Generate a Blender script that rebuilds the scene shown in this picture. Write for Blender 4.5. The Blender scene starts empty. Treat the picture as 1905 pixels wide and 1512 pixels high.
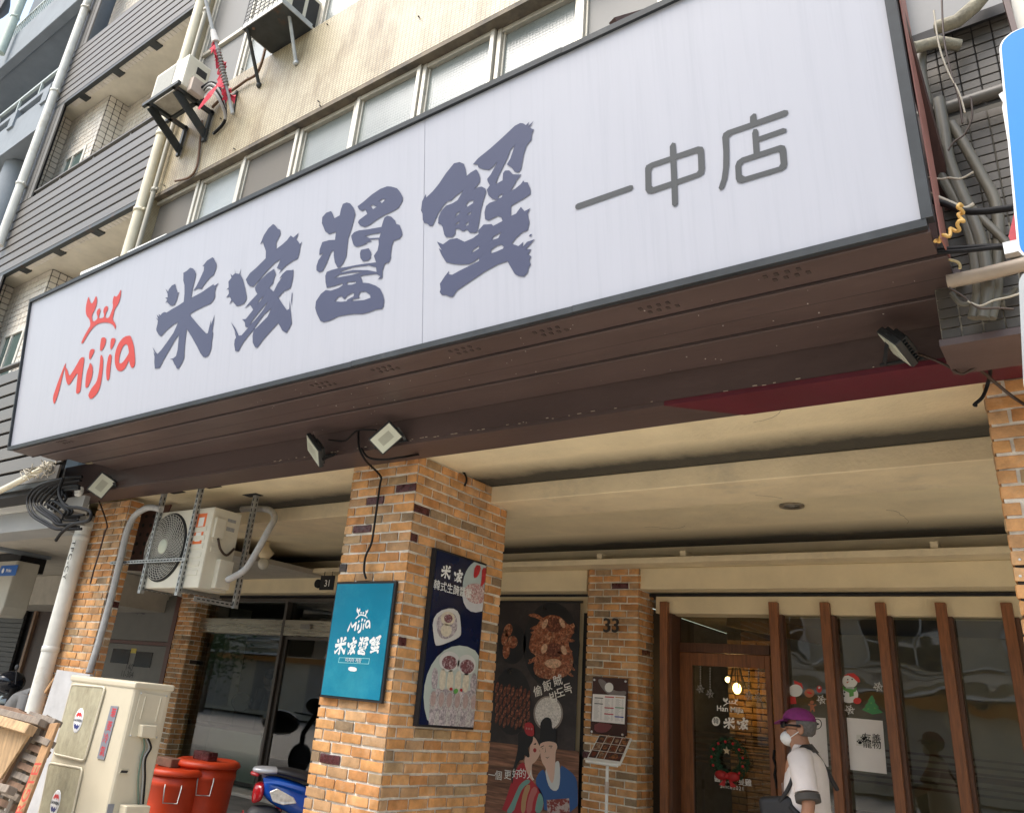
import bpy, bmesh, math, random
from mathutils import Vector, Matrix
from mathutils.geometry import tessellate_polygon
R_ = random.Random(7)
scene = bpy.context.scene
COL = scene.collection

# ------------------------------------------------------------------ camera
PPX, PPY, FPX, CAMZ = 868.2, 710.632, 1468.97, 1.5
def _axis(v, s):
    u = Vector((v[0]-PPX, v[1]-PPY, FPX)).normalized()
    return u*s
_ax = _axis((-1118, 1112), -1); _ay = _axis((2100, 1430), 1); _az = _axis((1225, -2900), 1)
CAMP = Vector((0, 0, CAMZ))
cam_data = bpy.data.cameras.new('camera')
cam = bpy.data.objects.new('camera', cam_data); COL.objects.link(cam)
cam.matrix_world = Matrix(((_ax[0], -_ax[1], -_ax[2], 0), (_ay[0], -_ay[1], -_ay[2], 0), (_az[0], -_az[1], -_az[2], CAMZ), (0, 0, 0, 1)))
cam_data.sensor_width = 36; cam_data.lens = FPX/1905*36
cam_data.shift_x = (952.5-PPX)/1905; cam_data.shift_y = (PPY-756)/1905
cam_data.clip_start = .05; cam_data.clip_end = 500
scene.camera = cam

# ------------------------------------------------------------------ sky, sun, exposure
SUN_EL, SUN_AZ = 60, 205      # overcast: a broad soft sun over the street side
world = bpy.data.worlds.new('World'); scene.world = world; world.use_nodes = True
wn = world.node_tree
sky = wn.nodes.new('ShaderNodeTexSky'); sky.sky_type = 'NISHITA'; sky.sun_disc = False
sky.sun_elevation = math.radians(SUN_EL); sky.sun_rotation = math.radians(SUN_AZ)
sky.air_density = 1.6; sky.dust_density = 4.0; sky.ozone_density = 1.0
bg = wn.nodes['Background']; bg.inputs[1].default_value = .14
wn.links.new(sky.outputs[0], bg.inputs[0])
sun_d = bpy.data.lights.new('sun', 'SUN'); sun_d.energy = 1.5; sun_d.angle = math.radians(45); sun_d.color = (1, .97, .93)
sun = bpy.data.objects.new('sun', sun_d); COL.objects.link(sun)
_e, _a = math.radians(SUN_EL), math.radians(SUN_AZ)
sun.rotation_euler = Vector((math.sin(_a)*math.cos(_e), math.cos(_a)*math.cos(_e), math.sin(_e))).to_track_quat('Z', 'Y').to_euler()
scene.view_settings.view_transform = 'Standard'; scene.view_settings.look = 'None'
scene.view_settings.gamma = 1; scene.view_settings.exposure = 1.33
scene.view_settings.use_curve_mapping = False
scene.cycles.max_bounces = 10; scene.cycles.diffuse_bounces = 5; scene.cycles.transparent_max_bounces = 16
scene.cycles.use_denoising = True

# ------------------------------------------------------------------ photo pixel -> point on a real plane
def ray(px, py):
    c = Vector((px-PPX, py-PPY, FPX))
    return Vector((_ax.dot(c), _ay.dot(c), _az.dot(c)))
def P(px, py, x=None, y=None, z=None):
    d = ray(px, py)
    t = (x/d[0]) if x is not None else (y/d[1]) if y is not None else ((z-CAMZ)/d[2])
    return CAMP + d*t
def PP(px, py, pt, n):
    d = ray(px, py)
    return CAMP + d*((pt-CAMP).dot(n)/d.dot(n))
def ZM(ox, oy, s, pts):          # points read off an enlarged view
    return [(ox+s*a, oy+s*b) for a, b in pts]

# ------------------------------------------------------------------ materials
MATS = {}
def srgb(r, g, b):
    f = lambda c: (c/255/12.92) if c <= 10 else ((c/255+.055)/1.055)**2.4
    return (f(r), f(g), f(b))
def M(name, col, rough=.6, var=.12, scale=5., bump=0., bscale=60., metal=0., spec=.5, col2=None, mask=(.45, .62), perobj=0., mscale=None, rv=.1, aniso=None, alpha=None):
    """painted / mineral surface: base colour varied by noise, optional second colour in patches, fine relief, per-object tone"""
    if name in MATS: return MATS[name]
    m = bpy.data.materials.new(name); m.use_nodes = True; nt = m.node_tree; N = nt.nodes; L = nt.links
    b = N['Principled BSDF']; b.inputs['Roughness'].default_value = rough; b.inputs['Metallic'].default_value = metal
    b.inputs['Specular IOR Level'].default_value = spec
    geo = N.new('ShaderNodeNewGeometry'); mp = N.new('ShaderNodeMapping'); L.new(geo.outputs['Position'], mp.inputs[0])
    if aniso: mp.inputs['Scale'].default_value = aniso
    no = N.new('ShaderNodeTexNoise'); no.inputs['Scale'].default_value = scale; no.inputs['Detail'].default_value = 6; no.inputs['Roughness'].default_value = .62
    L.new(mp.outputs[0], no.inputs['Vector'])
    hs = N.new('ShaderNodeMapRange'); hs.inputs['From Min'].default_value = .3; hs.inputs['From Max'].default_value = .7
    hs.inputs['To Min'].default_value = 1-var; hs.inputs['To Max'].default_value = 1+var; L.new(no.outputs['Fac'], hs.inputs['Value'])
    mul = N.new('ShaderNodeVectorMath'); mul.operation = 'SCALE'
    rgb = N.new('ShaderNodeRGB'); rgb.outputs[0].default_value = (*col, 1)
    src = rgb.outputs[0]
    if col2:
        n2 = N.new('ShaderNodeTexNoise'); n2.inputs['Scale'].default_value = mscale or scale*.6; n2.inputs['Detail'].default_value = 8; n2.inputs['Roughness'].default_value = .7
        L.new(mp.outputs[0], n2.inputs['Vector'])
        mr = N.new('ShaderNodeMapRange'); mr.inputs['From Min'].default_value = mask[0]; mr.inputs['From Max'].default_value = mask[1]; L.new(n2.outputs['Fac'], mr.inputs['Value'])
        mx = N.new('ShaderNodeMix'); mx.data_type = 'RGBA'; L.new(mr.outputs[0], mx.inputs['Factor']); L.new(src, mx.inputs['A']); mx.inputs['B'].default_value = (*col2, 1)
        src = mx.outputs['Result']
    if perobj:
        oi = N.new('ShaderNodeObjectInfo'); m2 = N.new('ShaderNodeMapRange'); m2.inputs['To Min'].default_value = 1-perobj; m2.inputs['To Max'].default_value = 1+perobj
        L.new(oi.outputs['Random'], m2.inputs['Value']); m3 = N.new('ShaderNodeMath'); m3.operation = 'MULTIPLY'; L.new(m2.outputs[0], m3.inputs[0]); L.new(hs.outputs[0], m3.inputs[1]); fac = m3.outputs[0]
    else: fac = hs.outputs[0]
    L.new(src, mul.inputs[0]); L.new(fac, mul.inputs['Scale']); L.new(mul.outputs[0], b.inputs['Base Color'])
    if rv:
        r = N.new('ShaderNodeMapRange'); r.inputs['To Min'].default_value = max(.02, rough-rv); r.inputs['To Max'].default_value = min(1, rough+rv)
        L.new(no.outputs['Fac'], r.inputs['Value']); L.new(r.outputs[0], b.inputs['Roughness'])
    if bump:
        nb = N.new('ShaderNodeTexNoise'); nb.inputs['Scale'].default_value = bscale; nb.inputs['Detail'].default_value = 5; L.new(mp.outputs[0], nb.inputs['Vector'])
        bp = N.new('ShaderNodeBump'); bp.inputs['Strength'].default_value = bump; bp.inputs['Distance'].default_value = .01
        L.new(nb.outputs['Fac'], bp.inputs['Height']); L.new(bp.outputs[0], b.inputs['Normal'])
    MATS[name] = m
    return m
def glass(name, tint=(.75, .8, .78), ior=1.5, wav=0.0):
    if name in MATS: return MATS[name]
    m = bpy.data.materials.new(name); m.use_nodes = True; nt = m.node_tree; N = nt.nodes; L = nt.links
    N.remove(N['Principled BSDF']); out = N['Material Output']
    g = N.new('ShaderNodeBsdfGlossy'); g.inputs['Roughness'].default_value = .02
    t = N.new('ShaderNodeBsdfTransparent'); t.inputs[0].default_value = (*tint, 1)
    fr = N.new('ShaderNodeFresnel'); fr.inputs[0].default_value = ior
    mx = N.new('ShaderNodeMixShader'); bf = N.new('ShaderNodeNewGeometry'); iv = N.new('ShaderNodeMath'); iv.operation = 'SUBTRACT'; iv.inputs[0].default_value = 1; L.new(bf.outputs['Backfacing'], iv.inputs[1]); fm_ = N.new('ShaderNodeMath'); fm_.operation = 'MULTIPLY'; L.new(fr.outputs[0], fm_.inputs[0]); L.new(iv.outputs[0], fm_.inputs[1]); L.new(fm_.outputs[0], mx.inputs[0]); L.new(t.outputs[0], mx.inputs[1]); L.new(g.outputs[0], mx.inputs[2]); L.new(mx.outputs[0], out.inputs[0])
    if wav:
        geo = N.new('ShaderNodeNewGeometry'); no = N.new('ShaderNodeTexNoise'); no.inputs['Scale'].default_value = 1.3; L.new(geo.outputs['Position'], no.inputs['Vector'])
        bp = N.new('ShaderNodeBump'); bp.inputs['Strength'].default_value = wav; bp.inputs['Distance'].default_value = .05; L.new(no.outputs['Fac'], bp.inputs['Height'])
        L.new(bp.outputs[0], g.inputs['Normal']); L.new(bp.outputs[0], fr.inputs['Normal'])
    MATS[name] = m; return m
def emis(name, col, st):
    if name in MATS: return MATS[name]
    m = bpy.data.materials.new(name); m.use_nodes = True; b = m.node_tree.nodes['Principled BSDF']
    b.inputs['Base Color'].default_value = (*col, 1); b.inputs['Emission Color'].default_value = (*col, 1); b.inputs['Emission Strength'].default_value = st
    MATS[name] = m; return m

# ------------------------------------------------------------------ mesh helpers
WORLD_AT = {}
def org(o): return WORLD_AT.get(o.name, Vector((0, 0, 0))) if o else Vector((0, 0, 0))
class MB:
    def __init__(s): s.v = []; s.f = []; s.sm = []
    def add(s, vs, fs, smooth=False):
        k = len(s.v); s.v += [Vector(v) for v in vs]; s.f += [[i+k for i in f] for f in fs]; s.sm += [smooth]*len(fs); return s
    def hexa(s, c):            # 8 corners: bottom loop 0-3, top loop 4-7
        return s.add(c, [(3, 2, 1, 0), (4, 5, 6, 7), (0, 1, 5, 4), (1, 2, 6, 5), (2, 3, 7, 6), (3, 0, 4, 7)])
    def box(s, x0, x1, y0, y1, z0, z1):
        return s.hexa([(x0, y0, z0), (x1, y0, z0), (x1, y1, z0), (x0, y1, z0), (x0, y0, z1), (x1, y0, z1), (x1, y1, z1), (x0, y1, z1)])
    def obox(s, c, ux, uy, uz):   # centre and three half vectors
        c, ux, uy, uz = map(Vector, (c, ux, uy, uz))
        return s.hexa([c-ux-uy-uz, c+ux-uy-uz, c+ux+uy-uz, c-ux+uy-uz, c-ux-uy+uz, c+ux-uy+uz, c+ux+uy+uz, c-ux+uy+uz])
    def bar(s, a, b, w, h, up=(0, 0, 1)):
        a, b, up = Vector(a), Vector(b), Vector(up); d = b-a; t = d.normalized()
        sd = t.cross(up)
        if sd.length < 1e-4: sd = t.cross(Vector((0, 1, 0)))
        sd.normalize(); u = sd.cross(t).normalized()
        return s.obox((a+b)/2, d/2, sd*w/2, u*h/2)
    def tube(s, pts, r, n=8, cap=True, closed=False):
        pts = [Vector(p) for p in pts]; rings = []; prev = None
        for i, p in enumerate(pts):
            a = pts[max(i-1, 0)]; b = pts[min(i+1, len(pts)-1)]; t = (b-a).normalized()
            if prev is None:
                prev = t.orthogonal().normalized()
            u = (prev - t*prev.dot(t))
            if u.length < 1e-5: u = t.orthogonal()
            u.normalize(); prev = u; w = t.cross(u)
            rr = r[i] if isinstance(r, (list, tuple)) else r
            rings.append([p+(u*math.cos(2*math.pi*k/n)+w*math.sin(2*math.pi*k/n))*rr for k in range(n)])
        vs = [v for ring in rings for v in ring]; fs = []
        for i in range(len(rings)-1):
            for k in range(n): fs.append((i*n+k, i*n+(k+1) % n, (i+1)*n+(k+1) % n, (i+1)*n+k))
        s.add(vs, fs, True)
        if cap: s.add(rings[0], [tuple(range(n))[::-1]]); s.add(rings[-1], [tuple(range(n))])
        return s
    def lathe(s, c, prof, n=24, axis='z', sx=1, sy=1):   # prof: (radius, height)
        c = Vector(c); vs = []; fs = []
        for r, h in prof:
            for k in range(n):
                a = 2*math.pi*k/n; p = (r*math.cos(a)*sx, r*math.sin(a)*sy, h)
                if axis == 'y': p = (p[0], p[2], p[1])
                if axis == 'x': p = (p[2], p[0], p[1])
                vs.append(c+Vector(p))
        m = len(prof)
        for i in range(m-1):
            for k in range(n): fs.append((i*n+k, i*n+(k+1) % n, (i+1)*n+(k+1) % n, (i+1)*n+k))
        s.add(vs, fs, True); s.f += [[len(s.v)-m*n+k for k in range(n)][::-1], [len(s.v)-n+k for k in range(n)]]; s.sm += [False, False]
        return s
    def ball(s, c, rx, ry=None, rz=None, nu=14, nv=9):
        c = Vector(c); ry = ry or rx; rz = rz or rx
        vs = [c+Vector((0, 0, rz))]; fs = []
        for i in range(1, nv):
            t = math.pi*i/nv
            for k in range(nu):
                a = 2*math.pi*k/nu; vs.append(c+Vector((rx*math.sin(t)*math.cos(a), ry*math.sin(t)*math.sin(a), rz*math.cos(t))))
        vs.append(c-Vector((0, 0, rz)))
        for k in range(nu): fs.append((0, 1+k, 1+(k+1) % nu))
        for i in range(nv-2):
            for k in range(nu): fs.append((1+i*nu+k, 1+(i+1)*nu+k, 1+(i+1)*nu+(k+1) % nu, 1+i*nu+(k+1) % nu))
        e = len(vs)-1
        for k in range(nu): fs.append((e, 1+(nv-2)*nu+(k+1) % nu, 1+(nv-2)*nu+k))
        return s.add(vs, fs, True)
    def prism(s, loop, d):     # extrude a planar loop along d
        loop = [Vector(p) for p in loop]; d = Vector(d); n = len(loop)
        s.add(loop+[p+d for p in loop], [(i, (i+1) % n, n+(i+1) % n, n+i) for i in range(n)])
        k = len(s.v)-2*n
        tri = tessellate_polygon([loop])
        s.f += [[k+i for i in t] for t in tri]+[[k+n+i for i in t][::-1] for t in tri]; s.sm += [False]*(2*len(tri)); return s
    def flat(s, loops):        # outer loop + holes, planar
        loops = [[Vector(p) for p in l] for l in loops]; vs = [p for l in loops for p in l]
        return s.add(vs, [tuple(t) for t in tessellate_polygon(loops)])
    def build(s, name, mat, parent=None, bevel=0., kind=None, smooth=None, seg=1, at=None, recalc=True):
        if not s.v: return None
        c = Vector(at) if at is not None else (Vector([min(v[i] for v in s.v) for i in range(3)])+Vector([max(v[i] for v in s.v) for i in range(3)]))/2
        me = bpy.data.meshes.new(name)
        me.from_pydata([v-c for v in s.v], [], s.f)
        me.polygons.foreach_set('use_smooth', [bool(smooth) if smooth is not None else x for x in s.sm])
        bm = bmesh.new(); bm.from_mesh(me)
        if recalc: bmesh.ops.recalc_face_normals(bm, faces=bm.faces)
        if bevel:
            bmesh.ops.bevel(bm, geom=[e for e in bm.edges if len(e.link_faces) == 2 and e.calc_face_angle(0) > .5], offset=bevel, segments=seg, affect='EDGES', profile=.6)
        bm.to_mesh(me); bm.free()
        mats = mat if isinstance(mat, (list, tuple)) else [mat]
        for q in mats: me.materials.append(q)
        o = bpy.data.objects.new(name, me); COL.objects.link(o)
        WORLD_AT[o.name] = c
        o.location = c-org(parent)
        if parent: o.parent = parent
        if kind: o['kind'] = kind
        return o
def mk(name, mat, parent, fn, *a, bevel=0., kind=None, smooth=None, **k):
    m = MB(); getattr(m, fn)(*a, **k); return m.build(name, mat, parent, bevel=bevel, kind=kind, smooth=smooth)
def tag(o, label, cat, group=None):
    o['label'] = label; o['category'] = cat
    if group: o['group'] = group
    return o
def thing(name, label, cat, loc=(0, 0, 0), group=None):
    o = bpy.data.objects.new(name, None); COL.objects.link(o); o.location = loc; o.empty_display_size = .1
    WORLD_AT[o.name] = Vector(loc); return tag(o, label, cat, group)
def inst(name, me, parent, loc, scale=(1, 1, 1), rot=None, mat=None):
    o = bpy.data.objects.new(name, me); COL.objects.link(o); o.parent = parent; o.location = Vector(loc)-org(parent); o.scale = scale
    if rot: o.rotation_euler = rot
    if mat: o.material_slots[0].link = 'OBJECT'; o.material_slots[0].material = mat
    return o
def part(name, root, o):
    return o
FONTC = None
def text(name, body, mat, parent, origin, ux, uy, size, bold=0., align='CENTER', thick=0., spacing=1.):
    """flat lettering: origin is the middle of the line, ux/uy the reading and up directions"""
    cu = bpy.data.curves.new('lettering', 'FONT'); cu.body = body; cu.size = size; cu.align_x = align; cu.align_y = 'CENTER'
    cu.offset = bold*size; cu.space_character = spacing; cu.resolution_u = 3; cu.fill_mode = 'FRONT' if not thick else 'BOTH'; cu.extrude = thick
    tmp = bpy.data.objects.new('lettering_curve', cu); COL.objects.link(tmp)
    dg = bpy.context.evaluated_depsgraph_get(); dg.update()
    me = bpy.data.meshes.new_from_object(tmp.evaluated_get(dg)); bpy.data.objects.remove(tmp); bpy.data.curves.remove(cu)
    ux = Vector(ux).normalized(); uy = Vector(uy).normalized(); n = ux.cross(uy); origin = Vector(origin)
    mb = MB(); mb.add([origin+ux*v.co.x+uy*v.co.y+n*v.co.z for v in me.vertices], [tuple(p.vertices) for p in me.polygons])
    bpy.data.meshes.remove(me)
    return mb.build(name, mat, parent, recalc=bool(thick))
def decal(name, loops_px, mat, parent, pl, off=.003):
    """print traced on a flat thing: pixel loops carried onto that thing's plane (point, normal towards the street)"""
    pt, n = pl; q = pt+n*off
    mb = MB()
    for shape in loops_px:
        mb.flat([[PP(a, b, q, n) for a, b in l] for l in shape])
    o = mb.build(name, mat, parent, recalc=False)
    return o
def ell(cx, cy, rx, ry, rot=0., n=28, a0=0, a1=360):
    r = math.radians(rot); out = []
    for k in range(n):
        a = math.radians(a0+(a1-a0)*k/(n if a1-a0 == 360 else n-1)); x, y = rx*math.cos(a), ry*math.sin(a)
        out.append((cx+x*math.cos(r)-y*math.sin(r), cy+x*math.sin(r)+y*math.cos(r)))
    return out
def smooth_px(pts, it=1):
    for _ in range(it):
        q = []
        for i in range(len(pts)):
            a, b = pts[i], pts[(i+1) % len(pts)]
            q += [(.75*a[0]+.25*b[0], .75*a[1]+.25*b[1]), (.25*a[0]+.75*b[0], .25*a[1]+.75*b[1])]
        pts = q
    return pts
def curve(pts, n=6):            # Catmull-Rom through points
    pts = [Vector(p) for p in pts]; out = []
    for i in range(len(pts)-1):
        p0 = pts[max(i-1, 0)]; p1 = pts[i]; p2 = pts[i+1]; p3 = pts[min(i+2, len(pts)-1)]
        for k in range(n):
            t = k/n; out.append(.5*((2*p1)+(p2-p0)*t+(2*p0-5*p1+4*p2-p3)*t*t+(3*p1-p0-3*p2+p3)*t**3))
    return out+[pts[-1]]
# ------------------------------------------------------------------ brush characters of the shop sign (outlines, photo pixels)
def G(ox, oy, s, *shapes): return [[ZM(ox, oy, s, l) for l in sh] for sh in shapes]
RICE = G(280, 470, .15213,
 [[(303,383),(310,430),(333,490),(351,484),(336,520),(318,590),(295,635),(265,651),(240,645),(222,625),(200,600),(180,620),(205,570),(178,555),(210,545),(208,500),(183,442),(215,478),(224,448),(262,400)]],
 [[(485,185),(520,195),(545,225),(556,262),(540,340),(515,440),(497,552),(560,520),(620,488),(690,440),(770,385),(775,408),(836,368),(795,430),(800,445),(788,465),(788,540),(765,590),(730,625),(640,665),(560,705),(500,740),(480,760),(520,810),(600,905),(680,988),(700,985),(740,820),(735,900),(783,757),(755,960),(765,985),(750,1080),(745,1160),(725,1225),(700,1265),(670,1280),(645,1275),(610,1230),(570,1150),(520,1060),(470,975),(443,936),(435,990),(422,1100),(414,1200),(412,1285),(385,1350),(340,1422),(318,1415),(308,1385),(288,1355),(270,1310),(235,1298),(275,1292),(310,1265),(330,1190),(340,1090),(347,1000),(290,1085),(230,1190),(160,1310),(110,1410),(52,1418),(46,1340),(48,1270),(35,1210),(60,1245),(22,1150),(62,1215),(85,1238),(130,1190),(200,1095),(280,980),(338,850),(280,880),(200,945),(128,1024),(100,1005),(72,955),(70,930),(85,870),(90,830),(66,795),(95,815),(75,758),(108,785),(98,750),(122,765),(140,740),(172,725),(195,733),(280,680),(350,640),(405,602),(415,500),(415,400),(400,340),(402,270),(400,248),(440,225)]],
 [[(755,58),(770,65),(808,140),(805,180),(775,270),(730,305),(690,350),(650,400),(625,445),(575,440),(520,468),(560,410),(600,330),(650,220),(655,165),(635,165),(665,130),(690,98)]])
HOME = G(415, 405, .17204,
 [[(150,605),(175,608),(195,548),(185,610),(215,670),(240,770),(255,850),(250,890),(225,930),(180,950),(145,955),(100,900),(68,938),(88,885),(70,850),(32,865),(62,820),(60,775),(35,778),(60,755),(58,690),(90,650),(80,605),(100,628),(130,600),(126,550),(135,602)]],
 [[(540,70),(560,80),(590,120),(615,130),(622,175),(590,240),(575,270),(575,340),(640,290),(690,245),(730,193),(760,215),(818,163),(790,235),(805,250),(830,285),(855,258),(835,310),(830,350),(820,400),(805,445),(760,465),(700,505),(650,550),(600,612),(625,565),(580,545),(605,490),(620,450),(560,490),(480,570),(420,640),(370,695),(325,748),(290,742),(265,715),(245,668),(290,600),(360,540),(460,440),(462,360),(440,300),(430,262),(400,292),(440,190),(490,115)]],
 [[(550,553),(570,605),(545,680),(540,710),(498,755),(545,800),(590,710),(640,640),(608,660),(640,610),(685,570),(740,568),(760,562),(757,640),(735,740),(720,768),(660,795),(597,862),(640,930),(690,1000),(715,985),(720,890),(728,1000),(735,1060),(742,1140),(715,1200),(685,1245),(640,1220),(620,1180),(595,1140),(520,1220),(440,1310),(370,1405),(345,1400),(320,1350),(318,1280),(330,1210),(270,1280),(210,1360),(165,1445),(130,1440),(120,1370),(125,1320),(140,1295),(122,1225),(155,1290),(85,1128),(130,1190),(170,1275),(200,1270),(270,1190),(240,1180),(235,1130),(205,1098),(245,1095),(325,995),(305,960),(290,940),(230,982),(280,920),(370,825),(350,790),(343,755),(390,680),(430,650),(480,600)],
  [(485,910),(450,945),(380,1030),(310,1120),(288,1160),(350,1100),(430,1000)], [(520,980),(440,1050),(390,1120),(338,1192),(352,1200),(420,1130),(480,1070)], [(443,843),(390,890),(375,935),(410,890)]],
 [[(743,810),(750,815),(744,900),(740,960),(735,890)]])
SAUCE = G(575, 335, .18182,
 [[(385,230),(420,240),(455,285),(473,345),(455,420),(430,510),(400,600),(390,690),(380,780),(350,850),(315,890),(290,895),(262,840),(252,770),(252,722),(230,730),(210,770),(180,850),(140,930),(105,945),(75,925),(75,880),(95,820),(145,748),(102,768),(108,710),(135,635),(205,615),(265,612),(275,530),(205,555),(165,525),(130,440),(135,380),(175,335),(225,318),(240,345),(258,392),(313,362),(325,300),(345,245)]],
 [[(495,270),(560,220),(640,150),(730,90),(800,65),(840,68),(900,85),(935,130),(960,180),(955,215),(915,285),(860,320),(780,355),(700,400),(620,460),(570,483),(520,465),(500,435),(510,410),(595,347),(575,302),(540,318),(510,300)],
  [(630,265),(650,253),(690,275),(655,300)], [(718,215),(750,195),(782,198),(745,237)]],
 [[(800,365),(840,375),(880,415),(890,450),(925,460),(945,510),(955,560),(925,600),(865,622),(845,680),(835,760),(835,800),(815,845),(775,855),(750,930),(750,1000),(700,1020),(730,985),(690,960),(640,965),(560,975),(525,985),(540,1020),(545,1050),(610,1055),(680,1080),(725,1110),(755,1170),(768,1230),(760,1290),(745,1318),(680,1325),(620,1350),(550,1370),(460,1370),(380,1380),(300,1395),(220,1435),(150,1455),(115,1440),(80,1370),(62,1310),(70,1240),(120,1165),(170,1125),(220,1132),(300,1105),(345,1075),(340,1058),(260,1085),(180,1103),(168,1050),(165,980),(180,940),(230,920),(310,900),(390,888),(480,870),(580,855),(685,842),(662,775),(700,720),(712,660),(710,605),(620,610),(640,630),(575,640),(600,648),(530,675),(485,685),(455,665),(435,600),(430,570),(460,535),(510,515),(600,505),(740,480),(755,430),(770,385)],
  [(265,1240),(300,1195),(330,1188),(360,1220),(390,1185),(440,1155),(462,1160),(455,1190),(395,1220),(380,1240),(320,1245)], [(505,1180),(525,1145),(575,1140),(625,1175),(628,1205),(560,1228),(435,1238),(450,1220),(520,1205)],
  [(320,935),(450,893),(610,872),(685,893),(690,940),(600,922),(450,920),(340,943)], [(310,968),(430,948),(550,940),(440,970),(330,990),(262,1003)], [(385,1055),(400,1045),(475,1038),(480,1055),(440,1070),(395,1072)], [(572,575),(640,555),(733,540),(718,590),(620,595)]],
 [[(530,715),(610,698),(635,740),(630,800),(600,825),(550,832),(525,800),(520,750)]])
CRAB = G(775, 215, .22817,
 [[(305,390),(350,380),(385,395),(400,440),(406,495),(440,465),(485,440),(495,450),(510,480),(518,515),(515,545),(495,570),(468,603),(500,585),(530,580),(560,595),(568,620),(545,690),(525,770),(510,870),(495,945),(480,957),(435,957),(410,930),(375,945),(345,925),(318,925),(315,965),(290,993),(240,992),(225,970),(212,910),(200,890),(175,880),(178,830),(200,780),(240,735),(290,718),(335,690),(380,610),(310,665),(280,695),(250,700),(215,740),(175,800),(130,900),(105,900),(85,880),(60,875),(50,850),(48,800),(36,775),(45,700),(75,640),(78,670),(130,620),(180,560),(240,470)],
  [(402,730),(425,700),(465,690),(460,715),(415,745)], [(315,828),(325,800),(355,780),(345,805)], [(415,815),(420,800),(447,785),(440,805)], [(318,885),(350,862),(345,880),(318,893)], [(400,885),(425,865),(423,890),(405,903)]],
 [[(845,62),(870,65),(890,80),(918,52),(905,90),(955,45),(920,100),(957,115),(940,150),(935,205),(920,215),(895,250),(875,310),(860,390),(853,435),(830,465),(800,460),(775,425),(735,400),(765,350),(800,245),(765,280),(740,350),(700,430),(665,500),(645,560),(700,530),(705,470),(720,450),(755,448),(785,480),(855,482),(815,530),(800,560),(768,612),(800,600),(850,560),(870,530),(880,545),(905,545),(928,600),(928,640),(870,680),(800,720),(770,740),(768,820),(810,800),(850,745),(880,780),(928,755),(905,800),(920,870),(905,935),(860,955),(810,1000),(775,1045),(830,1065),(870,1030),(862,1075),(900,1030),(965,1008),(890,1090),(935,1090),(910,1130),(935,1150),(918,1180),(932,1215),(915,1235),(905,1280),(875,1313),(830,1308),(800,1290),(770,1240),(740,1188),(660,1215),(560,1270),(470,1330),(390,1385),(330,1425),(295,1478),(270,1478),(240,1463),(205,1462),(188,1440),(195,1415),(190,1370),(230,1310),(265,1265),(260,1295),(290,1298),(350,1265),(430,1225),(510,1185),(508,1160),(470,1190),(430,1212),(360,1215),(300,1210),(240,1195),(205,1140),(180,1082),(205,1098),(165,1028),(215,1050),(270,1010),(330,1000),(390,1030),(460,1000),(505,965),(500,940),(545,890),(610,885),(625,900),(700,860),(690,830),(660,820),(620,840),(585,858),(558,845),(553,790),(565,740),(595,712),(660,690),(615,680),(585,650),(572,605),(597,570),(580,540),(575,518),(605,480),(660,375),(620,420),(590,445),(540,438),(505,425),(495,400),(458,400),(500,350),(600,270),(700,180),(800,85)],
  [(663,680),(670,655),(700,638),(695,665)], [(617,1015),(622,990),(690,952),(665,1000),(635,1010)], [(452,1120),(460,1095),(510,1062),(508,1085)], [(605,1125),(608,1095),(650,1065),(690,1052),(712,1070),(705,1085),(650,1110)]],
 [[(915,985),(925,968),(943,967),(930,985)]])
BRANCH = G(1060, 190, .22047,
 [[(45,890),(48,870),(65,856),(510,702),(530,703),(536,722),(520,745),(70,904),(52,905)]],
 [[(635,560),(645,535),(690,510),(845,458),(843,375),(865,342),(892,348),(898,438),(1080,375),(1120,378),(1132,400),(1140,560),(1130,605),(1095,630),(908,697),(912,860),(885,885),(862,868),(857,715),(690,773),(655,770),(638,745)],
  [(685,580),(700,552),(848,502),(855,668),(705,718),(687,705)], [(898,485),(1065,430),(1080,440),(1085,575),(1070,595),(905,652)]],
 [[(1520,175),(1520,125),(1550,97),(1573,100),(1578,152),(1810,68),(1840,72),(1843,95),(1820,118),(1365,275),(1342,300),(1345,430),(1345,520),(1330,640),(1300,725),(1270,745),(1255,725),(1280,650),(1293,560),(1295,420),(1285,300),(1295,265),(1330,240)]],
 [[(1538,265),(1550,230),(1578,228),(1590,245),(1593,292),(1800,220),(1830,228),(1825,255),(1595,335),(1602,420),(1780,362),(1815,370),(1825,400),(1835,520),(1825,555),(1790,580),(1450,683),(1415,680),(1400,650),(1395,540),(1410,500),(1450,470),(1550,437)],
  [(1445,540),(1465,512),(1755,418),(1770,430),(1778,520),(1765,545),(1480,630),(1450,615)]])
LOGO_ARCH = G(90, 530, .14886,
 [[(405,730),(440,650),(490,560),(530,500),(510,420),(480,395),(465,340),(468,270),(485,190),(502,138),(520,210),(538,237),(560,215),(595,130),(610,175),(605,240),(580,310),(550,365),(542,410),(558,465),(610,430),(615,390),(600,360),(605,325),(635,290),(652,305),(645,350),(632,380),(632,420),(690,410),(695,365),(685,340),(692,290),(725,260),(745,275),(742,315),(718,350),(708,410),(755,415),(785,340),(808,275),(800,200),(822,130),(842,152),(870,130),(910,42),(905,130),(885,210),(860,260),(828,305),(815,370),(800,430),(835,480),(845,520),(835,560),(815,510),(775,480),(720,468),(650,475),(600,495),(550,540),(500,610),(460,680),(430,732)]])
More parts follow.
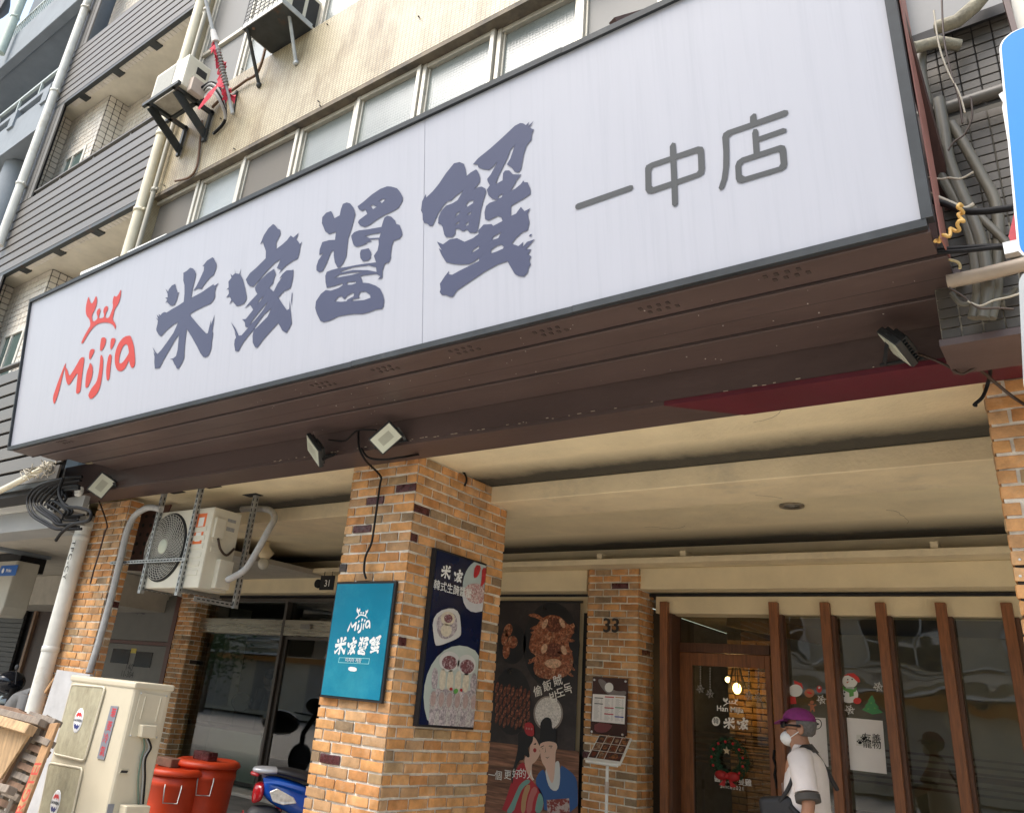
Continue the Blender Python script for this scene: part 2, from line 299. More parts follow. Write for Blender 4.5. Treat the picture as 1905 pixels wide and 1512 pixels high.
LOGO_WORD = G(90, 530, .14886,
 [[(55,1400),(85,1310),(130,1180),(213,970),(218,990),(210,1030),(235,1050),(260,1145),(300,1085),(360,985),(400,910),(445,898),(450,930),(430,1060),(415,1190),(405,1300),(390,1345),(355,1362),(343,1340),(355,1220),(370,1085),(320,1160),(258,1257),(232,1235),(212,1150),(205,1040),(190,1080),(165,1190),(135,1320),(100,1430),(75,1490),(60,1470)]],
 [[(510,840),(530,800),(575,800),(575,830),(545,890),(525,930),(505,925)]],
 [[(518,968),(545,1000),(557,1050),(548,1140),(520,1220),(495,1275),(470,1288),(460,1270),(465,1180),(480,1080),(505,1020)]],
 [[(655,680),(670,655),(710,655),(723,690),(705,760),(670,820),(648,825),(642,800)]],
 [[(650,870),(672,880),(685,930),(682,1030),(670,1140),(650,1260),(620,1340),(570,1400),(525,1430),(500,1395),(500,1360),(545,1280),(600,1215),(625,1120),(642,990)]],
 [[(775,705),(790,662),(838,665),(835,710),(805,780),(780,812),(772,790)]],
 [[(752,870),(790,865),(788,930),(775,1030),(768,1120),(760,1180),(735,1197),(725,1170),(720,1080),(728,1000)]],
 [[(1022,632),(1035,660),(1065,740),(1078,850),(1085,960),(1075,1015),(1048,1042),(1025,1020),(1005,935),(985,990),(955,1045),(915,1078),(870,1075),(840,1030),(825,940),(835,840),(870,740),(920,670),(970,638)], [(970,738),(993,755),(1005,830),(1005,850),(970,910),(930,965),(900,985),(880,970),(885,900),(910,810),(940,755)]])
# ------------------------------------------------------------------ shared materials
cream = M('cream_paint', (.78, .66, .44), .75, .1, 3, bump=.35, bscale=45, col2=(.6, .52, .37), mask=(.55, .75))
cream_back = M('cream_wall_paint', (.78, .66, .43), .8, .08, 2.5, bump=.25, bscale=60)
mortar = M('mortar', (.86, .81, .70), .95, .2, 14, bump=.6, bscale=90)
mortar_dark = M('open_joint', (.05, .042, .035), .95, .3, 14, bump=.6, bscale=90)
brown = M('brown_metal_paint', (.086, .058, .053), .45, .2, 2.2, bump=.12, bscale=20, col2=(.115, .083, .074), mask=(.55, .7), aniso=(.5, 1.5, 1.5))
maroon = M('maroon_board', (.10, .012, .022), .45, .12, 3)
steel = M('galvanised_steel', (.42, .43, .42), .45, .2, 9, metal=.65, bump=.1)
darksteel = M('dark_steel', (.05, .055, .055), .5, .25, 8, metal=.4, col2=(.12, .06, .035), mask=(.58, .7))
alu = M('window_aluminium', (.5, .47, .4), .45, .14, 6, metal=.35)
pvc = M('grey_white_pipe', (.62, .62, .57), .45, .14, 3, col2=(.38, .33, .24), mask=(.56, .75))
creampipe = M('cream_pipe_paint', (.62, .57, .43), .5, .15, 2.5, col2=(.32, .2, .09), mask=(.6, .72))
black = M('black_rubber', (.010, .010, .011), .55, .2, 8, spec=.2)
blackmat = M('matt_black', (.012, .011, .012), .7, .2, 8)
white = M('white_enamel', (.74, .74, .70), .4, .06, 4, col2=(.55, .52, .45), mask=(.6, .8))
ivory = M('ivory_enamel', (.66, .63, .52), .4, .07, 3, col2=(.5, .46, .36), mask=(.6, .8))
wood = M('brown_wood', (.23, .085, .03), .42, .35, 6, bump=.12, bscale=40, aniso=(9, 9, .7))
woodd = M('dark_wood', (.10, .04, .018), .5, .35, 6, bump=.12, bscale=40, aniso=(9, 9, .7))
concrete = M('arcade_floor_concrete', (.24, .225, .2), .85, .2, 3, bump=.3, bscale=50, col2=(.17, .16, .145))
asphalt = M('street_surface', (.38, .35, .30), .9, .25, 30, bump=.6, bscale=120)  # unseen road, kept pale and warm to bounce light into the arcade
greypaint = M('blue_grey_render', (.22, .25, .28), .8, .12, 2, bump=.2, bscale=40)
dark_in = M('dark_interior', (.03, .03, .028), .8, .2, 3)
pane_glass = glass('shop_glass', (.72, .75, .7), 2.1, .0)
pane_wavy = glass('wavy_shop_glass', (.7, .7, .62), 2.1, .12)

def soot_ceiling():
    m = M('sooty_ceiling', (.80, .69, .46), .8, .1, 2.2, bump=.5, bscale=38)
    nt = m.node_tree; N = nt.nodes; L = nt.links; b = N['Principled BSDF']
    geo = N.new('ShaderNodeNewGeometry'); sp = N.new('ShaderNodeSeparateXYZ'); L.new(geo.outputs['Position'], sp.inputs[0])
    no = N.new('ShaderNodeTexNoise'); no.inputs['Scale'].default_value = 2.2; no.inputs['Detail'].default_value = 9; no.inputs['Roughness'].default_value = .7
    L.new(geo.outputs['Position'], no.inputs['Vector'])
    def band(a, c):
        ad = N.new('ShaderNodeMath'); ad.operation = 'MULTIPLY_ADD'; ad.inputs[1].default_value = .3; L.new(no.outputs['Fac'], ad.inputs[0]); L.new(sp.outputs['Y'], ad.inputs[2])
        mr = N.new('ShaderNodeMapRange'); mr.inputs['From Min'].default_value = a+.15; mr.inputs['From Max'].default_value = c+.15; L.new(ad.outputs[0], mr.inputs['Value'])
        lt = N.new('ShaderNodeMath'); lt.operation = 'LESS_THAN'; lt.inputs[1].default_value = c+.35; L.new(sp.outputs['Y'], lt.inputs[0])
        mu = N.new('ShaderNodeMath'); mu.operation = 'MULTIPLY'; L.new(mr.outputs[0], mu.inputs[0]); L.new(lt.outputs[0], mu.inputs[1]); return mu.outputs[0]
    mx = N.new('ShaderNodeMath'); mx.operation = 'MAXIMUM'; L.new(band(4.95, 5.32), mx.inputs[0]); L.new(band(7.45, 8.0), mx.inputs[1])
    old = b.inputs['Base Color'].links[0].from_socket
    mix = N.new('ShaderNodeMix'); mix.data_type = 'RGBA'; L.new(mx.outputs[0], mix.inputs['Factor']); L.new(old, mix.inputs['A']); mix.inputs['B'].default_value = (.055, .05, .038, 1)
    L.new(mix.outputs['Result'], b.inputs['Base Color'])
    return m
def mosaic(name, c1, c2, grout, w, h, grime):
    m = bpy.data.materials.new(name); m.use_nodes = True; nt = m.node_tree; N = nt.nodes; L = nt.links; b = N['Principled BSDF']; b.inputs['Roughness'].default_value = .45
    geo = N.new('ShaderNodeNewGeometry'); sp = N.new('ShaderNodeSeparateXYZ'); L.new(geo.outputs['Position'], sp.inputs[0])
    ad = N.new('ShaderNodeMath'); ad.operation = 'ADD'; L.new(sp.outputs['Y'], ad.inputs[1]); L.new(sp.outputs['Z'], ad.inputs[0])
    cb = N.new('ShaderNodeCombineXYZ'); L.new(sp.outputs['X'], cb.inputs[0]); L.new(ad.outputs[0], cb.inputs[1])
    br = N.new('ShaderNodeTexBrick'); br.offset = 0; br.inputs['Scale'].default_value = 1; br.inputs['Brick Width'].default_value = w; br.inputs['Row Height'].default_value = h
    br.inputs['Mortar Size'].default_value = .0035; br.inputs['Color1'].default_value = (*c1, 1); br.inputs['Color2'].default_value = (*c2, 1); br.inputs['Mortar'].default_value = (*grout, 1)
    L.new(cb.outputs[0], br.inputs['Vector'])
    mp = N.new('ShaderNodeMapping'); mp.inputs['Scale'].default_value = (1.4, 1, .6); L.new(geo.outputs['Position'], mp.inputs[0])
    no = N.new('ShaderNodeTexNoise'); no.inputs['Scale'].default_value = 1.6; no.inputs['Detail'].default_value = 9; no.inputs['Roughness'].default_value = .65; L.new(mp.outputs[0], no.inputs['Vector'])
    mr = N.new('ShaderNodeMapRange'); mr.inputs['From Min'].default_value = .44; mr.inputs['From Max'].default_value = .68; mr.inputs['To Max'].default_value = .9; L.new(no.outputs['Fac'], mr.inputs['Value'])
    mix = N.new('ShaderNodeMix'); mix.data_type = 'RGBA'; mix.blend_type = 'MULTIPLY'; L.new(mr.outputs[0], mix.inputs['Factor']); L.new(br.outputs['Color'], mix.inputs['A']); mix.inputs['B'].default_value = (*grime, 1)
    L.new(mix.outputs['Result'], b.inputs['Base Color'])
    bp = N.new('ShaderNodeBump'); bp.inputs['Strength'].default_value = .5; bp.inputs['Distance'].default_value = .004; bp.invert = True; L.new(br.outputs['Fac'], bp.inputs['Height']); L.new(bp.outputs[0], b.inputs['Normal'])
    MATS[name] = m; return m
mosaic_cream = mosaic('cream_mosaic', (.49, .42, .275), (.43, .365, .235), (.17, .145, .10), .05, .028, (.42, .33, .2))

def brick_mat(name, island):
    m = bpy.data.materials.new(name); m.use_nodes = True; nt = m.node_tree; N = nt.nodes; L = nt.links; b = N['Principled BSDF']; b.inputs['Roughness'].default_value = .8
    b.inputs['Specular IOR Level'].default_value = .25
    geo = N.new('ShaderNodeNewGeometry')
    if island: rnd = geo.outputs['Random Per Island']
    else: rnd = N.new('ShaderNodeObjectInfo').outputs['Random']
    cr = N.new('ShaderNodeValToRGB'); cr.color_ramp.interpolation = 'CONSTANT'; L.new(rnd, cr.inputs[0])
    cols = [(0, (.50, .245, .085)), (.14, (.56, .29, .115)), (.28, (.43, .20, .07)), (.42, (.52, .27, .10)), (.56, (.46, .25, .11)), (.68, (.38, .225, .11)), (.84, (.34, .225, .115)), (.89, (.55, .32, .15)), (.95, (.24, .165, .095))]
    e = cr.color_ramp.elements; e[0].position, e[0].color = 0, (*cols[0][1], 1); e[1].position, e[1].color = cols[1][0], (*cols[1][1], 1)
    for p_, c_ in cols[2:]: q = e.new(p_); q.color = (*c_, 1)
    for q in e: c_ = q.color; l_ = .3*c_[0]+.6*c_[1]+.1*c_[2]; q.color = [min(.8, (l_+(k_-l_)*.97)*1.2) for k_ in c_[:3]]+[1]
    no = N.new('ShaderNodeTexNoise'); no.inputs['Scale'].default_value = 9; no.inputs['Detail'].default_value = 8; no.inputs['Roughness'].default_value = .65; L.new(geo.outputs['Position'], no.inputs['Vector'])
    hs = N.new('ShaderNodeMapRange'); hs.inputs['From Min'].default_value = .3; hs.inputs['From Max'].default_value = .7; hs.inputs['To Min'].default_value = .6; hs.inputs['To Max'].default_value = 1.28; L.new(no.outputs['Fac'], hs.inputs['Value'])
    mu = N.new('ShaderNodeVectorMath'); mu.operation = 'SCALE'; L.new(cr.outputs[0], mu.inputs[0]); L.new(hs.outputs[0], mu.inputs['Scale'])
    n2 = N.new('ShaderNodeTexNoise'); n2.inputs['Scale'].default_value = 5; n2.inputs['Detail'].default_value = 9; n2.inputs['Roughness'].default_value = .75; L.new(geo.outputs['Position'], n2.inputs['Vector'])
    mr = N.new('ShaderNodeMapRange'); mr.inputs['From Min'].default_value = .52; mr.inputs['From Max'].default_value = .72; mr.inputs['To Max'].default_value = .75; L.new(n2.outputs['Fac'], mr.inputs['Value'])
    mix = N.new('ShaderNodeMix'); mix.data_type = 'RGBA'; L.new(mr.outputs[0], mix.inputs['Factor']); L.new(mu.outputs[0], mix.inputs['A']); mix.inputs['B'].default_value = (.62, .45, .29, 1)
    L.new(mix.outputs['Result'], b.inputs['Base Color'])
    nb = N.new('ShaderNodeTexNoise'); nb.inputs['Scale'].default_value = 60; nb.inputs['Detail'].default_value = 6; L.new(geo.outputs['Position'], nb.inputs['Vector'])
    bp = N.new('ShaderNodeBump'); bp.inputs['Strength'].default_value = .5; bp.inputs['Distance'].default_value = .006; L.new(nb.outputs['Fac'], bp.inputs['Height']); L.new(bp.outputs[0], b.inputs['Normal'])
    return m
crackm = M('crack_dark', (.10, .085, .06), .9)
brickm = brick_mat('tan_brick', False); brickm_i = brick_mat('tan_brick_run', True)
redbrick = M('glazed_red_brick', (.075, .017, .018), .28, .5, 16, bump=.9, bscale=30, col2=(.2, .07, .06), mask=(.6, .75))
darkbrick = M('burnt_brick', (.055, .04, .032), .6, .4, 16, bump=.7, bscale=40)

# ------------------------------------------------------------------ bricks
def brick_mesh(seed):
    r = random.Random(seed); nx, nz = 5, 4; vs = []; fs = []
    for j in range(nz):
        for i in range(nx):
            edge = i in (0, nx-1) or j in (0, nz-1)
            xs = (-.5, -.43, 0, .43, .5)[i]; zs = (-.5, -.36, .36, .5)[j]
            x = xs+(r.uniform(-.012, .012)); z = zs+r.uniform(-.03, .03)
            y = -.28+r.uniform(-.05, .05) if edge else -.5+r.uniform(-.13, .1)
            vs.append((x, y, z))
    for j in range(nz-1):
        for i in range(nx-1): a = j*nx+i; fs.append((a, a+1, a+nx+1, a+nx))
    loop = [i for i in range(nx)]+[j*nx+nx-1 for j in range(1, nz)]+[(nz-1)*nx+i for i in range(nx-2, -1, -1)]+[j*nx for j in range(nz-2, 0, -1)]
    k = len(vs); vs += [(vs[q][0], .5, vs[q][2]) for q in loop]; n = len(loop)
    fs += [(loop[(i+1) % n], loop[i], k+i, k+(i+1) % n) for i in range(n)]
    me = bpy.data.meshes.new('brick'); me.from_pydata(vs, [], fs); me.materials.append(brickm)
    me.polygons.foreach_set('use_smooth', [q < 12 for q in range(len(fs))]); return me
BRICKS = [brick_mesh(s) for s in range(8)]
def brick_face(root, O, u, n, W, z0, z1, course, length, rng, limit, stuff, special=None, d=.010, joint=.016, name='brick', phase=0):
    """running-bond cladding on one face: O = bottom left seen from outside, u along, n outwards"""
    O, u, n = Vector(O), Vector(u), Vector(n); rot = (0, 0, math.atan2(u.y, u.x)); k = 0; rows = int(round((z1-z0)/course)); c = (z1-z0)/rows
    for j in range(rows-1, -1, -1):
        x = 0.; first = True; zc = z0+c*(j+.5)
        while x < W-.02:
            l = length*rng.uniform(.93, 1.08)
            if first and (j+phase) % 2: l *= .45
            first = False
            if W-(x+l) < .06: l = W-x
            cx = x+l/2; loc = O+u*cx+n*(d*.5+rng.uniform(-.003, .004)); loc.z = zc+rng.uniform(-.003, .003)
            sc = (l-joint, d, c-joint*rng.uniform(.8, 1.15)); me = BRICKS[rng.randrange(8)]
            t = rng.random(); m = redbrick if t < .025 else darkbrick if t < .032 else None
            if limit[0] > 0 and zc > limit[1]:
                limit[0] -= 1; q = inst(name, me, root, loc, sc, (0, 0, rot[2]+rng.uniform(-.008, .008)), m)
            else:
                ca, sa = math.cos(rot[2]), math.sin(rot[2])
                stuff.add([(loc.x+ca*v.co.x*sc[0]-sa*v.co.y*sc[1], loc.y+sa*v.co.x*sc[0]+ca*v.co.y*sc[1], loc.z+v.co.z*sc[2]) for v in me.vertices], [tuple(p.vertices) for p in me.polygons])
            x += l; k += 1
    return k
def brick_pillar(label, x0, x1, y0, y1, z1, faces, seed, zlim=.3, limit=300, course=.077, length=.205, z0=0., darkbelow=None):
    rng = random.Random(seed); root = thing('brick_pillar', label, 'pillar', ((x0+x1)/2, (y0+y1)/2, z0), None)
    g = .004
    if darkbelow:
        mk('mortar_core', mortar, root, 'box', x0+g, x1-g, y0+g, y1-g, darkbelow, z1); mk('mortar_core', mortar_dark, root, 'box', x0+g, x1-g, y0+g, y1-g, z0, darkbelow)
    else: mk('mortar_core', mortar, root, 'box', x0+g, x1-g, y0+g, y1-g, z0, z1)
    st = MB(); lim = [limit, zlim]
    for i, f in enumerate(faces):
        a = dict(f=((x0, y0, 0), (1, 0, 0), (0, -1, 0), x1-x0), r=((x1, y0, 0), (0, 1, 0), (1, 0, 0), y1-y0), l=((x0, y1, 0), (0, -1, 0), (-1, 0, 0), y1-y0), b=((x1, y1, 0), (-1, 0, 0), (0, 1, 0), x1-x0))[f]
        e = .012 if f in 'fb' else 0.     # front bricks lap the corner
        brick_face(root, Vector(a[0])-Vector(a[1])*e, a[1], a[2], a[3]+2*e, z0, z1, course, length, rng, lim, st, phase=i)
    st.build('lower_bricks', brickm_i, root, kind='stuff', recalc=False)
    return root

# ------------------------------------------------------------------ ground
g = mk('road', asphalt, None, 'box', -60, 60, -40, 4.2, -.4, -.12); g['kind'] = 'structure'
g = mk('pavement', concrete, None, 'box', -60, -5.2, 4.2, 40, -.4, 0, bevel=.01); g['kind'] = 'structure'

g = mk('pavement', M('bounce_floor_pale', (.56, .50, .41), .45, .1, 3), None, 'box', -5.195, 60, 4.2, 40, -.4, 0, bevel=.01); g['kind'] = 'structure'  # unseen floor, made pale to bounce light up to the arcade ceiling
# ------------------------------------------------------------------ main apartment building
YF = 3.8
XL = -8.62
apt = thing('apartment_building', 'cream tiled apartment building above the white shop sign, with a beamed arcade below', 'building', (-1, 6, 0))
zh = P(290, 362, y=YF).z            # head of the 2F windows
zs = P(520, 93, y=YF).z             # sill of the 3F windows
Z3, ztop = zs+2.35, 14.
mk('facade_wall', mosaic_cream, apt, 'box', XL, 7, YF, YF+.28, zh, zs)
mk('facade_wall', mosaic_cream, apt, 'box', XL, 7, YF, YF+.28, Z3, ztop)
mk('facade_wall', mosaic_cream, apt, 'box', XL, XL+.34, YF, YF+.28, 4.25, zh-.002)
mk('facade_wall', mosaic_cream, apt, 'box', XL, XL+.34, YF, YF+.28, zs+.002, Z3-.002)
mk('facade_wall', mosaic_cream, apt, 'box', XL, -.4, YF, YF+.28, 3.56, 4.3)
mk('window_head', M('grimy_head', (.17, .14, .10), .8, .3, 6, col2=(.08, .07, .06)), apt, 'box', XL+.34, 7, YF+.0, YF+.2, zh-.05, zh-.004)
mk('roof_slab', concrete, apt, 'box', XL, 7, YF+.3, 14, ztop-.2, ztop)
screenm = M('insect_screen', (.115, .105, .09), .7, .08, 3, aniso=(1, 1, .4))
screenm2 = M('grey_screen', (.16, .16, .155), .6, .08, 3)
def ribbed(name, col):
    m = M(name, col, .22, .16, 1.2, bump=0, spec=.6)
    nt = m.node_tree; N = nt.nodes; L = nt.links
    geo = N.new('ShaderNodeNewGeometry'); sp = N.new('ShaderNodeSeparateXYZ'); L.new(geo.outputs['Position'], sp.inputs[0]); cb = N.new('ShaderNodeCombineXYZ'); L.new(sp.outputs['X'], cb.inputs[0]); L.new(sp.outputs['Z'], cb.inputs[1])
    br = N.new('ShaderNodeTexBrick'); br.offset = 0; br.inputs['Scale'].default_value = 1; br.inputs['Brick Width'].default_value = .032; br.inputs['Row Height'].default_value = .032; br.inputs['Mortar Size'].default_value = .007; br.inputs['Mortar Smooth'].default_value = 1
    L.new(cb.outputs[0], br.inputs['Vector']); bp = N.new('ShaderNodeBump'); bp.inputs['Strength'].default_value = .16; bp.inputs['Distance'].default_value = .005; bp.invert = True; L.new(br.outputs['Fac'], bp.inputs['Height']); L.new(bp.outputs[0], N['Principled BSDF'].inputs['Normal'])
    return m
ribbed1 = ribbed('ribbed_glass', (.20, .222, .21)); ribbed2 = ribbed('pale_ribbed_glass', (.27, .295, .285))
def window(x0, x1, z0, z1, pm, yo=0., fw=.045, rail=None):
    y = YF+.06+yo
    m = MB(); m.box(x0, x0+fw, y, y+.09, z0, z1); m.box(x1-fw, x1, y, y+.09, z0, z1); m.box(x0+fw, x1-fw, y+.005, y+.085, z1-fw, z1); m.box(x0+fw, x1-fw, y+.005, y+.085, z0, z0+fw)
    m.box(x0+fw, x0+fw+.02, y+.03, y+.08, z0+fw, z1-fw); m.box(x1-fw-.02, x1-fw, y+.03, y+.08, z0+fw, z1-fw)
    if rail: m.box(x0+fw, x1-fw, y+.01, y+.07, rail-.03, rail+.03)
    w = m.build('window', alu, apt, bevel=.004)
    mk('pane', pm, w, 'box', x0+fw+.02, x1-fw-.02, y+.05, y+.06, z0+fw, z1-fw)
xs = [P(a, b, y=YF+.08).x for a, b in ((294, 361), (374.8, 335), (456.7, 292), (560, 239), (668, 179), (787, 121), (921.8, 48), (1078, -25), (1235, -110))]
pm2 = [screenm, ribbed2, screenm, ribbed1, ribbed1, ribbed1, ribbed1, screenm2]
for i in range(8): window(xs[i]+.004, xs[i+1]-.004, 4.32, zh-.055, pm2[i], yo=.02*(i % 2)+(.05 if i == 6 else 0))
wd = xs[8]-xs[7]
for i in range(5): window(xs[8]+wd*i+.004, xs[8]+wd*(i+1)-.004, 4.32, zh-.055, (ribbed1, screenm2)[i % 2])
x3 = [XL+.36, P(447, 120, y=YF+.08).x, P(600, 20, y=YF+.08).x]; x3 += [x3[-1]+1.02*i for i in range(1, 9)]
for i in range(len(x3)-1):
    window(x3[i]+.004, x3[i+1]-.004, zs+.01, Z3-.01, (screenm2, ribbed2)[0 if i == 0 else 1], yo=.02*(i % 2), rail=(P(430, 72, y=YF+.1).z if i == 0 else None))
# arcade: ceiling slab, cross beams, ledges, back wall
AX0, AX1 = -9.08, 5.
ceil_m = soot_ceiling()
mk('arcade_ceiling', ceil_m, apt, 'box', AX0-13, AX1, 4.5, 8.62, 3.302, 3.44)
mk('ceiling_beam', cream, apt, 'box', AX0-5, AX1, 5.5, 6.08, 3.15, 3.3, bevel=.006)
mk('wall_ledge', cream, apt, 'box', AX0-6, AX1, 7.98, 8.6, 3.075, 3.14, bevel=.005)
mk('ledge_wall', cream_back, apt, 'box', AX0-6, AX1, 8.27, 8.62, 3.142, 3.3)
mk('lintel_beam', cream_back, apt, 'box', -4.0, AX1, 8.25, 8.7, 2.845, 3.073, bevel=.006)
mk('lintel_beam', cream_back, apt, 'box', -15.2, -4.66, 8.26, 8.7, 2.83, 3.073, bevel=.006)
mk('shadow_gap', blackmat, apt, 'box', -15, AX1, 8.48, 8.72, 2.802, 2.83)
mk('shop_lintel', cream_back, apt, 'box', -3.9, AX1, 8.47, 8.75, 2.62, 2.80, bevel=.006)
mk('party_wall', cream_back, apt, 'box', -6.9, -4.62, 8.49, 8.75, 0, 2.80)
for px, py in ((1115, 1030), (1270, 1022), (1736, 1003)):
    q = P(px, py, y=8.0); mk('ledge_bracket', cream, apt, 'box', q.x-.03, q.x+.03, 8.0, 8.26, 3.143, 3.2)
rc_ = random.Random(19); ck = MB()
for k in range(4):     # hairline cracks in the arcade plaster
    x, y, zc_ = rc_.uniform(-3.9, -.4), rc_.choice((4.75, 5.78, 6.7, 7.2)), 0; zc_ = 3.1495 if 5.5 < y < 6.08 else 3.3015; y += rc_.uniform(-.15, .15); a_ = rc_.uniform(-.7, .7)
    for q in range(rc_.randrange(4, 10)):
        x2, y2 = x+.07*math.cos(a_), y+.07*math.sin(a_); a_ += rc_.uniform(-.7, .7)
        if not (4.55 < y2 < 5.45 or 5.52 < y2 < 6.06 or 6.15 < y2 < 7.9): break
        ck.bar((x, y, zc_), (x2, y2, zc_), rc_.uniform(.0012, .002), .001); x, y = x2, y2
ck.build('plaster_cracks', crackm, apt, kind='stuff')
# fascia above the pillars and boards under it
mk('fascia', brown, apt, 'box', P(95, 880, y=4.17).x, AX1, 4.17, 4.2, 3.29, 3.62)
mk('fascia_soffit', brown, apt, 'prism', [(AX0-.2, 4.172, 3.262), (-1.872, 4.172, 3.262), (-1.506, 4.5, 3.262), (AX0-.2, 4.5, 3.262)], (0, 0, .026))
mk('fascia_soffit', maroon, apt, 'prism', [(-1.866, 4.168, 3.258), (AX1, 4.168, 3.258), (AX1, 4.5, 3.258), (-1.5, 4.5, 3.258)], (0, 0, .03))
bx = MB()
for k in range(45):        # flaking edge of old paint along the fascia
    x = R_.uniform(-5.6, -.6); w = R_.uniform(.006, .03); z_ = 3.286+R_.uniform(0, .01); bx.box(x, x+w, 4.165, 4.1715, z_, z_+R_.uniform(.002, .005))
bx.build('paint_flakes', M('old_cream_paint', (.45, .38, .3), .8), apt, kind='stuff')

# ------------------------------------------------------------------ pillars
xpr = -4.07; xpl = P(652, 868, y=4.48).x
brick_pillar('tan brick pillar carrying the teal poster and the navy poster, in the middle of the arcade', xpl+.03, xpr-.03, 4.51, 5.76, 3.30, 'frl', 3, zlim=.62)
brick_pillar('tan brick pillar at the left end of the arcade behind the white drain pipe', -9.03, -8.36, 4.53, 4.70, 3.26, 'frl', 5, zlim=1.1, limit=200)
rp = brick_pillar('near brick pillar at the right edge of the picture with open dark joints lower down', -.275, .5, 4.51, 5.3, 3.26, 'fl', 9, zlim=1.0, limit=220, course=.0785, darkbelow=2.38)
bd = MB(); rr = random.Random(4)
for k in range(17):
    z = 2.36-k*.0785
    for q in range(2): bd.ball((-.26+.09*q+rr.uniform(0, .05), 4.497, z+rr.uniform(-.004, .004)), .007, nu=6, nv=4)
bd.build('joint_bead', white, rp, kind='stuff')
brick_pillar('brick pillar with the black house number 33 beside the wooden door', -4.61, -3.99, 8.22, 8.6, 3.07, 'frl', 11, zlim=.55, limit=240)
brick_pillar('narrow brick pier between the grey meter cabinet and the glass shop front', P(318, 1200, y=8.3).x, P(350, 1200, y=8.3).x, 8.3, 8.6, 2.83, 'fr', 13, zlim=.7, limit=130)
# ------------------------------------------------------------------ the shop sign box
YS = 3.26; ZB = P(1715, 412, y=YS).z; TAU = math.radians(8.9)
SN = Vector((0, -math.cos(TAU), -math.sin(TAU))); ST = Vector((0, -math.sin(TAU), math.cos(TAU))); SP = Vector((0, YS, ZB))
sxl = PP(20, 830, SP, SN).x; sxr = PP(1715, 412, SP, SN).x
tl = PP(60, 563, SP, SN); SH = (tl-SP).dot(ST)
sign = thing('shop_signboard', 'long white shop sign with dark brush characters and a red crab emblem over the arcade', 'sign', (-4, YS, ZB))
def sgn(u, v, o=0): return Vector((u, YS, ZB))+ST*v+SN*o
signwhite = M('sign_vinyl', (.378, .388, .436), .35, .015, 2.2, spec=.3, rv=0, col2=(.352, .362, .41), mask=(.5, .72), mscale=5, aniso=(6, 1, .12))
grime = M('sign_edge_grime', (.27, .27, .28), .6, .3, 12, aniso=(1, 1, 4))
signdark = M('sign_frame_metal', (.035, .04, .045), .5, .3, 5, spec=.3, col2=(.09, .095, .1), mask=(.6, .75))
pn = MB(); pn.hexa([sgn(sxl, 0), sgn(sxr, 0), sgn(sxr, 0, -.05), sgn(sxl, 0, -.05), sgn(sxl, SH), sgn(sxr, SH), sgn(sxr, SH, -.05), sgn(sxl, SH, -.05)]); pn.build('face_panel', signwhite, sign)
for a, b in (((sxl-.02, -.018), (sxr+.02, -.018)), ((sxl-.02, SH+.018), (sxr+.02, SH+.018))):
    n_ = 5
    for i in range(n_):
        q0 = a[0]+(b[0]-a[0])*i/n_; q1 = a[0]+(b[0]-a[0])*(i+1)/n_-.002; j = R_.uniform(-.003, .003)
        m = MB(); m.obox(sgn((q0+q1)/2, a[1]+j, -.012), ((q1-q0)/2, 0, 0), SN*.035, ST*.018); m.build('frame_bar', signdark, sign)
for u in (sxl-.011, sxr+.022): m = MB(); m.obox(sgn(u, SH/2, -.01), (.009 if u < -2 else .022, 0, 0), SN*.035, ST*(SH/2-.001)); m.build('frame_bar', signdark, sign)
for xj in (-3.05,): m = MB(); m.obox(sgn(xj, SH/2, .0015), (.0007, 0, 0), SN*.001, ST*(SH/2-.002)); m.build('panel_seam', M('seam_grey', (.325, .333, .38), .5), sign)
navy = M('sign_slate_blue', (.064, .072, .125), .4, .03, 2, spec=.2, rv=0); grey = M('sign_grey', (.072, .076, .08), .4, .03, 2, spec=.2, rv=0); red = M('sign_red', (.46, .045, .035), .4, .03, 2, spec=.2, rv=0)
PLS = (SP, SN)
for nm, sh, mt in (('brush_character', RICE, navy), ('brush_character', HOME, navy), ('brush_character', SAUCE, navy), ('brush_character', CRAB, navy), ('crab_emblem', LOGO_ARCH, red), ('red_lettering', LOGO_WORD, red)):
    decal(nm, [[smooth_px(l) if nm != 'brush_character' else l for l in s_] for s_ in sh], mt, sign, PLS, .004)
for s_ in (BRANCH[:1], BRANCH[1:2], BRANCH[2:]): decal('grey_character', s_, grey, sign, PLS, .004)
def glyph_uv(shapes):
    pts = [[[PP(a, b, SP, SN) for a, b in l] for l in s_] for s_ in shapes]
    return [[[(p.x, (p-SP).dot(ST)) for p in l] for l in s_] for s_ in pts]
def bbox(g):
    f = [p for s_ in g for l in s_ for p in l]; return min(p[0] for p in f), min(p[1] for p in f), max(p[0] for p in f), max(p[1] for p in f)
GL = dict(rice=glyph_uv(RICE), home=glyph_uv(HOME), sauce=glyph_uv(SAUCE), crab=glyph_uv(CRAB), arch=glyph_uv(LOGO_ARCH), word=glyph_uv(LOGO_WORD))
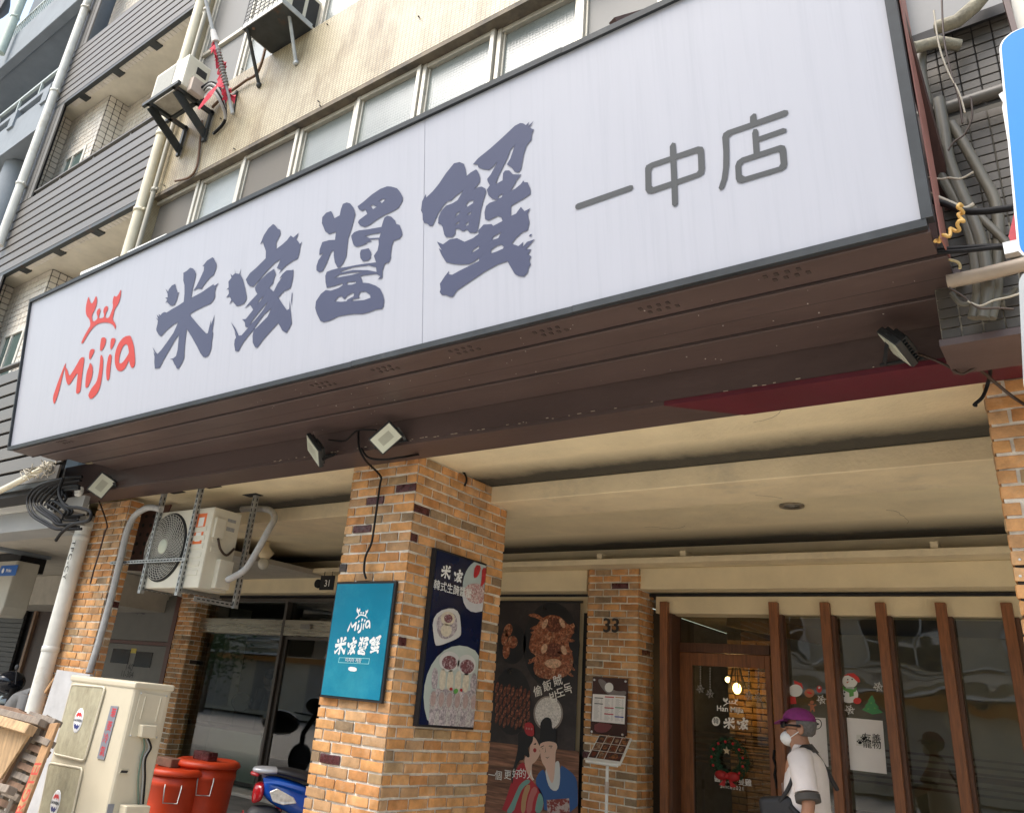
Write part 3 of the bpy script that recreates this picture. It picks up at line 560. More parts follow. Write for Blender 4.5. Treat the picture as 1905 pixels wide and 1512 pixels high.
def glyph(name, keys, mat, parent, quad, pl, off=.004, ref=None):
    """brush characters drawn again inside a quad of photo pixels (tl, tr, br, bl) on another flat thing"""
    pt, n = pl; q = pt+n*off; c = [PP(a, b, q, n) for a, b in quad]
    bs = [bbox(GL[k]) for k in keys]; b = (min(x[0] for x in bs), min(x[1] for x in bs), max(x[2] for x in bs), max(x[3] for x in bs)) if ref is None else ref
    mb = MB()
    for k in keys:
        for s_ in GL[k]:
            ls = []
            for l in s_:
                o = []
                for x, y in l:
                    u = (x-b[0])/(b[2]-b[0]); v = (y-b[1])/(b[3]-b[1]); o.append((c[3]*(1-u)+c[2]*u)*(1-v)+(c[0]*(1-u)+c[1]*u)*v)
                ls.append(o)
            mb.flat(ls)
    return mb.build(name, mat, parent, recalc=False)
# underside in stepped metal bands, side post, stays
zs_ = ZB-.045
ye = [YS+.02]+[P(*q, z=zs_).y for q in ((1742, 476), (1753, 514), (1769, 543))]+[4.168]
soff_m = brown
for i in range(4):
    x1 = sxr+.02+.03*i; x0 = sxl+.02+(.55*i/3 if i else 0)
    dz = (0, -.012, -.004, -.016)[i]
    mk('soffit_panel', soff_m, sign, 'box', x0, x1, ye[i]+.004, ye[i+1]-.01, zs_+dz, zs_+dz+.03, bevel=.003)
    mk('soffit_seam', M('seam_dark', (.03, .02, .02), .6), sign, 'box', x0, x1-.01, ye[i+1]-.009, ye[i+1]+.003, zs_-.006, zs_+.04)
lou = MB()
for px, py in ((1460, 512), (1223, 573), (1022, 617), (862, 652), (715, 687), (600, 716), (120, 822)):
    q = P(px, py, z=zs_-.001)
    for r_ in range(2):
        for c_ in range(4): lou.box(q.x-.09+.05*c_+.03*r_, q.x-.072+.05*c_+.03*r_, q.y-.04+.05*r_, q.y-.015+.05*r_, zs_-.004, zs_+.002)
lou.build('vent_slots', M('vent_dark', (.052, .036, .032), .6), sign, kind='stuff')
sp_ = MB()
for k in range(70):
    x = R_.uniform(-5, -.35); i = R_.randrange(4); y = R_.uniform(ye[i]+.02, ye[i+1]-.03); s_ = R_.uniform(.001, .0032); zz = zs_+(0, -.012, -.004, -.016)[i]
    sp_.box(x-s_, x+s_, y-s_, y+s_, zz-.003, zz+.001)
sp_.build('paint_specks', M('old_white_speck', (.5, .45, .42), .8), sign, kind='stuff')
salmon = M('faded_red_steel', (.36, .15, .12), .5, .16, 2, col2=(.17, .07, .05), mask=(.55, .75))
m = MB(); m.hexa([sgn(sxr+.05, -.07, -.06), sgn(sxr+.055, -.07, -.06), sgn(sxr+.055, -.07, -.34), sgn(sxr+.05, -.07, -.34), sgn(sxr+.05, SH, -.06), sgn(sxr+.055, SH, -.06), sgn(sxr+.055, SH, -.34), sgn(sxr+.05, SH, -.34)]); m.build('side_plate', salmon, sign)
strutm = M('brown_strut', (.06, .025, .02), .45, .2, 4)
for px, py, w in ((1165, -20, .06),):
    a = PP(1142, 45, SP+SN*-.03, SN); mk('stay', strutm, sign, 'bar', a, (a.x+.32, YF-.02, a.z+.75), .05, .05)
for xx, za, zb in ((sxr+.02, ZB+1.55, ZB+.15), (sxr-.1, ZB+1.5, ZB+.9)):
    mk('stay', strutm, sign, 'bar', sgn(xx, zb-ZB+1.1, -.1), (xx+.06, YF-.02, za-1.2), .05, .06)
mk('rear_post', strutm, sign, 'bar', (sxr-.02, YF-.1, ZB-.02), (sxr-.02, YF-.1, ZB+1.9), .07, .05)
mk('back_sheet', darksteel, sign, 'box', sxl+.1, sxr-.05, YF-.03, YF-.01, ZB, ZB+SH-.1)
# ------------------------------------------------------------------ slatted neighbour building
slatm = M('taupe_aluminium_slat', (.125, .117, .107), .5, .1, 3, perobj=.08, col2=(.115, .107, .10), mask=(.6, .8), aniso=(.3, 1, 1))
tilem = M('white_wall_tile', (.70, .65, .57), .3, .1, 5, perobj=.07)
tiledirt = M('tile_joint_wall', (.05, .043, .038), .9, .2, 8)
soffm = M('peeling_soffit', (.66, .61, .50), .85, .12, 2.5, bump=.35, bscale=30, col2=(.62, .58, .5), mask=(.62, .64), mscale=2.2)
nb = thing('balcony_building', 'narrow neighbour building with grey slatted balconies and small white wall tiles', 'building', (-10.8, 5, 0))
NX0, NX1, NXI = -12.95, -8.66, -12.38
bands = [(P(11, 504, y=3.8).z, P(60, 365, y=3.8).z), (P(121, 188, y=3.8).z, P(131, 103, y=3.8).z), (3.32, 5.0)]
rng = random.Random(21)
TILES = []
for i in range(3):
    m = MB(); m.box(-.5, .5, -.5, .5, -.5, .5); me_o = m.build('tile', tilem, None, bevel=.06); TILES.append(me_o.data); bpy.data.objects.remove(me_o)
tl_lim = [300]
def tile_face(O, u, n, W, z0, z1, stuff, indiv, tw=.112, th=.1):
    O, u, n = Vector(O), Vector(u), Vector(n); a = math.atan2(u.y, u.x); nx = max(1, round(W/tw)); nz = max(1, round((z1-z0)/th)); w = W/nx; h = (z1-z0)/nz
    for j in range(nz):
        for i in range(nx):
            p = O+u*(w*(i+.5))+n*.006; p.z = z0+h*(j+.5)
            if indiv and tl_lim[0] > 0: tl_lim[0] -= 1; inst('tile', TILES[rng.randrange(3)], nb, p, (w-.014, .016, h-.014), (0, 0, a))
            else: stuff.obox(p, u*(w-.014)/2, n*.008, (0, 0, (h-.014)/2))
st = MB(); dk = MB()
for bi, (z0, z1) in enumerate(bands):
    k = 8 if bi < 2 else 9; pit = (z1-z0)/k
    for j in range(k):
        zz = z0+pit*j
        m = MB(); m.box(NX0, NX1, 3.8, 3.825, zz+.012, zz+pit-.022); m.build('slat', slatm, nb, bevel=.003)
    mk('slat_gap_shade', blackmat, nb, 'box', NX0, NX1, 3.85, 3.86, z0, z1-.02)  # black sheet painting the shadow seen between the slats
    mk('slat_rail', darksteel, nb, 'box', NX0, NX1, 3.803, 3.87, z0-.05, z0+.006)
    if bi < 2:
        mk('balcony_soffit', soffm, nb, 'box', NX0, NX1, 3.88, 4.52, z0+.0, z0+.14)
        for j in range(4): mk('slat_bracket', darksteel, nb, 'box', NX0+.9+j*1.05, NX0+1.06+j*1.05, 3.84, 4.0, z0-.03, z0-.004)
        tm = MB()
        for j in range(38): tm.box(NX0+.6+j*.099, NX0+.69+j*.099, 3.885, 3.975, z0-.012, z0+.003)
        tm.build('edge_tiles', tilem, nb, kind='stuff')
        zb = bands[0][1] if bi == 1 else 5.0
        zt = z0
        mk('tiled_wall', tiledirt, nb, 'box', NX0+.1, -11.55, 4.15, 4.6, zb-.6, zt-.002); mk('tiled_wall', tiledirt, nb, 'box', -11.548, NX1, 4.49, 4.62, zb-.6, zt-.002)
        mk('side_wall', tiledirt, nb, 'box', NX0-.05, -12.8, 3.9, 4.149, zb-.6, zt-.002)
        ind = bi == 1
        # front block round a small window
        wz1 = P(145, 283, y=4.15).z-bands[0][1]+zb; wz0, wx0, wx1 = zb+.02, P(123, 300, y=4.15).x, P(164, 272, y=4.15).x
        tile_face((-12.8, 4.15, 0), (1, 0, 0), (0, -1, 0), wx0+12.8, zb-.3, zt-.01, st, ind); tile_face((wx1, 4.15, 0), (1, 0, 0), (0, -1, 0), -11.55-wx1, zb-.3, zt-.01, st, ind)
        tile_face((wx0, 4.15, 0), (1, 0, 0), (0, -1, 0), wx1-wx0, wz1, zt-.01, st, ind)
        tile_face((-11.55, 4.15, 0), (0, 1, 0), (1, 0, 0), .34, zb-.3, zt-.01, st, ind)
        tile_face((-11.54, 4.49, 0), (1, 0, 0), (0, -1, 0), NX1+11.54, zb-.3, zt-.01, st, False)
        tile_face((-12.8, 3.9, 0), (0, 1, 0), (1, 0, 0), .24, zb-.3, zt-.01, st, False)
        fr = MB(); fr.box(wx0, wx0+.06, 4.12, 4.16, wz0-.3, wz1); fr.box(wx1-.06, wx1, 4.12, 4.16, wz0-.3, wz1); fr.box(wx0+.06, wx1-.06, 4.12, 4.16, wz1-.06, wz1); fr.box(wx0+.27, wx0+.31, 4.125, 4.158, wz0-.3, wz1-.06)
        w_ = fr.build('window', M('window_white', (.6, .58, .52), .5), nb); mk('pane', M('window_green_grey', (.10, .14, .13), .12, .1), w_, 'box', wx0+.06, wx1-.06, 4.147, 4.149, wz0-.3, wz1-.06)
        # upright slats at the left end
        for j in range(4): mk('slat', slatm, nb, 'box', NX0+.02+j*.14, NX0+.14+j*.14, 3.802, 3.826, (bands[0][1] if bi == 1 else 5.0)+.004, z0-.052)
        mk('slat_gap_shade', blackmat, nb, 'box', NX0, NXI-.02, 3.85, 3.86, zb+.004, z0-.052)
        mk('top_rail', slatm, nb, 'box', NXI, NX1, 3.82, 3.9, zb+.1, zb+.125)
        for j in range(4): mk('rail_post', slatm, nb, 'box', NXI+.8+j*1.0, NXI+.83+j*1.0, 3.84, 3.87, zb, zb+.1)
# third storey above
zt3 = bands[1][1]; mk('tiled_wall', tiledirt, nb, 'box', NX0+.1, NX1, 4.2, 4.5, zt3-.5, 14); tile_face((NX0+.1, 4.2, 0), (1, 0, 0), (0, -1, 0), NX1-NX0-.1, zt3-.2, 13.9, st, False)
for j in range(4): mk('slat', slatm, nb, 'box', NX0+.02+j*.14, NX0+.14+j*.14, 3.802, 3.826, zt3+.004, 14)
st.build('wall_tiles', tilem, nb, kind='stuff')
mk('front_beam', white, nb, 'box', -16, -9.2, 4.12, 4.5, P(60, 948, y=4.12).z, P(60, 930, y=4.12).z)
mk('front_beam', M('grey_beam_face', (.30, .30, .29), .6, .1, 2), nb, 'box', -16, -9.2, 4.14, 4.5, P(60, 985, y=4.14).z, P(60, 948, y=4.12).z-.003)
mk('black_canopy', blackmat, nb, 'box', -16, -9.0, 3.84, 4.4, P(60, 918, y=3.84).z, P(60, 918, y=3.84).z+.09)
# its ground floor, in shade
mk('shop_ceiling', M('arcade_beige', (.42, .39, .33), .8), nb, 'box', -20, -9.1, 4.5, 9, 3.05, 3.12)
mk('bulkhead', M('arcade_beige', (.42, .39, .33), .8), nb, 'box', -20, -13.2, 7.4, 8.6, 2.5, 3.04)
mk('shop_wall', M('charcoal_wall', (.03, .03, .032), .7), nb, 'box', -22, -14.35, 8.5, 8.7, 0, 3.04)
q0, q1 = P(75, 1120, y=8.45), P(125, 1110, y=8.45)
df = MB(); df.box(q0.x, q0.x+.1, 8.38, 8.5, 0, q0.z); df.box(q0.x+.1, q1.x+.6, 8.385, 8.5, q0.z-.1, q0.z); df.build('door_frame', M('shop_door_wood', (.22, .13, .075), .5, .25, 5, aniso=(6, 6, .6)), nb)
mk('shop_door', M('shop_door_dark', (.05, .028, .02), .5, .3, 6, aniso=(1, 1, 5)), nb, 'box', q0.x+.1, q1.x+.6, 8.44, 8.49, 0, q0.z-.1)
sh = MB(); zsh = P(40, 1115, y=8.3).z
for k in range(22): sh.box(-22, q0.x-.35, 8.36, 8.42, zsh-.1*k-.09, zsh-.1*k)
sh.build('roller_shutter', M('shutter_dark', (.045, .045, .045), .5, .2), nb, kind='stuff')
mk('black_sign_box', blackmat, nb, 'box', -16.5, P(50, 1000, y=5.6).x, 5.6, 6.0, P(25, 1060, y=5.6).z, 3.04)

# ------------------------------------------------------------------ blue-grey building at the far left
fb = thing('concrete_building', 'blue-grey rendered building with railed balconies at the left edge of the picture', 'building', (-18, 5, 0))
FX = -13.02
def pz(px, py, y=3.8): return P(px, py, y=y).z
zA0, zA1 = pz(70, 66), pz(60, 37)      # upper balcony band
zB0, zB1 = pz(60, 246), pz(60, 188)    # lower parapet
zrt = pz(60, 157)
mk('balcony_band', greypaint, fb, 'box', -26, FX, 3.8, 3.98, zA0, zA1, bevel=.01); mk('balcony_slab', greypaint, fb, 'box', -26, FX, 3.98, 6, zA0+.1, zA0+.25)
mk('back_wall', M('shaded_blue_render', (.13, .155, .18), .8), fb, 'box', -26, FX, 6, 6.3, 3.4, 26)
mk('end_wall', greypaint, fb, 'box', FX-.2, FX, 3.99, 6, 3, zA0+.09)
zs1 = pz(60, 200)
mk('parapet', greypaint, fb, 'box', -26, FX, 3.8, 3.98, zB0, zs1); mk('balcony_slab', greypaint, fb, 'box', -26, FX, 3.98, 6, zB0+.02, zB0+.2)
for k in range(9):
    x = FX-.35-k*1.3; mk('parapet_pier', greypaint, fb, 'box', x-.12, x+.12, 3.765, 3.97, zs1-.16, zB1-.001)
mk('parapet_cap', greypaint, fb, 'box', -26, FX, 3.8, 3.98, zB1, zB1+.09)
rl = MB(); rl.box(-26, FX, 3.86, 3.91, zrt-.05, zrt); rl.box(-26, FX, 3.86, 3.9, zB1+.3*(zrt-zB1), zB1+.3*(zrt-zB1)+.04)
railm = M('pale_rail', (.42, .47, .45), .5)
rl.build('handrail', railm, fb)
for k in range(60): x = FX-.1-k*.13; mk('baluster', railm, fb, 'box', x-.015, x+.015, 3.87, 3.9, zB1+.09, zB1+.3*(zrt-zB1))
for k in range(12): x = FX-.2-k*.9; mk('rail_post', railm, fb, 'box', x-.02, x+.02, 3.865, 3.905, zB1+.09, zrt-.05)
zr2 = pz(60, 20); rl = MB(); rl.box(-26, FX-1, 3.86, 3.91, zA1+.55, zA1+.6)
for k in range(40): x = FX-1-k*.13; rl.box(x-.015, x+.015, 3.87, 3.9, zA1, zA1+.55)
rl.build('upper_railing', railm, fb)
cx = P(28, 310, y=4.1).x; m = MB(); m.tube([(cx, 4.2, 3), (cx, 4.2, zB0)], .28, 16); m.build('round_column', greypaint, fb)
wf = MB(); 
for k in range(4): wf.box(-26, cx-.3, 4.2, 4.26, zB0-.5-k*.9, zB0-.42-k*.9)
wf.build('window_frame', M('teal_grey_frame', (.25, .3, .3), .5), fb); mk('pane', M('teal_dark_glass', (.05, .08, .085), .1), fb, 'box', -26, cx-.28, 4.27, 4.28, 3, zB0-.05)
# red paper umbrella shape behind the railing at the corner
um = MB(); uc = P(6, 12, y=5.2); um.lathe((uc.x-.4, uc.y, uc.z+.2), [(.0, .3), (.25, .22), (.6, .05), (.9, -.12)], 20, 'y'); u_ = um.build('paper_umbrella', M('grey_umbrella', (.12, .12, .13), .7), None)
tag(u_, 'dark open umbrella behind the topmost railing in the corner', 'umbrella')

# ------------------------------------------------------------------ drain pipes on the facades
def pipe(label, a, b, r, mat, y, name='drain_pipe', clips=3, group=None):
    p0, p1 = P(*a, y=y), P(*b, y=y); x = (p0.x+p1.x)/2
    z0, z1 = min(p0.z, p1.z), max(p0.z, p1.z)
    t = thing(name, label, 'pipe', (x, y, z0), group); m = MB(); m.tube([(x, y, z0), (x, y, z1)], r, 14); m.build('pipe_body', mat, t)
    for k in range(clips):
        z = z0+(z1-z0)*(k+.6)/clips; m = MB(); m.lathe((x, y, z), [(r+.002, -.025), (r+.012, -.02), (r+.012, .02), (r+.002, .025)], 14); m.box(x-r-.05, x+r+.05, y-.01, y+.01, z-.012, z+.012); m.build('pipe_clip', mat, t)
    return t
pipe('white drain pipe running down between the slatted balconies and the blue-grey building', (178, -40), (0, 455), .07, pvc, 3.72, clips=3, group='drain pipes on the facades')
pipe('cream drain pipe with rust stains between the slatted balconies and the tiled wall', (385, -40), (236, 482), .065, creampipe, 3.72, clips=4, group='drain pipes on the facades')
pipe('thin grey pipe right beside the cream drain pipe', (402, -40), (252, 470), .028, M('thin_grey_pipe', (.36, .34, .28), .5), 3.74, clips=3, group='drain pipes on the facades')
pipe('pale pipe crossing the top left corner before the railing', (46, -10), (0, 100), .085, M('pale_green_pipe', (.40, .47, .42), .5), 3.66, clips=1, group='drain pipes on the facades')
t = thing('drain_pipe', 'fat white drain pipe standing before the left brick pillar with stencilled letters', 'pipe', (-9.46, 4.42, 0), 'drain pipes on the facades')
xx = P(110, 1150, y=4.42).x; m = MB(); m.tube([(xx, 4.42, -.1), (xx, 4.42, P(158, 980, y=4.42).z)], .085, 18); m.build('pipe_body', pvc, t)
for z in (P(157, 1000, y=4.42).z, P(92, 1207, y=4.42).z): m = MB(); m.lathe((xx, 4.42, z), [(.085, -.03), (.091, -.025), (.091, .025), (.085, .03)], 18); m.build('pipe_joint', pvc, t)
text('stencil_letters', 'TPC-CY', black, t, (xx+.035, 4.333, P(145, 1040, y=4.34).z), (0, 0, -1), (1, 0, 0), .11, spacing=1.2)
# ------------------------------------------------------------------ air conditioners and brackets
grillm = M('grille_wire', (.5, .49, .43), .45, .05); cavity = M('fan_cavity', (.018, .018, .017), .7)
def rbox(name, mat, parent, x0, x1, y0, y1, z0, z1, b=.02, seg=2):
    m = MB(); m.box(x0, x1, y0, y1, z0, z1); return m.build(name, mat, parent, bevel=b, seg=seg)
# hanging condenser under the arcade ceiling
y0 = 4.56; a = P(297, 957, y=y0); b = P(401, 938, y=y0); x0, x1, zt = a.x, b.x, (a.z+b.z)/2; zb = P(366, 1093, y=y0).z; d = P(452, 952, x=x1).y-y0
hc = thing('hanging_condenser', 'cream air conditioner with a round fan hung under the arcade ceiling in an angle-iron frame', 'air conditioner', ((x0+x1)/2, y0+d/2, zb), None)
rbox('casing', ivory, hc, x0, x1, y0, y0+d, zb, zt, .018)
cc = P(308.5, 1016, y=y0); r = .335; fc = (cc.x, y0-.004, (zt+zb)/2+.02)
m = MB(); m.lathe(fc, [(0.001, 0), (r, 0), (r+.012, -.012), (r+.02, .002)], 40, 'y'); m.build('fan_recess', cavity, hc, recalc=True)
gr = MB()
for k in range(1, 13):
    rr = .06+(r-.06)*k/12; gr.tube([(fc[0]+rr*math.cos(t_), fc[1]-.02-.012*(1-(rr/r)**2), fc[2]+rr*math.sin(t_)) for t_ in [2*math.pi*q/40 for q in range(41)]], .0028, 4, cap=False)
for k in range(36):
    t0 = 2*math.pi*k/36; gr.tube([(fc[0]+rr*math.cos(t0+1.1*(rr/r)), fc[1]-.021-.012*(1-(rr/r)**2), fc[2]+rr*math.sin(t0+1.1*(rr/r))) for rr in [.06+(r-.06)*q/7 for q in range(8)]], .0026, 4, cap=False)
gr.build('fan_grille', grillm, hc)
m = MB(); m.lathe((fc[0], fc[1]-.036, fc[2]), [(.001, -.004), (.068, -.004), (.075, .004), (.075, .01)], 24, 'y'); m.build('grille_badge', M('pale_badge', (.55, .58, .46), .5), hc)
bl = MB()
for k in range(5):
    t0 = 2*math.pi*k/5; c_, s_ = math.cos(t0), math.sin(t0); u_ = Vector((c_, 0, s_)); v_ = Vector((-s_, 0, c_)); c0 = Vector(fc)+Vector((0, .0, 0)); bl.prism([c0+u_*.07-v_*.03+Vector((0, -.006, 0)), c0+u_*.3-v_*.1+Vector((0, -.012, 0)), c0+u_*.31+v_*.1+Vector((0, -.006, 0)), c0+u_*.07+v_*.05+Vector((0, -.006, 0))], (0, -.002, 0))
bl.build('fan_blades', M('fan_blade_grey', (.10, .10, .095), .5), hc)
# ribs on the front right panel, sticker, side boxes
rb = MB(); sx = fc[0]+r+.04
for k in range(6): z = zb+.12+k*.085; rb.box(sx, x1-.06, y0-.006, y0+.004, z, z+.05)
rb.build('front_ribs', ivory, hc, bevel=.003)
q0, q1 = P(361, 958, y=y0), P(378, 993, y=y0); stk = mk('sticker', M('orange_sticker', (.75, .16, .03), .4, .02), hc, 'box', x1-.26, x1-.10, y0-.003, y0+.002, zt-.38, zt-.06)
for z_ in (zt-.19, zt-.34): mk('sticker_print', white, stk, 'box', x1-.215, x1-.13, y0-.005, y0-.0031, z_, z_+.09)
sr = MB()
for k in range(4): z = zb+.36+k*.09; sr.box(x1-.002, x1+.005, y0+.05, y0+d-.05, z, z+.05)
sr.build('side_ribs', ivory, hc, bevel=.002)
rbox('pipe_cover', ivory, hc, x1-.002, x1+.07, y0+.14, y0+d-.03, zb+.02, zb+.3, .012); rbox('handle_box', ivory, hc, x1-.002, x1+.035, y0+.03, y0+.15, zt-.3, zt-.1, .008)
mk('rating_label', M('rating_label', (.32, .33, .33), .5, .2, 60), hc, 'box', x1+.0, x1+.003, y0+.18, y0+d-.06, zt-.22, zt-.08)
# slotted angle frame
fr = thing('angle_iron_frame', 'galvanised slotted angle-iron frame holding the hanging air conditioner', 'bracket', ((x0+x1)/2, y0, 2.1), None)
slotm = M('slot_dark', (.02, .02, .02), .8)
def slotted(name, a, b, w=.045, up=(0, -1, 0), lip=True):
    a, b = Vector(a), Vector(b); m = MB(); m.bar(a, b, w, .004, up); t = (b-a).normalized(); s = t.cross(Vector(up)).normalized()
    if lip: e = s*(w/2); m.bar(a+e-Vector(up)*.022, b+e-Vector(up)*.022, .004, w, up)
    o = m.build(name, steel, fr); sl = MB(); L_ = (b-a).length; k = .05
    while k < L_-.03: c = a+t*k+Vector(up)*.0035; sl.obox(c, t*.016, s*.0055, Vector(up)*.0015); c2 = a+t*k+s*(w/2+.0035)-Vector(up)*.024; sl.obox(c2, t*.016, s*.0015, Vector(up)*.0055); k += .055
    sl.build('slots', slotm, o, kind='stuff'); return o
xa = P(300, 1000, y=y0-.05).x; xb = P(356, 1000, y=y0-.05).x; zlow = zb-.1
p1a, p1b = P(307, 920, y=y0-.045), P(252, 1103, y=y0-.045); p2a, p2b = P(367, 910, y=y0-.045), P(330, 1107, y=y0-.045)
for (pa, pb) in ((p1a, p1b), (p2a, p2b)): xm = (pa.x+pb.x)/2; slotted('upright', (xm, y0-.045, pb.z), (xm, y0-.045, 3.3)); slotted('cross_bearer', (xm+.02, y0-.045, pb.z+.04), (xm+.02, y0+d+.12, pb.z+.04), up=(0, 0, -1))
slotted('side_bearer', (x1+.02, y0-.03, zlow), (x1+.02, y0+d+.1, zlow), up=(1, 0, 0))
slotted('rear_upright', (x1+.03, y0+d+.08, zlow-.03), (x1+.03, y0+d+.08, 3.3), up=(0, -1, 0))
pa, pb = P(205, 1047, y=y0-.06), P(345, 1040, y=y0-.06); slotted('tie_bar', (pa.x, y0-.06, (pa.z+pb.z)/2), (pb.x, y0-.06, (pa.z+pb.z)/2), w=.035, lip=False)
hl = MB()
for (hx, hy) in (((p1a.x+p1b.x)/2+.12, y0+.02), ((p2a.x+p2b.x)/2+.12, y0), (x1+.0, y0+d+.07)): hl.box(hx-.11, hx+.11, hy-.04, hy+.06, 3.296, 3.301)
hl.build('ceiling_hole', slotm, apt)
# lagged hoses
lag = M('grey_lagging', (.42, .42, .41), .6, .15, 20, bump=.5, bscale=30)
def hose(name, label, cat, pts, r, mat, group=None, n=10, res=6, parent=None):
    m = MB(); m.tube(curve(pts, res), r, n); o = m.build(name, mat, parent)
    if label: tag(o, label, cat, group)
    return o
yy = y0+d*.6
hose('insulated_hose', 'grey lagged hose looping from the hanging air conditioner up to the ceiling', 'hose', [P(424, 1078, y=yy), P(455, 1060, y=yy), P(478, 1025, y=yy+.05), P(500, 985, y=yy+.1), P(511, 962, y=yy+.2), P(500, 948, y=yy+.35), P(470, 946, y=yy+.4), P(450, 947, y=yy+.4)], .033, lag, 'lagged hoses')
hose('insulated_hose', 'grey lagged hose running down the left brick pillar from the hanging unit', 'hose', [P(300, 947, y=4.5), P(275, 944, y=4.48), P(250, 960, y=4.47), P(236, 990, y=4.46), P(224, 1040, y=4.46), P(207, 1110, y=4.46), P(185, 1190, y=4.46), P(166, 1250, y=4.46)], .034, lag, 'lagged hoses')
hose('power_cable', 'short brown cable drooping from the side of the hanging air conditioner', 'cable', [(x1+.03, y0+.09, zt-.3), (x1+.06, y0+.12, zt-.4), (x1+.04, y0+.22, zt-.44), (x1+.03, y0+.3, zt-.36)], .012, M('brown_cable', (.05, .03, .02), .5))

# large floor unit
y0 = 3.5; a, b = P(134, 1256, y=y0), P(254, 1267, y=y0); x0, x1 = a.x+.005, b.x; zt = (a.z+b.z)/2; d = P(323, 1277, x=x1).y-y0; zb = -.12
print('floor unit', x0, x1, zt, d)
fu = thing('floor_condenser', 'tall ivory air conditioner unit with two covered fans and a red-lettered strip on the pavement', 'air conditioner', ((x0+x1)/2, y0+d/2, zb))
iv2 = M('aged_ivory', (.53, .48, .36), .45, .06, 3, col2=(.42, .37, .27), mask=(.6, .8))
rbox('casing', iv2, fu, x0, x1, y0, y0+d, zb+.08, zt-.012, .03, 3); rbox('lid', iv2, fu, x0-.008, x1+.008, y0-.008, y0+d+.008, zt-.045, zt, .012)
mk('foot', darksteel, fu, 'box', x0+.05, x1-.05, y0+.05, y0+d-.05, zb, zb+.08)
clothm = M('dust_cover_fabric', (.36, .33, .225), .85, .18, 30, bump=.3, bscale=200, col2=(.26, .23, .15), mask=(.5, .7), mscale=5, aniso=(1, 1, .5))
badge_w = M('badge_white', (.78, .78, .78), .35, 0, rv=0); badge_r = M('badge_red', (.62, .03, .03), .4, 0, rv=0); badge_n = M('badge_navy', (.02, .03, .16), .4, 0, rv=0)
PF = (Vector((0, y0, 0)), Vector((0, -1, 0)))
def cover(quad, cen):
    c = [P(*q, y=y0-.004) for q in quad]; lo = [c[0]*.0+p for p in c]; pts = []
    for i in range(4):       # rounded corners
        p, q, r_ = c[i], c[(i+1) % 4], c[i-1]; e1 = (q-p).normalized()*.05; e2 = (r_-p).normalized()*.05
        pts += [p+e2, p+e2*.3+e1*.05, p+e1*.3+e2*.05, p+e1]
    m = MB(); m.prism(pts, (0, -.012, 0)); o = m.build('fan_cover', clothm, fu, bevel=.004)
    pp_ = [p+Vector((0, -.008, 0)) for p in pts]; m = MB(); m.tube(pp_+[pp_[0]], .009, 6, cap=False); m.build('cover_hem', iv2, o)
    bc = P(*cen, y=y0-.018); rx, rz = .062, .088
    m = MB(); m.lathe(bc, [(.001, -.003), (.95, -.003), (1, 0), (1, .004)], 28, 'y', rx, 1)
    for v in m.v: v.z = bc.z+(v.z-bc.z)*rz
    e = m.build('badge', badge_w, o)
    for sgn_, mt in ((1, badge_r), (-1, badge_n)):
        q = MB(); w = [Vector((bc.x+a_, bc.y-.0045, bc.z+sgn_*b_)) for a_, b_ in ((-.046, .016), (-.04, .036), (-.028, .052), (-.014, .06), (0, .054), (.014, .062), (.03, .052), (.042, .036), (.047, .016), (.036, .032), (.024, .036), (.014, .022), (.006, .034), (-.006, .036), (-.016, .022), (-.03, .034))]
        q.flat([w]); q.build('badge_wave', mt, e, recalc=False)
    text('badge_lettering', 'HAWRIN', black, e, (bc.x, bc.y-.0046, bc.z), (1, 0, 0), (0, 0, 1), .03, .02)
s2 = .23938
Z2 = lambda a, b: (s2*a, 1150+s2*b)
cover([Z2(570, 512), Z2(825, 535), Z2(665, 1105), Z2(425, 1050)], Z2(608, 792)); cover([Z2(395, 1120), Z2(650, 1165), Z2(530, 1700), Z2(290, 1640)], Z2(430, 1432))
q = [P(*Z2(*c), y=y0-.004) for c in ((865, 678), (922, 682), (812, 1097), (757, 1085))]
m = MB(); m.prism(q, (0, -.004, 0)); stp = m.build('name_strip', M('grey_strip', (.20, .21, .24), .4), fu)
for k, ch in enumerate('華菱冷氣'):
    c = [Z2(880, 738), Z2(848, 838), Z2(820, 935), Z2(795, 1035)][k]; text('red_character', ch, M('strip_red', (.60, .02, .03), .4), stp, P(*c, y=y0-.0095), (1, 0, 0), (0, 0, 1), .072, .0)
def sidep(px, py): return P(px, py, x=x1+.003)
q = [sidep(*Z2(*c)) for c in ((1090, 572), (1300, 605), (1218, 935), (1003, 918))]; m = MB(); m.prism(q, (.006, 0, 0)); ap = m.build('access_panel', iv2, fu, bevel=.003)
for c in ((1093, 580), (1290, 602), (1212, 922), (1010, 908)): m = MB(); p = sidep(*Z2(*c)); m.ball((p.x+.008, p.y, p.z), .007, nu=8, nv=5); m.build('screw', steel, ap)
for c0, c1 in (((1130, 605), (1085, 780)), ((1250, 615), (1205, 800))): m = MB(); p, q_ = sidep(*Z2(*c0)), sidep(*Z2(*c1)); m.tube([p+Vector((.006, 0, 0)), q_+Vector((.006, 0, 0))], .007, 6); m.build('pressed_rib', iv2, ap)
def sbox(name, quad, dx, mat=iv2, par=fu, bevel=.006): m = MB(); m.prism([sidep(*Z2(*c)) for c in quad], (dx, 0, 0)); return m.build(name, mat, par, bevel=bevel)
sbox('cable_box', ((1075, 820), (1190, 825), (1170, 930), (1060, 915)), .06); sbox('handle_recess', ((940, 1170), (1010, 1175), (998, 1210), (922, 1205)), .004); sbox('recess_shadow', ((942, 1178), (995, 1180), (985, 1200), (932, 1196)), .005, cavity, bevel=0)
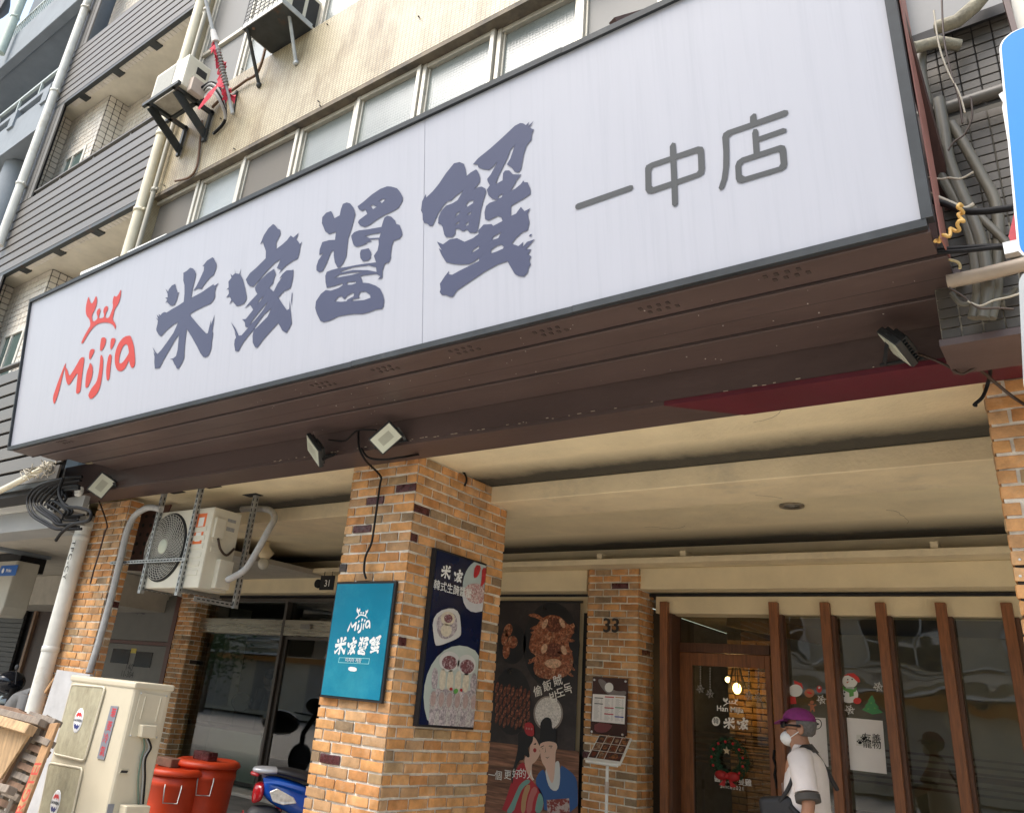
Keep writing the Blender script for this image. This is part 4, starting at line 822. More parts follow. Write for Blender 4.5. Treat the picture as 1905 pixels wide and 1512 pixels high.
sbox('valve_box', ((930, 1440), (1120, 1440), (1090, 1600), (900, 1600)), .09); sbox('serial_plate', ((840, 1440), (890, 1440), (870, 1520), (825, 1520)), .003, M('grey_strip', (.2, .21, .24)), bevel=0)
p = [sidep(*Z2(*c)) for c in ((1105, 930), (1110, 1000), (1085, 1090), (1062, 1250), (1065, 1440))]
for k in range(3): hose('power_cable', ('green cable clipped to the side of the tall ivory unit', 'grey cable beside the green one on the tall ivory unit', 'black cable down the side of the tall ivory unit')[k], 'cable', [q+Vector((.02, .018*k+(.02 if i_ % 2 and k else 0), 0)) for i_, q in enumerate(p)], .007, (M('green_cable', (.10, .15, .11), .5), M('grey_cable', (.3, .3, .28), .5), black)[k], 'cables on the tall ivory unit', 6)
# upper wall unit on a rusty bracket
y0 = 3.3; a, b = P(293, 139, y=y0), P(353, 102, y=y0); zt = (a.z+b.z)/2; x0, x1 = a.x, b.x; zb = P(322, 166, y=y0).z; d = max(.3, min(.42, P(383, 123, x=x1).y-y0))
uc_ = thing('wall_condenser', 'white air conditioner unit on a rusty steel bracket high on the tiled wall', 'air conditioner', ((x0+x1)/2, y0+d/2, zb))
rbox('casing', ivory, uc_, x0, x1, y0, y0+d, zb, zt, .02); mk('mesh_panel', M('grey_mesh', (.33, .33, .30), .7, .15, 60), uc_, 'box', x0+.05, x1-.25, y0-.004, y0+.005, zb+.05, zt-.05)
mk('handle_recess', cavity, uc_, 'box', x1-.001, x1+.004, y0+.13, y0+.26, zt-.2, zt-.1); mk('handle_frame', ivory, uc_, 'box', x1-.002, x1+.012, y0+.1, y0+.29, zt-.26, zt-.21); rbox('valve_cover', M('pinkish_cover', (.5, .42, .36), .5), uc_, x1, x1+.08, y0+.08, y0+.26, zb-.05, zb+.14, .01)
br = thing('wall_bracket', 'rusty black steel bracket carrying the white unit on the tiled wall', 'bracket', ((x0+x1)/2, YF, zb-.5))
for x in (x0+.08, x1-.08):
    m = MB(); m.bar((x, y0-.05, zb-.03), (x, YF, zb-.03), .05, .04); m.bar((x, y0, zb-.06), (x, YF-.02, zb-.36), .012, .12); m.bar((x, YF-.03, zb-.45), (x, YF-.03, zb), .05, .03, (0, 1, 0)); m.build('bracket_arm', darksteel, br)
mk('bracket_rail', darksteel, br, 'box', x0-.02, x1+.04, y0-.06, y0-.02, zb-.05, zb-.008); mk('bracket_rail', darksteel, br, 'box', x0-.02, x1+.04, y0+d-.05, y0+d-.01, zb-.05, zb-.008); mk('drip_plate', M('dirty_plate', (.33, .3, .24), .7, .3, 6), br, 'box', x0+.15, x1-.1, y0, y0+d-.06, zb-.03, zb-.01)
for k in range(4): hose('unit_hose', ('lowest black pipe of the loop behind the white wall unit','grey lagged pipe second in the loop behind the white wall unit','black pipe third in the loop behind the white wall unit','grey lagged pipe topmost in the loop behind the white wall unit')[3-k], 'hose', [(x1+.05, y0+.2+.02*k, zb+.05), (x1+.2, y0+.25, zb+.12-.03*k), (x1+.32, y0+.33, zb-.02-.04*k), (x1+.3, YF-.04, zb-.3), (x1+.1, YF-.03, zb-.42)], .018, (black, lag)[k % 2], 'lagged pipes by the white wall unit', 7)
# window unit in a steel tray at the top
a, b = P(506, 98, y=YF), P(579, 53, y=YF); zt = (a.z+b.z)/2; yf = P(452, 54, z=zt).y
wa = thing('window_unit', 'box air conditioner in a grey steel tray sticking out of the upper windows', 'air conditioner', ((a.x+b.x)/2, (yf+YF)/2, zt))
mk('tray', darksteel, wa, 'box', a.x, b.x, yf, YF+.05, zt-.012, zt)
m = MB()
for s in ((a.x-.01, a.x, yf-.01, YF), (b.x, b.x+.01, yf-.01, YF), (a.x, b.x, yf-.01, yf)): m.box(s[0], s[1], s[2], s[3], zt-.015, zt+.05)
m.build('tray_edge', steel, wa); rbox('casing', ivory, wa, a.x+.05, b.x-.04, yf+.06, YF+.1, zt+.03, zt+.48, .01)
lv = MB()
for k in range(3): lv.box(b.x-.041, b.x-.03, yf+.14+k*.19, yf+.28+k*.19, zt+.08, zt+.42)
lv.build('side_vents', cavity, wa)
gl = MB()
for k in range(9): gl.box(a.x, b.x, yf-.006, yf, zt+.05+k*.06, zt+.056+k*.06)
for k in range(9): gl.box(a.x+(b.x-a.x)*k/8-.004, a.x+(b.x-a.x)*k/8+.004, yf-.012, yf-.006, zt, zt+.55)
gl.build('front_grid', darksteel, wa, kind='stuff')
for k, (pt, top) in enumerate(((P(482, 159, y=YF-.01), (a.x+.05, yf+.02, zt-.01)), (P(551, 118, y=YF-.01), (b.x-.05, yf-.02, zt+.35)))): m = MB(); m.tube([pt, top], .02, 8); m.ball(pt, .035, nu=8, nv=5); m.build('stay', darksteel if k == 0 else steel, wa)
hose('drain_hose', 'brown drain hose hanging from the window air conditioner across the tiled wall', 'hose', [(a.x+.12, yf+.05, zt-.02), P(497, 60, y=yf+.3), P(482, 130, y=YF-.06), P(455, 152, y=YF-.04), P(415, 181, y=YF-.03), P(395, 200, y=YF-.03)], .016, M('brown_hose', (.14, .075, .04), .6), 'hoses on the tiled wall')
hose('drain_hose', 'thin brown hose hanging down below the white wall unit', 'hose', [P(376, 225, y=YF-.02), P(372, 265, y=YF-.02), P(366, 310, y=YF-.02), P(352, 330, y=YF-.02), P(326, 337, y=YF-.04)], .014, M('brown_hose', (.14, .075, .04), .6), 'hoses on the tiled wall')
# flag pole with a torn red flag
fp = thing('flag_pole', 'grey flag pole on the tiled wall wrapped in a torn red flag', 'flag', tuple(P(432, 205, y=3.6)))
pa, pb = P(433, 212, y=3.66), P(380, -10, y=3.15); ax = (pb-pa).normalized(); s1 = ax.cross(Vector((0, 1, 0))).normalized(); s2_ = ax.cross(s1)
m = MB(); m.tube([pa, pb], .02, 8); m.build('pole', M('pole_grey', (.3, .31, .31), .45), fp)
m = MB(); m.bar(P(440, 172, y=YF-.01), pa+ax*.22, .02, .02); m.bar(P(433, 205, y=YF-.01), pa+ax*.05, .02, .02); m.bar(P(440, 170, y=YF-.01), P(434, 210, y=YF-.01), .03, .02, (0, 1, 0)); m.build('holder', darksteel, fp)
redcl = M('torn_red_cloth', (.56, .035, .065), .75, .2, 9); L0 = (P(427, 180, y=3.58)-pa).length; L1 = (P(398, 68, y=3.3)-pa).length
m = MB(); rf = random.Random(5); n = 46
for sidek in (-1, 1, .3):
    prev = None
    for k in range(n):
        t_ = k/(n-1); c = pa+ax*(L0+(L1-L0)*t_); w = .03+.04*abs(math.sin(t_*7+sidek*2))*(1-.3*t_)+rf.uniform(-.018, .018); ph = sidek*1.2+math.sin(t_*11)*.9
        e = c+(s1*math.cos(ph)*sidek+s2_*math.sin(ph))*w-Vector((0, 0, .09*rf.random())); cur = (c+s2_*.022*sidek, e)
        if prev and rf.random() > .08: m.add([prev[0], prev[1], cur[1], cur[0]], [(0, 1, 2, 3)], True)
        prev = cur
m.build('flag_cloth', redcl, fp, recalc=False, smooth=True)
m = MB(); pp0 = pa+ax*(L0+(L1-L0)*.35)+s1*.05; m.add([pp0, pp0+Vector((-.12, -.05, -.16)), pp0+Vector((-.3, -.03, -.28)), pp0+Vector((-.26, -.03, -.32)), pp0+Vector((-.06, -.03, -.22))], [(0, 1, 2, 3, 4)]); m.build('torn_strip', redcl, fp, recalc=False)
m = MB(); m.tube([pa+ax*(L0+(L1-L0)*(.2+.65*k/90))+(s1*math.cos(k*.9)+s2_*math.sin(k*.9))*.034 for k in range(91)], .008, 5); m.build('cord', M('grey_cord', (.3, .29, .28), .7), fp)
m = MB(); m.tube([pa+ax*(L1-.02), pa+ax*(L1+.14)], [.045, .03], 8); m.build('tape', M('white_tape', (.6, .58, .55), .6), fp)
# ------------------------------------------------------------------ restaurant front: posts, glass, door
YG = 8.55
shop = thing('storefront', 'dark wooden restaurant front with upright posts, tall panes and a glazed door under the arcade', 'shopfront', (-1.5, YG, 0))
ZL = 2.62
posts = [P(a, 1123, y=8.4).x for a in (1227, 1429, 1524, 1627, 1738.5)]; pw = .085
posts += [posts[-1]+.5*k for k in range(1, 6)]
for i, x in enumerate(posts):
    m = MB(); m.box(x, x+pw, 8.40, 8.54, 0, 2.735); o = m.build('post', wood, shop, bevel=.004); mk('post_lining', woodd, o, 'box', x+pw, x+pw+.035, 8.44, 8.545, .02, ZL-.004)
for i in range(1, len(posts)-1):
    g_ = mk('pane', pane_wavy, shop, 'box', posts[i]+pw+.036, posts[i+1]-.002, YG, YG+.006, .02, ZL-.004)
    fm = MB(); a_, b_ = posts[i]+pw+.036, posts[i+1]-.002; fm.box(a_, b_, YG+.01, YG+.05, .9, .94); fm.box(a_, b_, YG+.01, YG+.05, 1.30, 1.325); fm.build('cross_rail', woodd, shop)
# door recessed between the first two posts
YD = 8.75; dx0, dx1 = P(1264, 1300, y=YD).x, P(1437, 1300, y=YD).x; zt_ = P(1300, 1196, y=YD).z; zr_ = P(1300, 1213, y=YD).z
mk('recess_lining', woodd, shop, 'box', posts[0]+pw+.002, dx0-.002, 8.47, YD+.04, 0, ZL-.004)
mk('transom', pane_glass, shop, 'box', dx0, dx1, YD, YD+.006, zt_+.003, ZL-.004); mk('transom_rail', woodd, shop, 'box', dx0, dx1, YD-.03, YD+.05, zr_, zt_)
door = MB(); zdi = P(1350, 1240, y=YD).z; xi0, xi1 = P(1289, 1300, y=YD).x, P(1427, 1300, y=YD).x
door.box(dx0+.005, xi0, YD-.02, YD+.03, .01, zr_-.005); door.box(xi1, dx1-.003, YD-.02, YD+.03, .01, zr_-.005); door.box(xi0, xi1, YD-.018, YD+.028, zdi, zr_-.005); door.box(xi0, xi1, YD-.018, YD+.028, .01, .2)
dr = door.build('door', wood, shop, bevel=.004); mk('door_glass', pane_glass, dr, 'box', xi0, xi1, YD, YD+.006, .2, zdi)
m = MB(); m.tube([P(a, b, y=YD-.06) for a, b in ((1441, 1394), (1439, 1410), (1444, 1425), (1441, 1440), (1446, 1466))], .014, 8); m.tube([P(a, b, y=YD-.05) for a, b in ((1443, 1425), (1455, 1428), (1459, 1437))], .013, 8); m.build('door_handle', black, dr)
PD = (Vector((0, YD-.001, 0)), Vector((0, -1, 0))); prn = M('white_print', (.88, .86, .8), .6, 0, rv=0)
glyph('door_print', ['arch'], prn, dr, [(1345, 1297), (1373, 1296), (1373, 1312), (1345, 1313)], PD, .002)
ux, uz = Vector((1, 0, 0)), Vector((0, 0, 1))
def ptext(body, px, py, pl_y, size, mat, par, name='print', bold=.0, dirpx=None, **k):
    o = P(px, py, y=pl_y); u = ux if dirpx is None else (P(px+dirpx[0], py+dirpx[1], y=pl_y)-o).normalized(); v = Vector((-u.z, 0, u.x)); return text(name, body, mat, par, o, u, v, size, bold, **k)
yp_ = YD-.003
ptext('Han Mijia', 1358, 1319, yp_, .075, prn, dr, 'door_print', .02); glyph('door_print', ['rice', 'home'], prn, dr, [(1345, 1331), (1393, 1334), (1393, 1358), (1345, 1355)], PD, .002)
m = MB(); m.flat([[P(*q, y=yp_) for q in ell(1332, 1341, 7.5, 8.5)]]); ci = m.build('print_disc', prn, dr, recalc=False); ptext('韓', 1332, 1341, yp_-.002, .06, black, ci, 'disc_character')
ptext('醬蟹&一隻雞', 1363, 1452, yp_, .068, prn, dr, 'door_print', .012); ptext('Since2021', 1362, 1464, yp_, .052, prn, dr, 'door_print', .005, spacing=1.15)
# inside of the restaurant
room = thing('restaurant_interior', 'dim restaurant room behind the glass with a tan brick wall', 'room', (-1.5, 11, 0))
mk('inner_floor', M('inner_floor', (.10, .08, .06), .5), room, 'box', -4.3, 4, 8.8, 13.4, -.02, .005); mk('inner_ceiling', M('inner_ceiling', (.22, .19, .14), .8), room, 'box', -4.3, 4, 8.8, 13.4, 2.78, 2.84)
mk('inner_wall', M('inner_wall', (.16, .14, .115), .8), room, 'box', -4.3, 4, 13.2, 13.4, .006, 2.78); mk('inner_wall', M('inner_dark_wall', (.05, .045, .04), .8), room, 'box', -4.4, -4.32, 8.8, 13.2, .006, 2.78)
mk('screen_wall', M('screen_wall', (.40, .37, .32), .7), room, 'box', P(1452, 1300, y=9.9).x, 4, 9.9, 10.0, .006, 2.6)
mk('ceiling_timber', M('yellow_timber', (.36, .19, .04), .5, .2, 5), room, 'bar', P(1355, 1152, y=9.6), P(1440, 1185, y=9.6)+Vector((.6, 0, 0)), .1, .16)
bxa, bxb = P(1356, 1300, y=10.8).x, P(1470, 1300, y=10.8).x+.7
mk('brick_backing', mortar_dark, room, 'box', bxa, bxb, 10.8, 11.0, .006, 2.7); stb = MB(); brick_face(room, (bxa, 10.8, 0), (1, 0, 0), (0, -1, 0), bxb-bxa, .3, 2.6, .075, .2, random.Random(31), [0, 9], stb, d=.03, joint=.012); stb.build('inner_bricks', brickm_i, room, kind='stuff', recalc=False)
for k in range(6):
    z = P(1340, 1362+11.*k, y=8.86).z; mk('sill_slat', woodd, room, 'box', -3.85, 3.6, 8.85, 8.88, z-.02, z)
lp = P(1371, 1280, y=10.45); lamp = thing('wall_lamp', 'glowing bulb lamp with an open black shade inside the wooden door', 'lamp', tuple(lp))
m = MB(); m.ball(lp, .05, .05, .065); m.build('bulb', emis('warm_bulb', (1, .62, .22), 9), lamp)
m = MB(); m.ball(lp+Vector((-.13, .05, .1)), .035, nu=10, nv=6); m.build('bulb', MATS['warm_bulb'], lamp)
m = MB()
for k in range(6): t_ = 2*math.pi*k/6; m.tube([lp+Vector((.03*math.cos(t_), .03*math.sin(t_), .3)), lp+Vector((.11*math.cos(t_), .11*math.sin(t_), 0))], .007, 5)
m.lathe(lp+Vector((0, 0, .28)), [(.02, 0), (.05, .01), (.03, .08)], 12); m.build('cage_shade', black, lamp)
pl = bpy.data.lights.new('lamp_light', 'POINT'); pl.energy = 1.7; pl.color = (1, .60, .25); pl.shadow_soft_size = .06; plo = bpy.data.objects.new('lamp_light', pl); COL.objects.link(plo); plo.parent = lamp; plo.location = (0, -.12, -.02)
# wreath on the door, ornaments, notices and window stickers
wc = P(1356, 1412, y=8.70); wr = thing('wreath', 'green Christmas wreath with red berries and a red bow hung on the restaurant door', 'wreath', tuple(wc)); rg = random.Random(8)
lf = MB(); be = MB(); R0 = .155
for k in range(420):
    t_ = rg.uniform(0, 2*math.pi); ph = rg.uniform(0, 2*math.pi); c = wc+Vector(((R0+.045*math.cos(ph))*math.cos(t_), .03*math.sin(ph), (R0+.045*math.cos(ph))*math.sin(t_))); d_ = Vector((rg.gauss(0, 1), rg.gauss(0, .6), rg.gauss(0, 1))).normalized(); e_ = d_.orthogonal().normalized()
    lf.add([c-d_*.03, c+e_*.008, c+d_*.03, c-e_*.008], [(0, 1, 2, 3)])
lf.build('needles', M('wreath_green', (.02, .07, .03), .7, .4, 20), wr, kind='stuff', recalc=False)
for k in range(13): t_ = 2*math.pi*k/13+.2; be.ball(wc+Vector((R0*1.05*math.cos(t_), -.05, R0*1.05*math.sin(t_))), .014, nu=8, nv=5)
be.build('berries', M('berry_red', (.55, .02, .03), .3), wr, kind='stuff'); m = MB()
for s_ in (-1, 1): m.ball(wc+Vector((.06*s_, -.06, -.15)), .07, .03, .045, 10, 7); m.prism([wc+Vector((.01*s_, -.055, -.16)), wc+Vector((.09*s_, -.05, -.24)), wc+Vector((.03*s_, -.05, -.25))], (0, -.006, 0))
m.ball(wc+Vector((0, -.07, -.15)), .03, nu=8, nv=6); m.build('bow', M('bow_red', (.38, .012, .012), .6, .2, 12), wr)
m = MB(); sc_ = wc+Vector((.0, -.05, .08))
m.prism([sc_+Vector(((.04 if k % 2 == 0 else .017)*math.sin(k*math.pi/5), 0, (.04 if k % 2 == 0 else .017)*math.cos(k*math.pi/5))) for k in range(10)], (0, -.01, 0)); m.build('star', M('star_gold', (.5, .4, .25), .4), wr)
def flake(cx, cy, r, y, par, name='snowflake', mat=prn):
    m = MB(); c = P(cx, cy, y=y)
    for k in range(3):
        t_ = math.pi*k/3+.2; d_ = Vector((math.cos(t_), 0, math.sin(t_)))*r; m.bar(c-d_, c+d_, r*.16, .002, (0, 1, 0))
        for s_ in (-1, 1): q = c+d_*.6*s_; e_ = Vector((-math.sin(t_), 0, math.cos(t_)))*r*.3; m.bar(q-e_, q+e_, r*.12, .002, (0, 1, 0))
    return m.build(name, mat, par)
for k, (fx, f0, f1) in enumerate(((1303, 1240, 1278), (1321, 1243, 1287), (1393, 1243, 1291), (1411, 1244, 1294))):
    t = thing('snowflake_garland', ('first and shortest hanging snowflake string from the left on the wooden door', 'second hanging snowflake string from the left on the wooden door', 'hanging snowflake string right of the lit lamp on the door glass', 'rightmost hanging snowflake string on the wooden door')[k], 'ornament', tuple(P(fx, f0, y=8.725)), 'snowflake strings on the door')
    m = MB(); p0, p1 = P(fx, f0, y=8.725), P(fx, f1, y=8.725)
    for q in range(9): m.ball(p0.lerp(p1, q/9), .009, nu=6, nv=4)
    m.build('bead_string', M('silver_bead', (.35, .34, .32), .4), t); flake(fx, f1+3, .045, 8.72, t, 'snowflake', MATS['silver_bead'])
PG = (Vector((0, YG-.001, 0)), Vector((0, -1, 0))); Z3f = lambda pts: ZM(1400, 1100, .27248, pts)
def notice(label, quad):
    c = [P(*q, y=YG-.004) for q in quad]; m = MB(); m.prism(c, (0, -.002, 0)); o = m.build('notice', M('notice_paper', (.8, .78, .76), .5, .05, 3), None); return tag(o, label, 'notice', 'white notices on the panes')
n1 = notice('white notice with a round stamp behind the walking man', [(1497, 1333), (1536, 1335), (1541.7, 1425.6), (1503, 1423)])
n2 = notice('white notice with paw prints and four black characters on the window', [(1575, 1334), (1642, 1340), (1650, 1439), (1582, 1431)])
yn = YG-.0075; m = MB(); m.flat([[P(*q, y=yn) for q in ell(1520, 1346, 9, 10)], [P(*q, y=yn) for q in ell(1520, 1346, 7.5, 8.5)]]); m.flat([[P(*q, y=yn) for q in ell(1520, 1346, 4, 2)]]); m.build('round_stamp', black, n1, recalc=False)
m = MB(); m.flat([[P(*q, y=yn) for q in Z3f([(710, 975), (852, 985), (856, 1062), (708, 1050)])]]); m.build('label_patch', M('label_white', (.68, .67, .62), .5, 0, rv=0), n2, recalc=False)
ptext('友善', 1621.5, 1373, yn-.002, .08, black, n2, 'characters', .004); ptext('寵物', 1622, 1384.5, yn-.002, .08, black, n2, 'characters', .004)
m = MB()
for (ax_, az_, s_) in ((1607, 1373, 1.), (1600, 1380.5, 1.)):
    m.flat([[P(*q, y=yn-.002) for q in ell(ax_, az_, 3.6, 3)]])
    for k in range(4): t_ = math.radians(205+43*k); m.flat([[P(*q, y=yn-.002) for q in ell(ax_+5.4*math.cos(t_), az_+5*math.sin(t_), 1.3, 1.7, n=10)]])
m.build('paw_prints', black, n2, recalc=False)
def sticker(name, label, cat, layers):
    root = None
    for k, (pn_, shapes, mt) in enumerate(layers):
        for s_ in shapes:
            m = MB(); m.flat([[P(*q, y=YG-.002-.0012*k) for q in s_]])
            o = m.build(name if root is None else pn_, mt, root, recalc=False)
            if root is None: root = tag(o, label, cat, 'Christmas stickers on the panes')
    return root
sw = M('sticker_white', (.8, .8, .76), .5, .02, rv=0); sr_ = M('sticker_red', (.6, .03, .02), .5, .02, rv=0); sg = M('sticker_green', (.12, .36, .08), .5, .02, rv=0); sdg = M('sticker_dark_green', (.05, .26, .08), .5, .02, rv=0); so = M('sticker_orange', (.45, .15, .06), .5, .02, rv=0)
def E3(cx, cy, rx, ry, rot=0): return Z3f(ell(cx, cy, rx, ry, rot, 22))
sticker('snowman_sticker', 'round white snowman sticker with a red hat and green scarf on the window', 'sticker', [('sticker_body', [E3(665, 610, 52, 50), E3(660, 705, 62, 55)], sw), ('red_hat', [Z3f([(620, 575), (650, 558), (690, 556), (725, 585), (735, 612), (722, 622), (690, 590), (655, 572)]), E3(715, 745, 28, 22)], sr_), ('scarf', [Z3f([(612, 640), (640, 660), (690, 665), (712, 650), (705, 680), (690, 685), (692, 712), (662, 718), (660, 690), (620, 670)])], sg), ('buttons', [E3(628, 685, 6, 6, 0), E3(624, 712, 6, 6), E3(650, 600, 5, 5), E3(680, 598, 5, 5)], black), ('nose', [Z3f([(640, 615), (662, 612), (645, 626)])], so)])
sticker('tree_sticker', 'green fir tree sticker beside the snowman on the window', 'sticker', [('sticker_body', [Z3f([(815, 705), (840, 750), (830, 752), (865, 790), (850, 792), (892, 825), (820, 838), (745, 805), (775, 785), (765, 780), (795, 748), (785, 745)])], sdg), ('tree_dots', [E3(810, 760, 6, 6), E3(835, 795, 6, 6), E3(790, 800, 6, 6)], sg)])
sticker('plain_sticker', 'plain red and white sticker above the purple cap on the window', 'sticker', [('sticker_body', [Z3f([(245, 720), (290, 705), (300, 765), (250, 768)]), Z3f([(280, 605), (335, 625), (348, 665), (290, 640)])], sr_), ('white_trim', [E3(293, 675, 48, 42)], sw)])  # plain shape put in place of a bearded figure
sticker('cookie_sticker', 'small brown cookie figure sticker below the round orange ornament', 'sticker', [('sticker_body', [E3(405, 755, 13, 12), E3(407, 787, 14, 18), E3(390, 772, 12, 6, 20), E3(425, 775, 12, 6, -20), E3(398, 808, 6, 12, 10), E3(420, 808, 6, 12, -10)], so)])
sticker('ornament_sticker', 'round orange ornament sticker on the pane right of the white beard shape', 'sticker', [('sticker_body', [E3(388, 692, 34, 30)], so), ('ornament_band', [E3(388, 690, 20, 8, 20)], sr_)])
sticker('gift_sticker', 'small red and white sticker at the top right of the ornament stickers', 'sticker', [('sticker_body', [E3(455, 665, 18, 24)], sr_), ('white_dots', [E3(455, 655, 8, 8)], sw)])
for k, (cx, cy) in enumerate(((470, 737), (663, 805), (858, 650))):
    o = flake(1400+.27248*cx, 1100+.27248*cy, .045, YG-.006, None, 'snowflake_sticker', sw); tag(o, ('white snowflake sticker beside the brown cookie figure', 'white snowflake sticker below the round snowman', 'white snowflake sticker above the fir tree sticker')[k], 'sticker', 'Christmas stickers on the panes')

# ------------------------------------------------------------------ number 33, menu board, menu stand
nm = tag(ptext('33', 1137, 1164, 8.165, .21, M('iron_black', (.02, .017, .015), .5), None, 'house_number', .012, thick=.008), 'black metal house number 33 on the rear brick pillar', 'house number')
MY = 8.16
mbq = [P(*q, y=MY) for q in ((1103, 1258), (1168, 1262), (1166, 1369), (1098, 1364))]
mb = thing('menu_board', 'brown acrylic menu board with a printed price sheet on the rear brick pillar', 'menu board', tuple(mbq[3])); m = MB(); m.prism(mbq, (0, .008, 0)); m.build('backing', M('choc_acrylic', (.05, .018, .014), .2, .2, 3), mb)
def yflat(name, polys, mat, par, y): m = MB(); [m.flat([[P(*q, y=y) for q in s_]]) for s_ in polys]; return m.build(name, mat, par, recalc=False)
yflat('swirl_print', [smooth_px([(1110, 1262), (1124, 1263), (1135, 1280), (1150, 1286), (1166, 1284), (1164, 1294), (1140, 1296), (1122, 1284)], 2)], M('swirl_grey', (.2, .17, .16), .4), mb, MY-.002); yflat('lid_print', [ell(1133, 1278, 8, 9)], sw, mb, MY-.003)
yflat('wine_print', [smooth_px([(1106, 1343), (1140, 1346), (1136, 1356), (1124, 1363), (1105, 1360)], 1)], M('wine_red', (.16, .03, .03), .4), mb, MY-.002)
pap = yflat('price_sheet', [[(1102.8, 1290), (1164, 1293.7), (1162, 1346.5), (1100.6, 1340.7)]], M('sheet_paper', (.85, .82, .8), .6, .03), mb, MY-.006)
def sheet(u, v): return ((1102.8*(1-u)+1164*u)*(1-v)+(1100.6*(1-u)+1162*u)*v, (1290*(1-u)+1293.7*u)*(1-v)+(1340.7*(1-u)+1346.5*u)*v)
cols_ = [M('ink_'+n_, c_, .6, 0, rv=0) for n_, c_ in (('black', (.03, .03, .03)), ('red', (.5, .06, .08)), ('orange', (.55, .25, .05)), ('green', (.05, .25, .1)), ('blue', (.03, .06, .35)), ('grey', (.3, .3, .3)))]
def qd(u0, u1, v0, v1): return [sheet(u0, v0), sheet(u1, v0), sheet(u1, v1), sheet(u0, v1)]
bars = {0: [(.06, .32, .12, .15), (.06, .32, .33, .36)], 1: [(.37, .65, .06, .1), (.37, .65, .45, .49), (.37, .65, .67, .71)], 2: [(.69, .96, .06, .09)], 3: [(.69, .96, .42, .45)], 4: [(.69, .96, .74, .78)]}
for c_, bl_ in bars.items(): yflat('heading_bar', [qd(*b_) for b_ in bl_], cols_[c_], pap, MY-.0075)
tl_ = []
for (u0, u1) in ((.06, .3), (.38, .63), (.7, .94)):
    v = .14
    while v < .94: tl_.append(qd(u0, u0+(u1-u0)*R_.uniform(.4, .7), v, v+.008)); tl_.append(qd(u1-.05, u1, v, v+.008)); v += .032
yflat('menu_lines', tl_, cols_[5], pap, MY-.007)['kind'] = 'stuff'
for q in ((1106, 1264), (1164, 1267), (1101, 1360), (1158, 1366)): m = MB(); m.lathe(P(*q, y=MY-.006), [(.012, -.006), (.014, 0), (.014, .008)], 10, 'y'); m.build('stud', M('chrome', (.7, .7, .7), .2, metal=1), mb)
ms = thing('menu_stand', 'white tilted menu stand with twelve dish photos on a thin pole', 'menu stand', (-4.2, 7.5, 0))
ca, cb_ = P(1114.5, 1365.6, y=7.76), P(1175, 1372, y=7.76); cc_, cd = P(1153.4, 1422, y=7.5), P(1089.5, 1413, y=7.5)
nn = (cb_-ca).cross(cd-ca).normalized(); nn = nn if nn.y < 0 else -nn
m = MB(); m.prism([ca, cb_, cc_, cd], -nn*.02); m.build('board', white, ms, bevel=.004)
def st_(u, v, o=.003): return (ca*(1-u)+cb_*u)*(1-v)+(cd*(1-u)+cc_*u)*v+nn*o
dm = [M('dish_'+str(i), c_, .5, .6, 40, col2=c2, mask=(.45, .55), mscale=30) for i, (c_, c2) in enumerate((((.03, .02, .02), (.3, .12, .05)), ((.35, .25, .17), (.14, .05, .02)), ((.025, .02, .025), (.12, .02, .01))))]
for j in range(3):
    for i in range(4):
        if j == 2 and i == 3: continue
        w_ = 2 if (j == 2 and i == 2) else 1
        u0, u1, v0, v1 = .04+.235*i, .04+.235*(i+w_)-.02, .04+.29*j, .04+.29*(j+1)-.02
        m = MB(); m.flat([[st_(u0, v0), st_(u1, v0), st_(u1, v1), st_(u0, v1)]]); o = m.build('dish_photo', dm[(2, 1, 2, 0)[(i+j) % 4]], ms, recalc=False)
        m = MB(); m.flat([[st_((u0+u1)/2+(u1-u0)*.3*math.cos(t_), (v0+v1)/2+(v1-v0)*.34*math.sin(t_), .0045) for t_ in [2*math.pi*k/16 for k in range(16)]]]); m.build('dish_plate', (dm[0], dm[1], M('soup_red', (.15, .03, .015), .4, .5, 60))[(i*2+j) % 3], o, recalc=False)
m = MB(); m.tube([cd-nn*.01+(cc_-cd)*.02+Vector((0, -.01, -.0)), cc_-nn*.01-(cc_-cd)*.06+Vector((0, -.01, 0))], .018, 8); m.build('lip', white, ms)
pb_ = (cc_+cd)/2+Vector((.02, .06, 0)); m = MB(); m.tube([(pb_.x, pb_.y, .03), pb_+Vector((0, 0, .0))], .016, 10); m.lathe((pb_.x, pb_.y, 0), [(.17, 0), (.17, .012), (.03, .03)], 20); m.build('pole', white, ms)
m = MB(); zc_ = P(1129, 1464, y=7.56).z; m.lathe((pb_.x, pb_.y, zc_), [(.017, -.05), (.021, -.045), (.021, .045), (.017, .05)], 10); m.build('pole_collar', M('pinkish_cover', (.5, .42, .36)), ms)
# ------------------------------------------------------------------ teal light box poster
PT = (Vector((0, 4.455, 0)), Vector((0, -1, 0)))
q = [P(*c, y=4.455) for c in ((625, 1082), (738, 1079.5), (706, 1306), (593, 1297))]
x0, x1, z0, z1 = (q[0].x+q[3].x)/2, (q[1].x+q[2].x)/2, (q[2].z+q[3].z)/2, (q[0].z+q[1].z)/2
tp = thing('teal_poster', 'framed teal poster with white crab emblem on the front of the middle brick pillar', 'poster', ((x0+x1)/2, 4.47, z0))
m = MB(); m.box(x0, x1, 4.463, 4.49, z0, z1); m.build('frame', blackmat, tp, bevel=.003)
tealm = M('teal_print', (.008, .19, .30), .09, .10, 2.2, spec=.6, rv=.02, col2=(.03, .27, .36), mask=(.5, .7), mscale=1.2); mk('print', tealm, tp, 'box', x0+.018, x1-.018, 4.457, 4.462, z0+.018, z1-.018)
tw = M('poster_white', (.78, .8, .78), .3, 0, rv=0)
